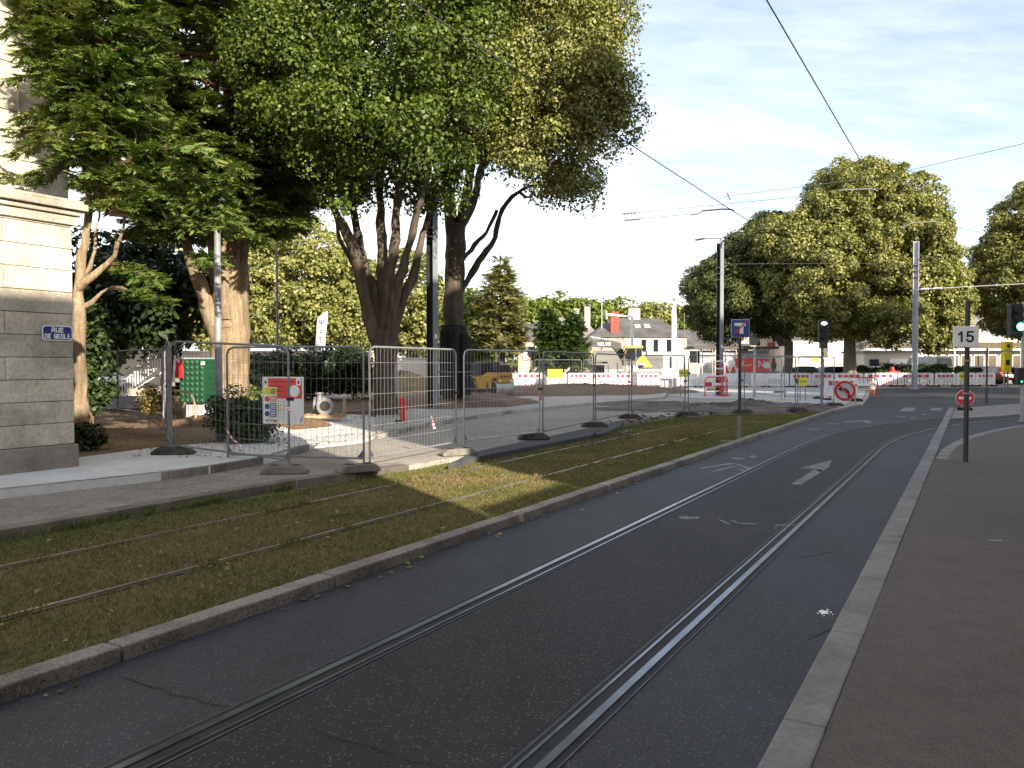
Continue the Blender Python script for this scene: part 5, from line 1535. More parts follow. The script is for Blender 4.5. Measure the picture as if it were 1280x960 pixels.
# far row in front of the barriers
FX = [(604, 481), (667, 481), (729, 480.5), (791, 480), (847, 483)]
FP = [Vector((X(x, 57), 57 if i < 4 else 55, .05)) for i, (x, y) in enumerate(FX)]
far_l = ['far fence panel behind the yellow road roller', 'far fence panel before the left end of the sunlit barriers', 'far fence panel in front of the excavator bucket', 'far fence panel in front of the excavator cab']
for i in range(4): panel(FP[i], FP[i + 1] - Vector((.08, 0, 0)), far_l[i])
foot(FP[4], 'far dark fence foot where the sunlit barrier run ends', M['rubber'])
foot(FP[3], 'far dark fence foot in front of the excavator cab', M['rubber'])
foot(FP[2], 'far dark fence foot in front of the excavator bucket', M['rubber'])
Q0, Q1, Q2 = W(977, 500.5, .06), W(991, 503.5, .06), W(943, 495.5, .06)
panel(Q2, Q0, 'low fence panel between the pale pole and the shaded barriers')
panel(Q0 + Vector((.1, 0, 0)), W(1030, 500, .05), 'fence panel behind the yellow plate beside the no-left-turn sign')
for (x, y), lb_ in (((975, 491), 'dark rubber foot on the pale plaza before the shaded barriers'), ((1026, 498.5), 'dark rubber foot behind the back-turned traffic signal'),
                    ((1068, 501.5), 'dark rubber foot under the red and white barrier beside the road'), ((890, 488), 'dark rubber foot at the base of the taped column')):
    foot(W(x, y, .06), lb_, M['rubber'])

# warning tapes tied on the fence
def tape(label, pts, w=.05):
    mb = MB(); pts = [Vector(p) for p in pts]
    n = 8; segs = []
    for i in range(n):
        t0, t1 = i / n, (i + 1) / n
        def at(t):
            k = t * (len(pts) - 1); j = min(int(k), len(pts) - 2)
            return pts[j].lerp(pts[j + 1], k - j)
        a, b = at(t0), at(t1)
        mb.beam(a, b, w, .003, mi=i % 2)
    return tag(mb.build('warning_tape', [M['red'], M['white']]), label, 'warning tape', 'tapes tied on the fence')
YA = 12.3
tape('red and white tape end hanging from the panel beside the lamp post', [D(282, 535, YA), D(290, 548, YA), D(302, 558, YA)], .06)
tape('short red tape scrap on the notice panel post', [D(358, 508, 11.3), D(363, 513, 11.2), D(366, 516, 11.2)], .05)
tape('white twisted tape hanging on the bright gate mesh', [D(539, 518, 15.2), D(541, 527, 15.2), D(543, 536, 15.1)], .045)
tape('tape scrap tied at the gate hinge posts', [D(460, 521, 12.7), D(463, 532, 12.7), D(462, 540, 12.7)], .03)
tape('red tape tied low on the shining double post', [D(676.5, 492, 18.2), D(677, 496, 18.2), D(676.5, 501, 18.2)], .05)

# ---------------------------------------------------------------- site notice board
def notice():
    d = (A1 - A0); d.z = 0; d.normalize()
    nrm = Vector((d.y, -d.x, 0))
    # the board hangs on the second panel, its printed side to the street
    d2 = (B1 - B0); d2.z = 0; d2.normalize(); n2 = Vector((d2.y, -d2.x, 0))
    f = .43
    c = B0.lerp(B1, f) + n2 * .035
    top, bot = D(358, 471, c.y).z, D(358, 530, c.y).z
    h = top - bot; w = 57 * c.y / F
    t = thing('site_notice', 'red and white construction site notice hung on the fence', 'notice board', (c.x, c.y, bot), math.atan2(d2.y, d2.x))
    MB().box((0, 0, h / 2), (w, .008, h)).build('board', M['white'], t)
    y = -.006
    def pl(nm, x0, x1, z0, z1, mat, yy=y): return MB().box(((x0 + x1) / 2 * w, yy, (z0 + z1) / 2 * h), ((x1 - x0) * w, .003, (z1 - z0) * h)).build(nm, mat, t)
    pl('red_field', -.36, .46, .54, .97, M['sign_red'])
    MB().lathe([(.02, 0), (.13 * w, 0), (.13 * w, .003)], (.28 * w, y - .001, .70 * h), 24, M=Matrix.Rotation(math.pi / 2, 3, 'X')).build('white_disc', M['white'], t)
    for sx in (-.42, .38):
        pl('corner_patch', sx - .055, sx + .055, .82, .97, M['white'], y - .002)
        MB().extr([(-.035 * w, 0), (.035 * w, 0), (0, .08 * h)], -.002, 0).build('warning_triangle', M['print_dark'], t).location = (sx * w, y - .004, .86 * h)
    pl('pictogram_column', -.46, -.15, .16, .78, M['white'], y - .002)
    for z0, z1, mt, dark in ((.62, .77, 'sign_yellow', 'print_dark'), (.47, .59, 'sign_red', 'white'), (.30, .44, 'blue', 'white'), (.15, .28, 'blue', 'white')):
        a = pl('pictogram_plate', -.32, -.16, z0, z1, M[mt], y - .004)
        if mt == 'sign_yellow': pl('pictogram_plate', -.45, -.32, z0, z1, M[mt], y - .004)
        else: MB().lathe([(.01, 0), (.06 * w, 0), (.06 * w, .002)], (-.385 * w, y - .004, (z0 + z1) / 2 * h), 16, M=Matrix.Rotation(math.pi / 2, 3, 'X')).build('pictogram_disc', M[mt], t)
        mb = MB()
        for k in range(3):
            zz = z0 + (z1 - z0) * (.25 + .25 * k)
            mb.box((-.24 * w, y - .0065, zz * h), (.12 * w, .002, .018 * h))
        mb.build('pictogram_text', M[dark], t)
    mb = MB()
    for k, ww in enumerate((.6, .34, .3)): mb.box((-.02 * w if k == 0 else -.14 * w, y - .003, (.90 - .1 * k) * h), (ww * w, .002, .02 * h))
    mb.build('heading_text', M['print_red_dark'], t)
    for zz in (.36, .27): pl('yellow_tab', -.13, -.04, zz, zz + .05, M['sign_yellow'], y - .002)
    mb = MB()
    for zz in (.48, .40, .32, .22, .14): mb.box((-.02 * w, y - .002, zz * h), (.22 * w, .001, .008 * h))
    for sx in (-.14, -.06, .04): mb.box((sx * w, y - .002, .3 * h), (.006 * w, .001, .36 * h))
    mb.box((.30 * w, y - .002, .08 * h), (.10 * w, .001, .008 * h), M=Matrix.Rotation(-.3, 3, 'Y'))
    mb.build('grid_lines', M['grey_refl'], t)
    text('lettering', 'N.T.B', .055 * h * 1.3, (-.34 * w, y - .004, .07 * h), M['print_red_dark'], t)
    pl('logo_patch', -.22, -.15, .04, .09, M['sign_red'], y - .002)
    MB().box((.44 * w, y - .002, .1 * h), (.02 * w, .001, .12 * h), M=Matrix.Rotation(.3, 3, 'Y')).build('stroke_mark', M['print_dark'], t)
notice()

# ---------------------------------------------------------------- road signs near the camera
def tsign():
    b = W(924, 552, Z_GRASS)
    t = thing('tram_sign', 'blue square end-of-tram-lane sign with a crossed-out T on a dark post', 'road sign', b, -.10)
    zc = D(924, 410.5, b.y).z - b.z; w = 21 * b.y / F
    MB().cyl((0, 0), .035, -.1, zc - w * .3, 10).build('post', M['post_dark'], t, smooth=True)
    MB().cyl((0, 0), .037, -.1, .62, 10).build('post_base', M['col_grey'], t, smooth=True)
    MB().box((0, -.05, zc), (w, .012, w)).build('plate', M['blue'], t, bevel=.02)
    MB().box((0, -.038, zc), (w + .03, .012, w + .03)).build('plate_rim', M['col_pale'], t, bevel=.02)
    MB().box((-.01, -.060, zc + w * .23), (w * .64, .006, w * .17)).build('tee_bar', M['white'], t)
    MB().box((w * .06, -.060, zc - w * .09), (w * .22, .006, w * .47)).build('tee_stem', M['white'], t)
    MB().box((0, -.066, zc + .02), (w * 1.02, .005, w * .085), M=Matrix.Rotation(-.83, 3, 'Y')).build('red_bar', M['red'], t)
    MB().box((-.25, -.05, .012), (.4, .3, .02)).build('base_slab', M['newpave'], t)
tsign()
def sign15():
    b = W(1207, 577, Z_FOOT)
    t = thing('speed_sign', 'square white tram speed sign reading fifteen on a dark post', 'road sign', b, -.30)
    f = b.y / F
    MB().tube([(0, 0, -.05), (0, 0, D(1206, 376, b.y).z - b.z)], .042, 12).build('post', M['post_dark'], t, smooth=True)
    zc = D(1203, 421, b.y).z - b.z
    MB().box((-.04, -.07, zc), (.40, .05, .37)).build('plate', M['white'], t, bevel=.008)
    strokes('digit', '1', .165, (-.11, -.098, zc), M['print_dark'], t, bold=.19)
    strokes('digit', '5', .165, (.02, -.098, zc), M['print_dark'], t, bold=.19)
    for dz in (-.1, .1): MB().box((0, -.03, zc + dz), (.13, .1, .04)).build('bracket', M['steel_dull'], t)
    MB().box((0, 0, zc - .42), (.098, .098, .03)).build('clamp', M['steel'], t)
    MB().box((0, 0, zc - 1.0), (.098, .098, .03)).build('clamp', M['steel'], t)
sign15()
def disc(t, nm, r, z, y, mat, th=.012, x=0.0, n=32):
    return MB().lathe([(.001, 0), (r, 0), (r, th), (.001, th)], (x, y, z), n, M=Matrix.Rotation(math.pi / 2, 3, 'X')).build(nm, mat, t)
def no_entry():
    b = W(1206, 513, .012)
    t = thing('no_entry_sign', 'round red no-entry sign on a low black stand behind the speed sign post', 'road sign', b, -.45)
    r = 9.8 * b.y / F; zc = D(1206, 497.5, b.y).z - b.z
    disc(t, 'rim', r * 1.06, zc, .0, M['white'])
    disc(t, 'plate', r, zc, -.013, M['red'])
    MB().box((0, -.03, zc), (r * 1.4, .008, r * .32)).build('white_bar', M['white'], t)
    for sx in (-.14, .14): MB().beam((sx, .02, zc), (sx * 1.3, .1, .0), .03, .03).build('leg', M['black'], t)
    MB().box((0, .06, .05), (.5, .3, .09)).build('ballast', M['rubber'], t)
no_entry()
def no_left():
    b = W(1059, 505, .05)
    t = thing('no_left_turn_sign', 'round no-left-turn sign with a red ring on two short steel legs', 'road sign', b, -.2)
    f = b.y / F; zc = D(1056, 488.5, b.y).z - b.z; r = 12.6 * f
    xo = (1056 - 1059) * f
    disc(t, 'rim', r * 1.04, zc, .0, M['white'], x=xo)
    disc(t, 'ring', r, zc, -.013, M['red'], x=xo)
    disc(t, 'face', r * .76, zc, -.026, M['grey_refl'], x=xo)
    pts = [(xo + .16, -.05, zc - .28), (xo + .14, -.05, zc - .05), (xo + .05, -.05, zc + .06), (xo - .05, -.05, zc + .08), (xo - .16, -.05, zc + .08)]
    mb = MB()
    for a, b_ in zip(pts[:-1], pts[1:]): mb.beam(a, b_, .075, .012, up=(0, -1, 0))
    mb.add([(xo - .14, -.05, zc + .18), (xo - .14, -.05, zc - .03), (xo - .29, -.05, zc + .08)], [(0, 1, 2), (2, 1, 0)])
    mb.build('arrow', M['print_dark'], t)
    MB().box((xo, -.066, zc), (r * 1.6, .008, .075), M=Matrix.Rotation(.75, 3, 'Y')).build('red_bar', M['red'], t)
    for px in (1063, 1068.5): MB().box(((px - 1059) * f, .05, .4), (.055, .05, .82)).build('leg', M['steel'], t)
    MB().box((.25, .05, .8), (.3, .05, .06)).build('crosspiece', M['black'], t)
no_left()
def roundel():
    b = Vector((X(657, 60), 60, .05))
    t = thing('round_road_sign', 'small far round sign with a plate beneath it, left of the excavator', 'road sign', b)
    zc = Zt(448, 60)
    disc(t, 'plate', .26, zc, -.05, M['red']); disc(t, 'plate_face', .2, zc, -.065, M['white'])
    MB().box((0, -.06, zc - .42), (.34, .02, .3)).build('lower_plate', M['white'], t)
    MB().cyl((0, 0), .03, 0, zc, 8).build('post', M['steel'], t)
roundel()
def deviation(px, py, Y, w, h, tip, label, rz=0.0, blank=False):
    zc = D(px, py, Y).z
    t = thing('diversion_sign', label, 'diversion sign', (X(px, Y), Y, .05), rz, 'yellow diversion signs')
    zc -= .05
    MB().box((0, 0, zc), (w, .03, h)).build('plate', M['sign_yellow'], t)
    s = tip
    MB().extr([(s * w / 2, zc - h / 2), (s * w / 2, zc + h / 2), (s * (w / 2 + h * .45), zc)], -.015, .015).build('arrow_tip', M['print_dark'], t)
    text('lettering', 'DEVIATION', h * .34, (0, -.018, zc), M['print_dark'], t, sx=min(1, w / (h * 2.0)) * .9)
    for sx in (-.3, .3): MB().box((sx * w, .03, zc / 2), (.04, .04, zc)).build('leg', M['steel_dull'], t)
deviation(694, 467, 56, 1.05, .62, -1, 'yellow diversion sign with a black tip in front of the sunlit barriers')
deviation(854, 466.5, 41, .46, .40, 1, 'yellow diversion sign with a black tip beside a fence post on the plaza', .2)
deviation(1004, 477, 37, .40, .38, -1, 'yellow diversion sign behind the fence near the back-turned signal', -.2)
deviation(1203, 470.5, 55, .50, .62, 1, 'yellow diversion sign half hidden by the speed sign post', .5)

# ---------------------------------------------------------------- traffic signals
def signal(name, label, b, zt, r, mat, head=None, lamp=None, back=False):
    t = thing(name, label, 'traffic light', b, 0, None)
    MB().cyl((0, 0), r, 0, zt, 12).build('pole', mat, t, smooth=True)
    MB().cyl((0, 0), r * 2, 0, .03, 12).build('base_plate', mat, t)
    return t
b = W(1277.5, 527, Z_FOOT); t = signal('traffic_light', 'traffic light with a lit green lamp on a silver pole at the picture edge', b, D(1277, 378, b.y).z, .055, M['steel'])
f = b.y / F
hx = -11 * f; z_ = lambda py: D(1270, py, b.y).z - b.z
hd = MB().box((hx, 0, (z_(380) + z_(420)) / 2), (.36, .22, z_(380) - z_(420))).build('signal_head', M['black'], t, bevel=.02)
for k, py in enumerate((388, 398.5, 409)):
    MB().lathe([(.11, 0), (.11, .16)], (hx, -.10, z_(py)), 16, M=Matrix.Rotation(math.pi / 2, 3, 'X')).build('visor', M['rubber'], t)
MB().lathe([(.001, 0), (.115, .02), (.001, .045)], (hx, -.27, z_(409)), 20, M=Matrix.Rotation(math.pi / 2, 3, 'X')).build('green_lamp', M['green_lamp'], t)
MB().box((hx / 2, .02, z_(390)), (abs(hx), .05, .05)).build('bracket', M['black'], t)
MB().box((-.11, -.02, z_(470)), (.2, .2, .5)).build('repeater_head', M['black'], t, bevel=.02)
MB().lathe([(.001, 0), (.04, .01), (.001, .02)], (-.11, -.125, z_(477)), 12, M=Matrix.Rotation(math.pi / 2, 3, 'X')).build('repeater_lamp', emit('dim_green_lamp', (.1, .8, .5), .35), t)
b = W(1027, 505, .05); t = signal('tram_signal', 'dark tram signal with a lit white lamp on a slim pole before the round limes', b, D(1027, 425, b.y).z, .055, M['steel_dull'])
f = b.y / F
z_ = lambda py: D(1028, py, b.y).z - b.z
MB().box((.03, 0, (z_(400) + z_(428)) / 2), (.40, .2, z_(400) - z_(428))).build('signal_head', M['black'], t, bevel=.03)
MB().lathe([(.001, 0), (.12, .02), (.001, .05)], (.03, -.11, z_(404.5)), 20, M=Matrix.Diagonal((1, 1, .5)) @ Matrix.Rotation(math.pi / 2, 3, 'X')).build('white_lamp', M['white_lamp'], t)
for py in (412, 421): MB().lathe([(.10, 0), (.10, .08)], (.03, -.1, z_(py)), 14, M=Matrix.Rotation(math.pi / 2, 3, 'X')).build('visor', M['rubber'], t)
MB().box((.05, 0, z_(431.5)), (.28, .24, .26)).build('control_box', M['post_dark'], t)
MB().box((0, -.06, z_(443)), (.08, .06, .2)).build('push_button', M['anthracite'], t)
b = Vector((X(309, 34), 34, .1)); t = signal('traffic_light', 'tiny far traffic light with a green lamp behind the notice', b, 2.9, .05, M['pole_grey'])
MB().box((.02, -.1, 2.55), (.24, .2, .7)).build('signal_head', M['black'], t)
MB().lathe([(.001, 0), (.07, .02), (.001, .04)], (.02, -.21, 2.35), 12, M=Matrix.Rotation(math.pi / 2, 3, 'X')).build('green_lamp', M['green_lamp'], t)
b = Vector((X(1258.5, 52), 52, .05))
t = thing('yellow_call_post', 'bright yellow two-box terminal on thin legs by the parked cars', 'terminal', b, .1)
zf = lambda py: D(1258, py, 52).z - b.z
MB().box((0, 0, (zf(427) + zf(438)) / 2), (.60, .35, zf(427) - zf(438))).build('upper_box', M['box_yellow'], t, bevel=.03)
MB().box((-.02, -.18, (zf(427) + zf(438)) / 2), (.22, .02, .2), M=Matrix.Rotation(.78, 3, 'Y')).build('symbol', M['print_dark'], t)
MB().box((-.04, 0, (zf(441) + zf(465)) / 2), (.50, .35, zf(441) - zf(465))).build('lower_box', M['box_yellow'], t, bevel=.03)
MB().box((-.06, -.18, zf(453)), (.24, .02, .34)).build('screen', M['print_dark'], t)
MB().box((0, .02, zf(439.5)), (.12, .12, .3)).build('neck', M['white'], t)
for sx, m_ in ((-.17, 'steel'), (.08, 'steel_dull')): MB().box((sx, 0, zf(465) / 2), (.07, .07, zf(465))).build('leg', M[m_], t)

# ---------------------------------------------------------------- white and red barriers
BAR = []
BG = 'white plastic barriers with red reflectors'
def barrier(c, rz, label, w=2.0, red=True):
    if not BAR:
        t = thing('road_barrier', label, 'barrier', c, rz, BG)
        mb = MB(); W_ = 2.0
        mb.box((0, 0, .17), (W_, .05, .1)); mb.box((0, 0, .66), (W_, .05, .06)); mb.box((0, 0, .93), (W_, .05, .06))
        mb.box((-W_ / 2 + .04, 0, .55), (.08, .06, .9)); mb.box((W_ / 2 - .04, 0, .55), (.08, .06, .9))
        n = 13
        for i in range(n):
            x = -W_ / 2 + .14 + i * (W_ - .28) / (n - 1)
            mb.box((x, 0, .42), (.085, .04, .48))
            mb.add([(x - .06, -.02, .95), (x + .06, -.02, .95), (x + .06, -.02, 1.0), (x, -.02, 1.06), (x - .06, -.02, 1.0)] +
                   [(x - .06, .02, .95), (x + .06, .02, .95), (x + .06, .02, 1.0), (x, .02, 1.06), (x - .06, .02, 1.0)],
                   [(0, 1, 2, 3, 4), (9, 8, 7, 6, 5), (1, 6, 7, 2), (2, 7, 8, 3), (3, 8, 9, 4), (4, 9, 5, 0)])
        mb.box((0, 0, .795), (W_, .03, .23))
        mb.build('panel', M['white_plastic'], t)
        for i in range(4):
            x = -W_ / 2 + .38 + i * .415
            MB().box((x, -.025, .80), (.20, .02, .21)).build('reflector', M['red_refl'], t)
        for i in range(3):
            MB().box((-.42 + i * .415, -.024, .80), (.20, .02, .21)).build('grey_reflector', M['grey_refl'], t)
        for i in range(4):
            MB().box((-W_ / 2 + .38 + i * .415, -.028, .165), (.19, .02, .06)).build('lower_reflector', M['red_refl'], t)
        for sx in (-1, 1): MB().box((sx * .8, 0, .06), (.16, .7, .11)).build('foot', M['rubber'], t, bevel=.02)
        BAR.append(t)
        return t
    o = BAR[0].copy(); COL.objects.link(o); o.location = c; o.rotation_euler = (0, 0, rz); o['label'] = label
    for ch in BAR[0].children:
        if not red and 'reflector' in ch.name: continue
        link_copy(ch, o)
    o.scale = (w / 2.0, 1, 1)
    return o
def run(pts, labels, red=True):
    for (a, b, Ya, Yb2), lb_ in zip(pts, labels):
        p, q = Vector((X(a, Ya), Ya, .05)), Vector((X(b, Yb2), Yb2, .05))
        d = q - p
        barrier((p + q) / 2, math.atan2(d.y, d.x), lb_, d.length, red)
lit = [(585, 611, 61, 61), (612, 642, 61, 61), (643, 679, 60, 60), (680, 708, 59, 59), (710, 736, 60, 60), (737, 766, 60, 60), (767, 796, 60, 60), (797, 825, 60, 60)]
run(lit, ['sunlit barrier panel half hidden by the yellow roller', 'sunlit barrier panel just right of the yellow roller', 'dazzling barrier panel between the roller and the yellow diversion sign',
          'sunlit barrier panel behind the yellow diversion sign', 'sunlit barrier panel below the excavator bucket', 'sunlit barrier panel below the container', 'sunlit barrier panel below the excavator cab front',
          'sunlit barrier panel below the excavator counterweight, last of the bright run'])
shd = [(846, 872, 58, 58), (873, 899, 58, 58), (900, 928, 58, 58), (929, 957, 58, 58), (958, 986, 58, 58)]
run(shd, ['shaded plain barrier panel beside the tall feather flag foot', 'shaded plain barrier panel behind the red guard frame', 'shaded plain barrier panel behind the taped column', 'shaded plain barrier panel behind the blue tram sign post',
          'shaded plain barrier panel left of the round lime trunk'], False)
rd = [(988, 1014, 58, 58.5), (1015, 1042, 58.5, 59), (1043, 1079, 59, 59), (1080, 1121, 59, 60), (1123, 1167, 60, 60), (1169, 1195, 60, 60), (1196, 1219, 60, 60.5), (1220, 1244, 60.5, 61)]
run(rd, ['red-squared barrier panel behind the yellow plate and fence', 'red-squared barrier panel behind the tram signal pole', 'red-squared barrier panel in front of the golden lime trunk', 'red-squared barrier panel beside the orange board',
         'red-squared barrier panel at the foot of the pale steel column', 'red-squared barrier panel in front of the hedge', 'red-squared barrier panel behind the speed sign post', 'last red-squared barrier panel, before the red parked car'])
barrier(Vector((X(1051, 37.5), 37.5, .05)), .05, 'near red-squared barrier panel behind the no-left-turn sign', 1.6)
for i, (px, lb_) in enumerate(((827, 'grey plastic ballast block at the end of the sunlit barriers, nearer the excavator'), (833, 'grey plastic ballast block at the end of the sunlit barriers, nearer the flag'))):
    t = thing('ballast_block', lb_, 'ballast block', (X(px, 58), 58, .05), 0, 'grey ballast blocks')
    MB().box((0, 0, .27), (.28, .3, .54)).build('block', M['grey_refl'], t, bevel=.05)
    MB().box((0, 0, .57), (.1, .14, .05)).build('handle', M['grey_refl'], t)
t = thing('blank_board', 'plain grey board leaning at the end of the sunlit barriers', 'board', (X(834, 57.5), 57.5, .05))
MB().box((0, 0, .95), (.95, .03, .55)).build('board', M['grey_refl'], t)
for sx in (-.4, .4): MB().box((sx, .03, .6), (.05, .04, 1.2)).build('leg', M['steel_dull'], t)
t = thing('blank_board', 'plain grey board fixed on the shaded barriers beside the tram sign', 'board', (X(932, 57.3), 57.3, .05))
MB().box((0, 0, .75), (.75, .03, .7)).build('board', M['grey_refl'], t)
for sx in (-.3, .3): MB().box((sx, .03, .4), (.05, .04, .8)).build('leg', M['steel_dull'], t)

def guard(c, rz, label, w=1.4):
    t = thing('guard_frame', label, 'guard frame', c, rz, 'red and white guard frames')
    r = .03
    MB().tube([(-w / 2, 0, .02), (-w / 2, 0, .85), (-w / 2 + .15, 0, 1.0), (w / 2 - .15, 0, 1.0), (w / 2, 0, .85), (w / 2, 0, .02)], r, 8).build('frame', M['red'], t)
    MB().box((0, 0, .62), (w - .08, .02, .14)).build('white_board', M['white'], t)
    MB().box((-w * .33, -.014, .62), (w * .3, .02, .22)).build('red_board', M['red'], t)
    MB().beam((-w / 2, 0, .3), (w / 2, 0, .3), .03, .03).build('lower_rail', M['red'], t)
    for sx in (-1, 1): MB().box((sx * w / 2, 0, .025), (.06, .4, .05)).build('foot', M['red'], t)
guard(Vector((X(887, 43.5) , 42.2, .06)), .1, 'red guard frame on the plaza in front of the taped column', 1.15)
guard(Vector((X(899.5, 43), 42.3, .06)), 1.2, 'red guard frame tight against the foot of the taped column', 1.0)
guard(Vector((X(904, 43), 42.9, .06)), .9, 'red guard frame behind the taped column', 1.0)
guard(Vector((X(1078, 42), 42, .04)), .0, 'white boarded guard frame beside the orange board', 1.6)
t = thing('column_tape', 'red and white warning tape wound round the steel column', 'warning tape', bc2, c2_yaw)
for k in range(9):
    MB().box((0, 0, .25 + k * .2), (.33, .33, .07), M=Matrix.Rotation(.06 * (-1) ** k, 3, 'X')).build('tape_band', M['red'] if k % 2 else M['white'], t)
t = thing('orange_board', 'narrow upright orange board beside the red and white barriers', 'board', W(1090, 494.5, .03), .2)
MB().box((-.13, 0, .38), (.1, .06, .76)).build('upright', M['orange_wood'], t); MB().box((.13, 0, .38), (.1, .06, .76)).build('upright', M['orange_wood'], t)
MB().box((0, -.04, .38), (.34, .03, .5), M=Matrix.Rotation(.15, 3, 'Y')).build('panel', M['orange_wood'], t); MB().box((0, -.06, .4), (.2, .02, .16)).build('label_patch', M['white'], t)
t = thing('plastic_barrier', 'bright red plastic block barrier showing above the white barriers', 'barrier', (X(1115, 63), 63, .03))
MB().extr([(-.75, .5), (-.6, 1.0), (-.15, 1.15), (-.1, 1.5), (.1, 1.5), (.15, 1.2), (.6, 1.1), (.75, .5)], -.2, .2).build('body', M['red'], t, bevel=.05)
MB().box((0, 0, .25), (1.7, .5, .5)).build('base', M['red'], t, bevel=.06)
for x in (-.4, .35): MB().box((x, -.21, .9), (.25, .03, .18)).build('recess', M['sign_red'], t)
hedge_l = shr(1060, 1206, 458, 472, 66, 7, 20)
shrub('clipped_hedge', 'low clipped green hedge behind the red-squared barriers', (X(1130, 66), 66, .05), hedge_l, 520, 30, .14, .22, M['leaf_hedge'], 81, cat='hedge', stem=False)

# ---------------------------------------------------------------- road roller
def roller():
    c = W(612, 494.5, .10)
    t = thing('road_roller', 'yellow and black tandem road roller parked by the soil mounds', 'road roller', c, -.85)
    def drum(x, nm):
        Mx = Matrix.Rotation(math.pi / 2, 3, 'X')
        d = MB().lathe([(.08, -.6), (.34, -.6), (.42, -.58), (.42, .58), (.34, .6), (.08, .6)], (x, 0, .42), 28, M=Mx).build(nm, M['drum'], t, smooth=True)
        MB().lathe([(.02, -.64), (.14, -.64), (.14, .64), (.02, .64)], (x, 0, .42), 14, M=Mx).build('hub', M['black'], d)
        for s in (-1, 1):
            MB().lathe([(.02, -.02), (.405, -.02), (.405, .02), (.02, .02)], (x, s * .6, .42), 24, M=Mx).build('end_disc', M['black'], d)
            MB().extr([(x - .10, .4), (x + .10, .4), (x + .16, .98), (x - .16, .98)], s * .66 - .03, s * .66 + .03).build('yoke', M['yellow'], d)
    drum(-.85, 'rear_drum'); drum(.85, 'front_drum')
    MB().extr([(-1.32, .70), (-1.34, .92), (-1.0, .98), (-.1, 1.0), (.35, 1.22), (1.22, 1.22), (1.24, .66), (1.12, .88), (.58, .88), (.36, .35), (-.36, .35), (-.58, .88), (-1.12, .88)], -.52, .52).build('chassis', M['yellow'], t, bevel=.04)
    MB().extr([(-1.36, .98), (-1.30, 1.25), (-1.0, 1.58), (-.5, 1.78), (-.15, 1.80), (-.05, 1.7), (-.02, 1.03)], -.50, .50).build('engine_hood', M['black'], t, bevel=.06)
    MB().box((1.25, 0, .94), (.03, 1.0, .44)).build('end_plate', M['yellow'], t)
    text('lettering', 'BOMAG', .2, (1.267, 0, 1.0), M['print_dark'], t, '+x', bold=.004)
    for s in (-1, 1): MB().box((1.26, s * .38, .80), (.03, .16, .09)).build('lamp', M['white'], t)
    s_ = MB().box((.14, 0, 1.28), (.45, .5, .14)).build('seat', M['black'], t, bevel=.04)
    MB().box((-.06, 0, 1.55), (.12, .5, .45)).build('backrest', M['black'], s_, bevel=.04)
    MB().extr([(.60, 1.2), (.78, 1.2), (.72, 1.62), (.58, 1.62)], -.3, .3).build('console', M['black'], t, bevel=.03)
    MB().lathe([(.13, -.015), (.17, -.015), (.17, .015), (.13, .015)], (.52, 0, 1.62), 18, M=Matrix.Rotation(-.6, 3, 'Y')).build('steering_wheel', M['black'], t)
    MB().tube([(.25, -.48, 1.0), (.25, -.48, 1.66), (.25, -.40, 1.74), (.25, .40, 1.74), (.25, .48, 1.66), (.25, .48, 1.0)], .035, 8).build('roll_bar', M['black'], t)
    MB().box((.98, 0, 1.42), (.4, .9, .38)).build('tank_cover', M['black'], t, bevel=.06)
roller()

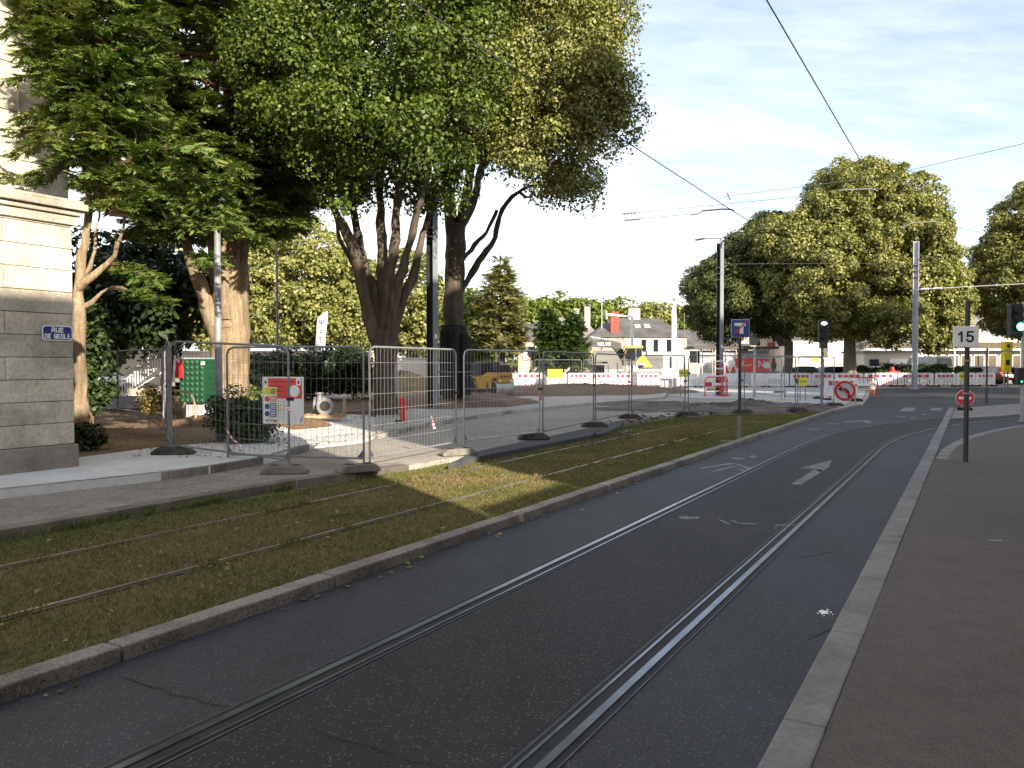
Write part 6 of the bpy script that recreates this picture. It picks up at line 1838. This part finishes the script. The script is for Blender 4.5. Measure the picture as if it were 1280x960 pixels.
# ---------------------------------------------------------------- excavator
def excavator():
    Y = 65.0
    t = thing('excavator', 'excavator with a lime-yellow cab and grey boom behind the sunlit barriers', 'excavator', (X(797, Y), Y, .05), 0)
    k = Y / F
    def q(px, py): return ((px - 797) * k, D(797, py, Y).z - .05)
    for sy in (-1.0, 1.0):
        tr_ = MB().extr([(-1.6, .25), (-1.3, 0), (1.3, 0), (1.6, .25), (1.6, .5), (1.3, .75), (-1.3, .75), (-1.6, .5)], sy - .28, sy + .28).build('track', M['rubber'], t, bevel=.05)
        for x in (-1.1, -.4, .4, 1.1): MB().lathe([(.02, -.3), (.2, -.3), (.2, .3), (.02, .3)], (x, sy, .35), 12, M=Matrix.Rotation(math.pi / 2, 3, 'X')).build('track_roller', M['anthracite'], tr_)
    MB().box((.25, 0, .92), (3.4, 2.2, .3)).build('turntable', M['anthracite'], t)
    x0, z0 = q(800, 461); x1, z1 = q(826, 444)
    MB().extr([(x0, z0), (x1 - .1, z0), (x1, z0 + .4), (x1, z1 - .1), (x1 - .3, z1), (x0, z1)], -1.15, 1.15).build('engine_cover', M['anthracite'], t, bevel=.06)
    MB().extr([q(792, 453.5), q(800, 444), q(804, 447), q(812, 458.5), q(803, 459), q(799, 452.5)], -1.19, -1.1).build('side_stripe', M['lime'], t)
    cx0, cz0 = q(777, 457); cx1, cz1 = q(800, 434)
    MB().extr([(cx0, cz0), (cx1, cz0), (cx1, cz1), (cx0 + .35, cz1), (cx0, cz0 + .9)], -1.1, -.1).build('cab', M['anthracite'], t, bevel=.04)
    MB().extr([q(778, 435.2), q(779, 433), q(800.5, 433), q(801, 435.2)], -1.16, -.04).build('cab_roof', M['lime'], t, bevel=.03)
    MB().extr([q(779.2, 451), q(791.5, 451), q(791.5, 436), q(782.3, 436), q(779.2, 444)], -1.125, -1.10).build('window', M['glass'], t)
    MB().extr([q(793, 448), q(799, 445), q(799, 436), q(793, 436)], -1.125, -1.10).build('window', M['glass'], t)
    MB().box((cx0 - .01, -.6, (cz0 + .9 + cz1) / 2 - .3), (.03, .8, .9)).build('windscreen', M['glass'], t)
    MB().extr([q(792, 456), q(804, 456), q(804, 453.8), q(792, 453.8)], -1.195, -1.19).build('door_stripe', M['white'], t)
    boom = [q(786, 449), q(778, 440), q(776, 428.5), q(768, 426), q(737, 423.5), q(733, 428), q(737, 433), q(766, 434.5), q(771, 441), q(780, 455)]
    MB().extr(boom, .1, .5).build('boom', M['boom_grey'], t, bevel=.04)
    bx, bz = q(755, 430)
    strokes('lettering', 'VOLVO', .24, (bx, .095, bz), M['white'], t, bold=.22, gap=.3, sx=1.0)
    MB().extr([q(730, 430), q(737, 421), q(742, 427), q(738, 445), q(737, 457), q(732, 457), q(731, 440)], .12, .48).build('stick', M['boom_grey'], t, bevel=.04)
    MB().extr([q(738, 440), q(742, 436), q(739, 446)], .06, .1).build('link_cover', M['box_yellow'], t)
    (ax, az), (bx, bz) = q(779, 446), q(768, 431)
    MB().tube([(ax, .55, az), (bx, .55, bz)], .08, 8).build('boom_cylinder', M['steel'], t)
    (ax, az), (bx, bz) = q(762, 425), q(738, 421)
    MB().tube([(ax, .3, az), (bx, .3, bz)], .07, 8).build('stick_cylinder', M['steel'], t)
    bucket = [q(738, 456), q(732, 455), q(722, 458), q(717, 464), q(720, 472), q(730, 474), q(738, 466)]
    MB().extr(bucket, -.2, .8).build('bucket', M['anthracite'], t, bevel=.03)
    for i in range(4):
        xx, zz2 = q(717, 463)
        MB().box((xx, -.1 + i * .27, zz2), (.12, .07, .22)).build('bucket_tooth', M['steel_dull'], t)
    MB().tube([(cx1 + .7, 1.0, cz0 + .8), (cx1 + .7, 1.0, cz0 + 1.2)], .06, 8).build('exhaust', M['black'], t)
    MB().box((cx0 + .1, -1.25, cz0 + 1.0), (.05, .2, .35)).build('mirror', M['red'], t)
excavator()
t = thing('stone_pile', 'heap of brown broken stones by the excavator bucket', 'rubble pile', (X(715, 63), 63, .05))
rnd = random.Random(8)
for k in range(14):
    r = rnd.uniform(.15, .3)
    a = rnd.uniform(-1.1, 1.1); hgt = 1.25 - abs(a) * .4
    mb = MB().lathe([(r * .3, -r * .6), (r, -.05), (r * .8, r * .4), (r * .2, r * .6)], (a, rnd.uniform(-.5, .5), hgt * rnd.uniform(.75, 1)), 6, M=Matrix.Rotation(rnd.uniform(0, 3), 3, 'Y'))
    mb.build('stone', M['wood'] if k % 2 else M['brick'], t)
mb = MB().lathe([(1.8, 0), (1.3, .5), (.6, .95), (.1, 1.1)], n=14)
mb.build('earth', M['soil'], t)
t = thing('site_trailer', 'low blue-grey site trailer with a dark roof behind the barriers', 'trailer', (X(712, 68), 68, .05))
MB().box((-1.0, 0, 1.15), (2.2, 1.8, 1.1)).build('body', M['col_pale'], t, bevel=.04)
MB().box((0.3, 0, 1.82), (5.6, 2.2, .16)).build('roof', M['slate'], t)
MB().box((1.9, .2, 1.1), (2.0, 1.4, 1.0)).build('load', M['black'], t)
for i in range(4): MB().box((-1.55 + i * .36, -.92, 1.3), (.22, .03, .4)).build('window', M['white'], t)
for x in (-1.2, .9): MB().lathe([(.05, -.9), (.32, -.9), (.32, .9), (.05, .9)], (x, 0, .33), 16, M=Matrix.Rotation(math.pi / 2, 3, 'X')).build('wheel', M['rubber'], t)

# ---------------------------------------------------------------- feather flags
def feather(label, base, w, h, z0, lean, letters=None):
    t = thing('feather_flag', label, 'flag', base, 0, 'white feather flags')
    MB().tube([(0, 0, 0), (lean * .5, 0, z0 + h * .5), (lean, 0, z0 + h)], [.025, .02, .012], 8).build('mast', M['steel_dull'], t)
    n = 14; vs, fs = [], []
    for i in range(n + 1):
        f_ = i / n
        z = z0 + h * f_; xl = lean * (z / (z0 + h)) 
        ww = w * (1 if f_ < .8 else max(.02, 1 - ((f_ - .8) / .2) ** 2))
        vs += [(xl + w - ww if lean >= 0 and False else xl - w, .03 * math.sin(f_ * 7), z) if False else (xl - w + (w - ww), .03 * math.sin(f_ * 7), z), (xl, .03 * math.sin(f_ * 7 + 1), z)]
    for i in range(n): fs.append((2 * i, 2 * i + 1, 2 * i + 3, 2 * i + 2))
    o = MB().add(vs, fs).build('cloth', M['cloth_white'], t, smooth=True)
    sol = o.modifiers.new('thick', 'SOLIDIFY'); sol.thickness = .012
    MB().cyl((0, 0), .35, 0, .06, 12).build('base', M['black'], t)
    if letters:
        for z, s in letters:
            o = text('lettering', 'cm', s, (lean * (z / (z0 + h)) - w * .5, -.06, z), M['navy'], t, bold=.012)
        mb = MB()
        for i in range(9):
            z = z0 + h * (.28 + .055 * i)
            mb.box((lean * (z / (z0 + h)) - w * .5, -.055, z), (w * (.12 + .12 * (i % 3)), .01, .1))
        mb.build('print', M['slate'], t)
    return t
Yf = 60.0
zb, zt_ = D(400, 442, Yf).z - .1, D(400, 389, Yf).z - .1
feather('white feather flag printed cm before the background limes', Vector((X(402, Yf), Yf, .1)), .74, zt_ - zb, zb, .5, ((zb + .45, .46), (zt_ - .75, .46)))
Yf = 56.0
feather('tall white feather flag at the edge of the dark round lime', Vector((X(846, Yf), Yf, .06)), .34, Zt(376, Yf) - 1.2, 1.2, -.05)

# ---------------------------------------------------------------- cars
CARG = 'cars parked behind the hedge and barriers'
def paint(nm, c): return surf('car_paint_' + nm, tuple(x * .9 for x in c), tuple(min(1, x * 1.1) for x in c), 2, .28, spec=.6)
PA = {'black': paint('black', (.012, .012, .014)), 'white': paint('white', (.72, .72, .72)), 'red': paint('red', (.16, .012, .018)), 'blue': paint('blue', (.02, .025, .05)),
      'silver': paint('silver', (.33, .35, .38)), 'grey': paint('grey', (.06, .062, .07))}
CAR0 = {}
def car_proto(kind, L, Wd, H):
    t = thing('parked_car', 'x', 'car', (0, 0, 0), 0, CARG)
    hl = L / 2
    if kind == 'van':
        low = [(-hl, .35), (-hl, 1.0), (-hl + .05, 1.15), (hl - .75, 1.15), (hl - .1, 1.0), (hl, .8), (hl, .35)]
        cab = [(-hl + .03, 1.14), (-hl + .12, H - .1), (-hl + .3, H), (hl - 1.7, H), (hl - .8, 1.14)]
    else:
        low = [(-hl, .34), (-hl - .02, .62), (-hl + .06, .90), (-hl + .5, .96), (hl - 1.15, .95), (hl - .25, .80), (hl, .62), (hl - .02, .34)]
        cab = [(-hl + .12, .94), (-hl + .45, H - .12), (-hl + .75, H - .01), (-hl + 1.7, H), (hl - 1.95, H - .08), (hl - 1.1, .94)]
    MB().extr(low, -Wd / 2, Wd / 2).build('body', PA['white'], t, bevel=.07)
    # cabin tapers towards the roof
    mb = MB(); n = len(cab); vs = []
    for s in (-1, 1):
        for x, z in cab:
            k = (z - cab[0][1]) / (H - cab[0][1])
            vs.append((x, s * (Wd / 2 - .04 - .17 * k), z))
    fs = [tuple(range(n)), tuple(range(2 * n - 1, n - 1, -1))] + [(i, n + i, n + (i + 1) % n, (i + 1) % n) for i in range(n)]
    mb.add(vs, fs)
    mb.build('cabin', PA['white'], t, bevel=.05)
    def side(x0, x1, z0, z1, sl0, sl1, s):
        yy = lambda z: s * (Wd / 2 - .04 - .17 * (z - cab[0][1]) / (H - cab[0][1]) + .006)
        vs = [(x0, yy(z0), z0), (x1, yy(z0), z0), (x1 - sl1, yy(z1), z1), (x0 + sl0, yy(z1), z1)]
        MB().add(vs + [(v[0], v[1] - s * .012, v[2]) for v in vs], [(0, 1, 2, 3), (7, 6, 5, 4), (0, 4, 5, 1), (1, 5, 6, 2), (2, 6, 7, 3), (3, 7, 4, 0)]).build('side_window', M['glass'], t)
    z0, z1 = cab[0][1] + .04, H - .14
    for s in (-1, 1):
        if kind == 'van':
            side(hl - 1.75, hl - .98, z0, z1, 0, .5, s)
        else:
            side(-hl + .42, -hl + 1.55, z0, z1, .3, .02, s); side(-hl + 1.65, hl - 1.35, z0, z1, .02, .62, s)
    def across(a, b, w0, w1, nm, o):
        (xa, za), (xb, zb) = a, b
        dx, dz = zb - za, -(xb - xa); l = math.hypot(dx, dz); ox, oz = o * dx / l * .012, o * dz / l * .012
        vs = [(xa + ox, -w0, za + oz), (xa + ox, w0, za + oz), (xb + ox, w1, zb + oz), (xb + ox, -w1, zb + oz)]
        MB().add(vs, [(0, 1, 2, 3), (3, 2, 1, 0)]).build(nm, M['glass'], t)
    a, b = cab[-1], cab[-2]; lerp = lambda p, q, k: (p[0] + (q[0] - p[0]) * k, p[1] + (q[1] - p[1]) * k)
    across(lerp(a, b, .1), lerp(a, b, .9), Wd / 2 - .16, Wd / 2 - .26, 'windscreen', 1)
    across(lerp(cab[0], cab[1], .35 if kind == 'van' else .12), lerp(cab[0], cab[1], .92), Wd / 2 - .2, Wd / 2 - .28, 'rear_window', -1)
    for x in (-hl + .75, hl - .82):
        for s in (-1, 1):
            Mx = Matrix.Rotation(math.pi / 2, 3, 'X')
            w = MB().lathe([(.1, -.1), (.29, -.1), (.32, -.07), (.32, .07), (.29, .1), (.1, .1)], (x, s * (Wd / 2 - .09), .32), 20, M=Mx).build('wheel', M['rubber'], t, smooth=True)
            MB().lathe([(.03, -.012), (.19, -.012), (.2, .012), (.03, .012)], (x, s * (Wd / 2 + .012), .32), 16, M=Mx).build('rim', M['steel'], w)
    for s in (-1, 1):
        MB().box((hl - .08, s * (Wd / 2 - .3), .68), (.2, .36, .14)).build('headlight', M['white'], t, bevel=.03)
        MB().box((-hl + .02, s * (Wd / 2 - .17), .82), (.1, .2, .24)).build('taillight', M['red'], t, bevel=.02)
        MB().box((hl - 1.35, s * (Wd / 2 + .07), 1.0), (.1, .16, .12)).build('mirror', M['black'], t, bevel=.02)
    MB().box((-hl - .02, 0, .62), (.02, .5, .11)).build('number_plate', M['white'], t)
    return t
def car(kind, colour, px, Y, rz, label, size=(4.2, 1.76, 1.5)):
    first = kind not in CAR0
    if first: CAR0[kind] = car_proto(kind, *size)
    loc = (X(px, Y), Y, .05)
    if first:
        t = CAR0[kind]; t.location = loc; t.rotation_euler = (0, 0, rz); t['label'] = label
    else:
        t = dup(CAR0[kind], loc, rz, label)
    for ch in t.children:
        if ch.name.split('.')[0] in ('body', 'cabin'):
            ch.material_slots[0].link = 'OBJECT'; ch.material_slots[0].material = PA[colour]
    return t
car('hatch', 'black', 995, 71, 2.9, 'dark parked car left of the golden lime trunk, mostly hidden by the barriers')
car('hatch', 'black', 1030, 70, 3.3, 'black parked car beside the golden lime trunk')
car('hatch', 'grey', 1083, 72, 1.9, 'dark grey parked car just right of the golden lime trunk')
car('hatch', 'black', 1109, 71, 1.75, 'black parked car behind the red plastic barrier')
car('van', 'silver', 1155, 73, 1.85, 'silver van parked behind the pale steel column', (4.9, 1.95, 2.35))
car('hatch', 'white', 1190, 70, .25, 'white parked car above the hedge')
car('hatch', 'black', 1209, 74, 1.5, 'black parked car behind the speed sign post')
car('hatch', 'blue', 1230, 73, 1.6, 'dark blue parked car beside the red one')
car('hatch', 'red', 1246, 69, 1.5, 'dark red parked car beside the yellow terminal')
car('hatch', 'silver', 1274, 68, 2.4, 'silver parked car at the picture edge behind the yellow terminal')
car('hatch', 'white', 133, 47, .3, 'white parked car glimpsed between the trees on the left')
car('hatch', 'grey', 437, 60, .1, 'pale parked car glimpsed behind the low dark hedge')

# ---------------------------------------------------------------- things on the site
def sleeve():
    b = Vector((b2.x, b2.y, b2.z))
    t = thing('pipe_sleeve', 'black corrugated drain pipe wound round the tree trunk', 'drain pipe', b)
    k = b2.y / F
    for dx, dy, r, zt in ((0, 0, .52, 3.05), (-.30, -.42, .22, 2.85), (.05, -.5, .24, 2.95), (.40, -.35, .22, 2.7), (.5, .05, .2, 2.6)):
        prof = []; n = 34
        for i in range(n):
            z = .35 + (zt - .35) * i / n
            prof += [(r, z), (r, z + .04), (r - .035, z + .05), (r - .035, z + .075)]
        MB().lathe(prof, (dx, dy, 0), 18).build('pipe', M['rubber'], t)
    MB().lathe([(.55, 1.2), (.80, 1.22), (.80, 1.27), (.55, 1.29)], n=20).build('strap', M['anthracite'], t)
sleeve()
b = W(503.5, 527, .14); t = thing('fire_hydrant', 'red fire hydrant post on the pale pavement', 'hydrant', b)
MB().lathe([(.10, 0), (.10, .04), (.075, .06), (.075, .5), (.095, .52), (.095, .64), (.06, .68), (.01, .69)], n=16).build('body', M['red'], t, smooth=True)
for s in (-1, 1): MB().tube([(s * .06, 0, .42), (s * .15, 0, .42)], .045, 10).build('outlet', M['red'], t)
MB().box((-.1, -.02, .03), (.22, .2, .05)).build('base_plate', M['black'], t)
b = W(407, 522, .165)
t = thing('pallet', 'broken wooden pallet on the dirt behind the notice', 'pallet', b, .1)
for y in (-.35, 0, .35): MB().box((0, y, .05), (1.1, .09, .09)).build('bearer', M['wood'], t)
for i in range(6): MB().box((-.48 + i * .19, 0, .108), (.12, .85, .022), .03 * (i % 3 - 1)).build('board', M['wood'], t)
t = thing('pipe_fitting', 'grey cast pipe fitting with an open flange resting on the pallet', 'pipe fitting', b + Vector((-.08, 0, .12)), .1)
MB().tube([(-.22, .25, .24), (-.1, .1, .24), (.06, -.2, .23), (.1, -.32, .23)], [.15, .17, .16, .16], 16).build('body', M['steel_dull'], t, smooth=True)
MB().lathe([(.15, -.03), (.25, -.03), (.25, .03), (.15, .03)], (.11, -.34, .24), 20, M=Matrix.Rotation(math.pi / 2 , 3, 'X') ).build('flange', M['steel_dull'], t)
MB().lathe([(.01, 0), (.15, 0), (.15, .01)], (.11, -.375, .24), 18, M=Matrix.Rotation(math.pi / 2, 3, 'X')).build('bore', M['rubber'], t)
MB().lathe([(.16, -.03), (.24, -.03), (.24, .03), (.16, .03)], (-.23, .1, .25), 16, M=Matrix.Rotation(math.pi / 2, 3, 'Y')).build('flange', M['steel_dull'], t)
MB().lathe([(.09, 0), (.09, .25), (.13, .27), (.13, .32)], (-.1, .05, .30), 12).build('neck', M['steel_dull'], t)
t = thing('paving_slab', 'flat grey plank lying over the pipe fitting', 'slab', b + Vector((.15, .45, .0)), .15)
MB().box((0, 0, .60), (.75, .3, .06)).build('plank', M['grey_refl'], t)
for sx in (-.3, .3): MB().box((sx, 0, .285), (.08, .2, .57)).build('trestle', M['wood'], t)

def cabinet():
    Y = 23.6
    c = Vector(((X(226, Y) + X(270, Y)) / 2, Y, .17))
    t = thing('utility_cabinet', 'green street cabinet with a dimpled door face in front of the cypress trunk', 'cabinet', c, -.28)
    w = .82; d = .62; z0 = D(250, 503, Y).z - .17; z1 = D(250, 449, Y).z - .17
    MB().box((0, 0, (z0 + z1) / 2), (w, d, z1 - z0)).build('body', M['green_box'], t, bevel=.015)
    MB().box((0, 0, z1 + .02), (w + .05, d + .05, .05)).build('lid', M['col_pale'], t, bevel=.015)
    MB().box((.08, .05, z0 / 2), (w * .9, d * .8, z0)).build('plinth', M['grey_refl'], t)
    mb = MB()
    for i in range(5):
        for j in range(8):
            x = -w / 2 + w * (i + .5) / 5; z = z0 + (z1 - z0) * (j + .5) / 8
            a = .06; y = -d / 2
            mb.add([(x - a, y, z - a), (x + a, y, z - a), (x + a, y, z + a), (x - a, y, z + a), (x, y - .05, z)], [(0, 1, 4), (1, 2, 4), (2, 3, 4), (3, 0, 4)])
    mb.build('dimpled_panel', M['green_box'], t)
    mb = MB()
    for j in range(8): mb.box((w / 2 + .012, 0, z0 + (z1 - z0) * (j + .5) / 8), (.02, d * .5, .03))
    mb.build('side_louvres', M['green_box'], t)
    MB().box((w / 2 - .02, -d / 2 - .01, z1 - .12), (.12, .03, .1)).build('badge', M['white'], t)
    return t, c, z1
cab_t, cab_c, cab_z = cabinet()
t = thing('red_bag', 'small bright red bag hanging on the green cabinet', 'bag', cab_c + Vector((-.42, -.30, cab_z - .55)), -.28)
MB().extr([(-.13, 0), (.12, 0), (.15, .2), (.1, .32), (.13, .5), (.02, .42), (-.12, .5), (-.1, .3), (-.15, .15)], -.06, 0).build('bag', M['red'], t, bevel=.02)
MB().tube([(-.1, -.03, .48), (0, -.03, .58), (.1, -.03, .48)], .012, 6).build('strap', M['red'], t)
pt = [D(218, 489, 21), D(226, 488, 21), D(234, 490.5, 21), D(241, 497, 21), D(244, 507, 21), D(244.5, 521, 21)]
t = thing('bent_conduit', 'bent pale conduit sticking out of the dirt by the green cabinet', 'conduit', (pt[-1].x, pt[-1].y, .16))
MB().tube([(p.x, p.y, p.z) for p in pt] + [(pt[-1].x, pt[-1].y, .1)], .028, 8).build('conduit', M['wood'], t, world=True)
t = thing('wooden_stake', 'short wooden stake in the dirt below the green cabinet', 'stake', W(233, 518, .17))
MB().box((0, 0, .3), (.07, .07, .62)).build('post', M['twig'], t); MB().box((0, 0, .62), (.05, .05, .06)).build('tip', M['wood'], t)
# stone steps with a railing at the back left
Ys = 31.0
t = thing('stone_steps', 'flight of stone steps with a pale slatted railing behind the fence', 'steps', (X(165, Ys), Ys, .1))
for i in range(7):
    MB().box((-.5 + i * .30 + .9, 0, .08 + .16 * i * .5), (1.8 - i * .22, 1.4, .16 + .16 * i)).build('step', M['grey_wall'], t)
MB().box((.9, -.72, .35), (1.3, .3, .75)).build('stone_block', M['limestone'], t)
mb = MB()
for i in range(17):
    x = -.1 + i * .1; z = .55 + i * .075
    mb.box((x, -.8, z + .2), (.035, .03, .75))
mb.build('balusters', M['white'], t)
MB().beam((-.2, -.8, .85), (1.7, -.8, 2.25), .05, .06).build('handrail', M['white'], t)
MB().beam((-.2, -.8, .28), (1.7, -.8, 1.45), .05, .05).build('bottom_rail', M['white'], t)
t = thing('rubble_slab', 'broken grey slab tilted on the dirt below the steps', 'slab', W(160, 513, .2))
MB().box((0, .6, .2), (3.2, 1.2, .12), M=Matrix.Rotation(.3, 3, 'X')).build('slab', M['grey_wall'], t); MB().box((.9, .1, .18), (.9, .5, .25)).build('lump', M['grey_wall'], t)
t = thing('red_plank', 'small red painted plank lying on the dirt below the steps', 'plank', W(172, 509.5, .2), .1)
MB().box((0, 0, .04), (.5, .14, .05)).build('plank', M['red'], t); MB().box((.1, .03, .075), (.2, .05, .02)).build('batten', M['sign_red'], t)
t = thing('manhole_cover', 'dark round manhole cover in the setts near the roller', 'manhole cover', W(652, 498.2, .135))
MB().lathe([(.02, -.02), (.45, -.02), (.45, .004), (.02, .004)], n=24).build('lid', M['anthracite'], t); MB().lathe([(.46, -.02), (.55, -.02), (.55, .002), (.46, .002)], n=24).build('frame', M['steel_dull'], t)
# loose asphalt lumps at the broken edge
mb = MB(); rnd = random.Random(12)
for k in range(150):
    x, y = rnd.choice([(785, 526), (800, 523), (830, 520), (900, 513), (880, 516), (960, 509), (765, 541), (920, 508)])
    p = W(x + rnd.uniform(-28, 28), y + rnd.uniform(-3, 3), zs); r = rnd.uniform(.02, .09)
    mb.lathe([(r * .4, -r * .3), (r, 0), (r * .7, r * .4), (r * .1, r * .55)], p, 6, M=Matrix.Rotation(rnd.uniform(0, 3), 3, 'Z') @ Matrix.Rotation(rnd.uniform(-.5, .5), 3, 'X'))
tag(mb.build('asphalt_rubble', M['darksoil']), 'lumps of broken asphalt along the torn ledge edge', 'rubble', kind='stuff')
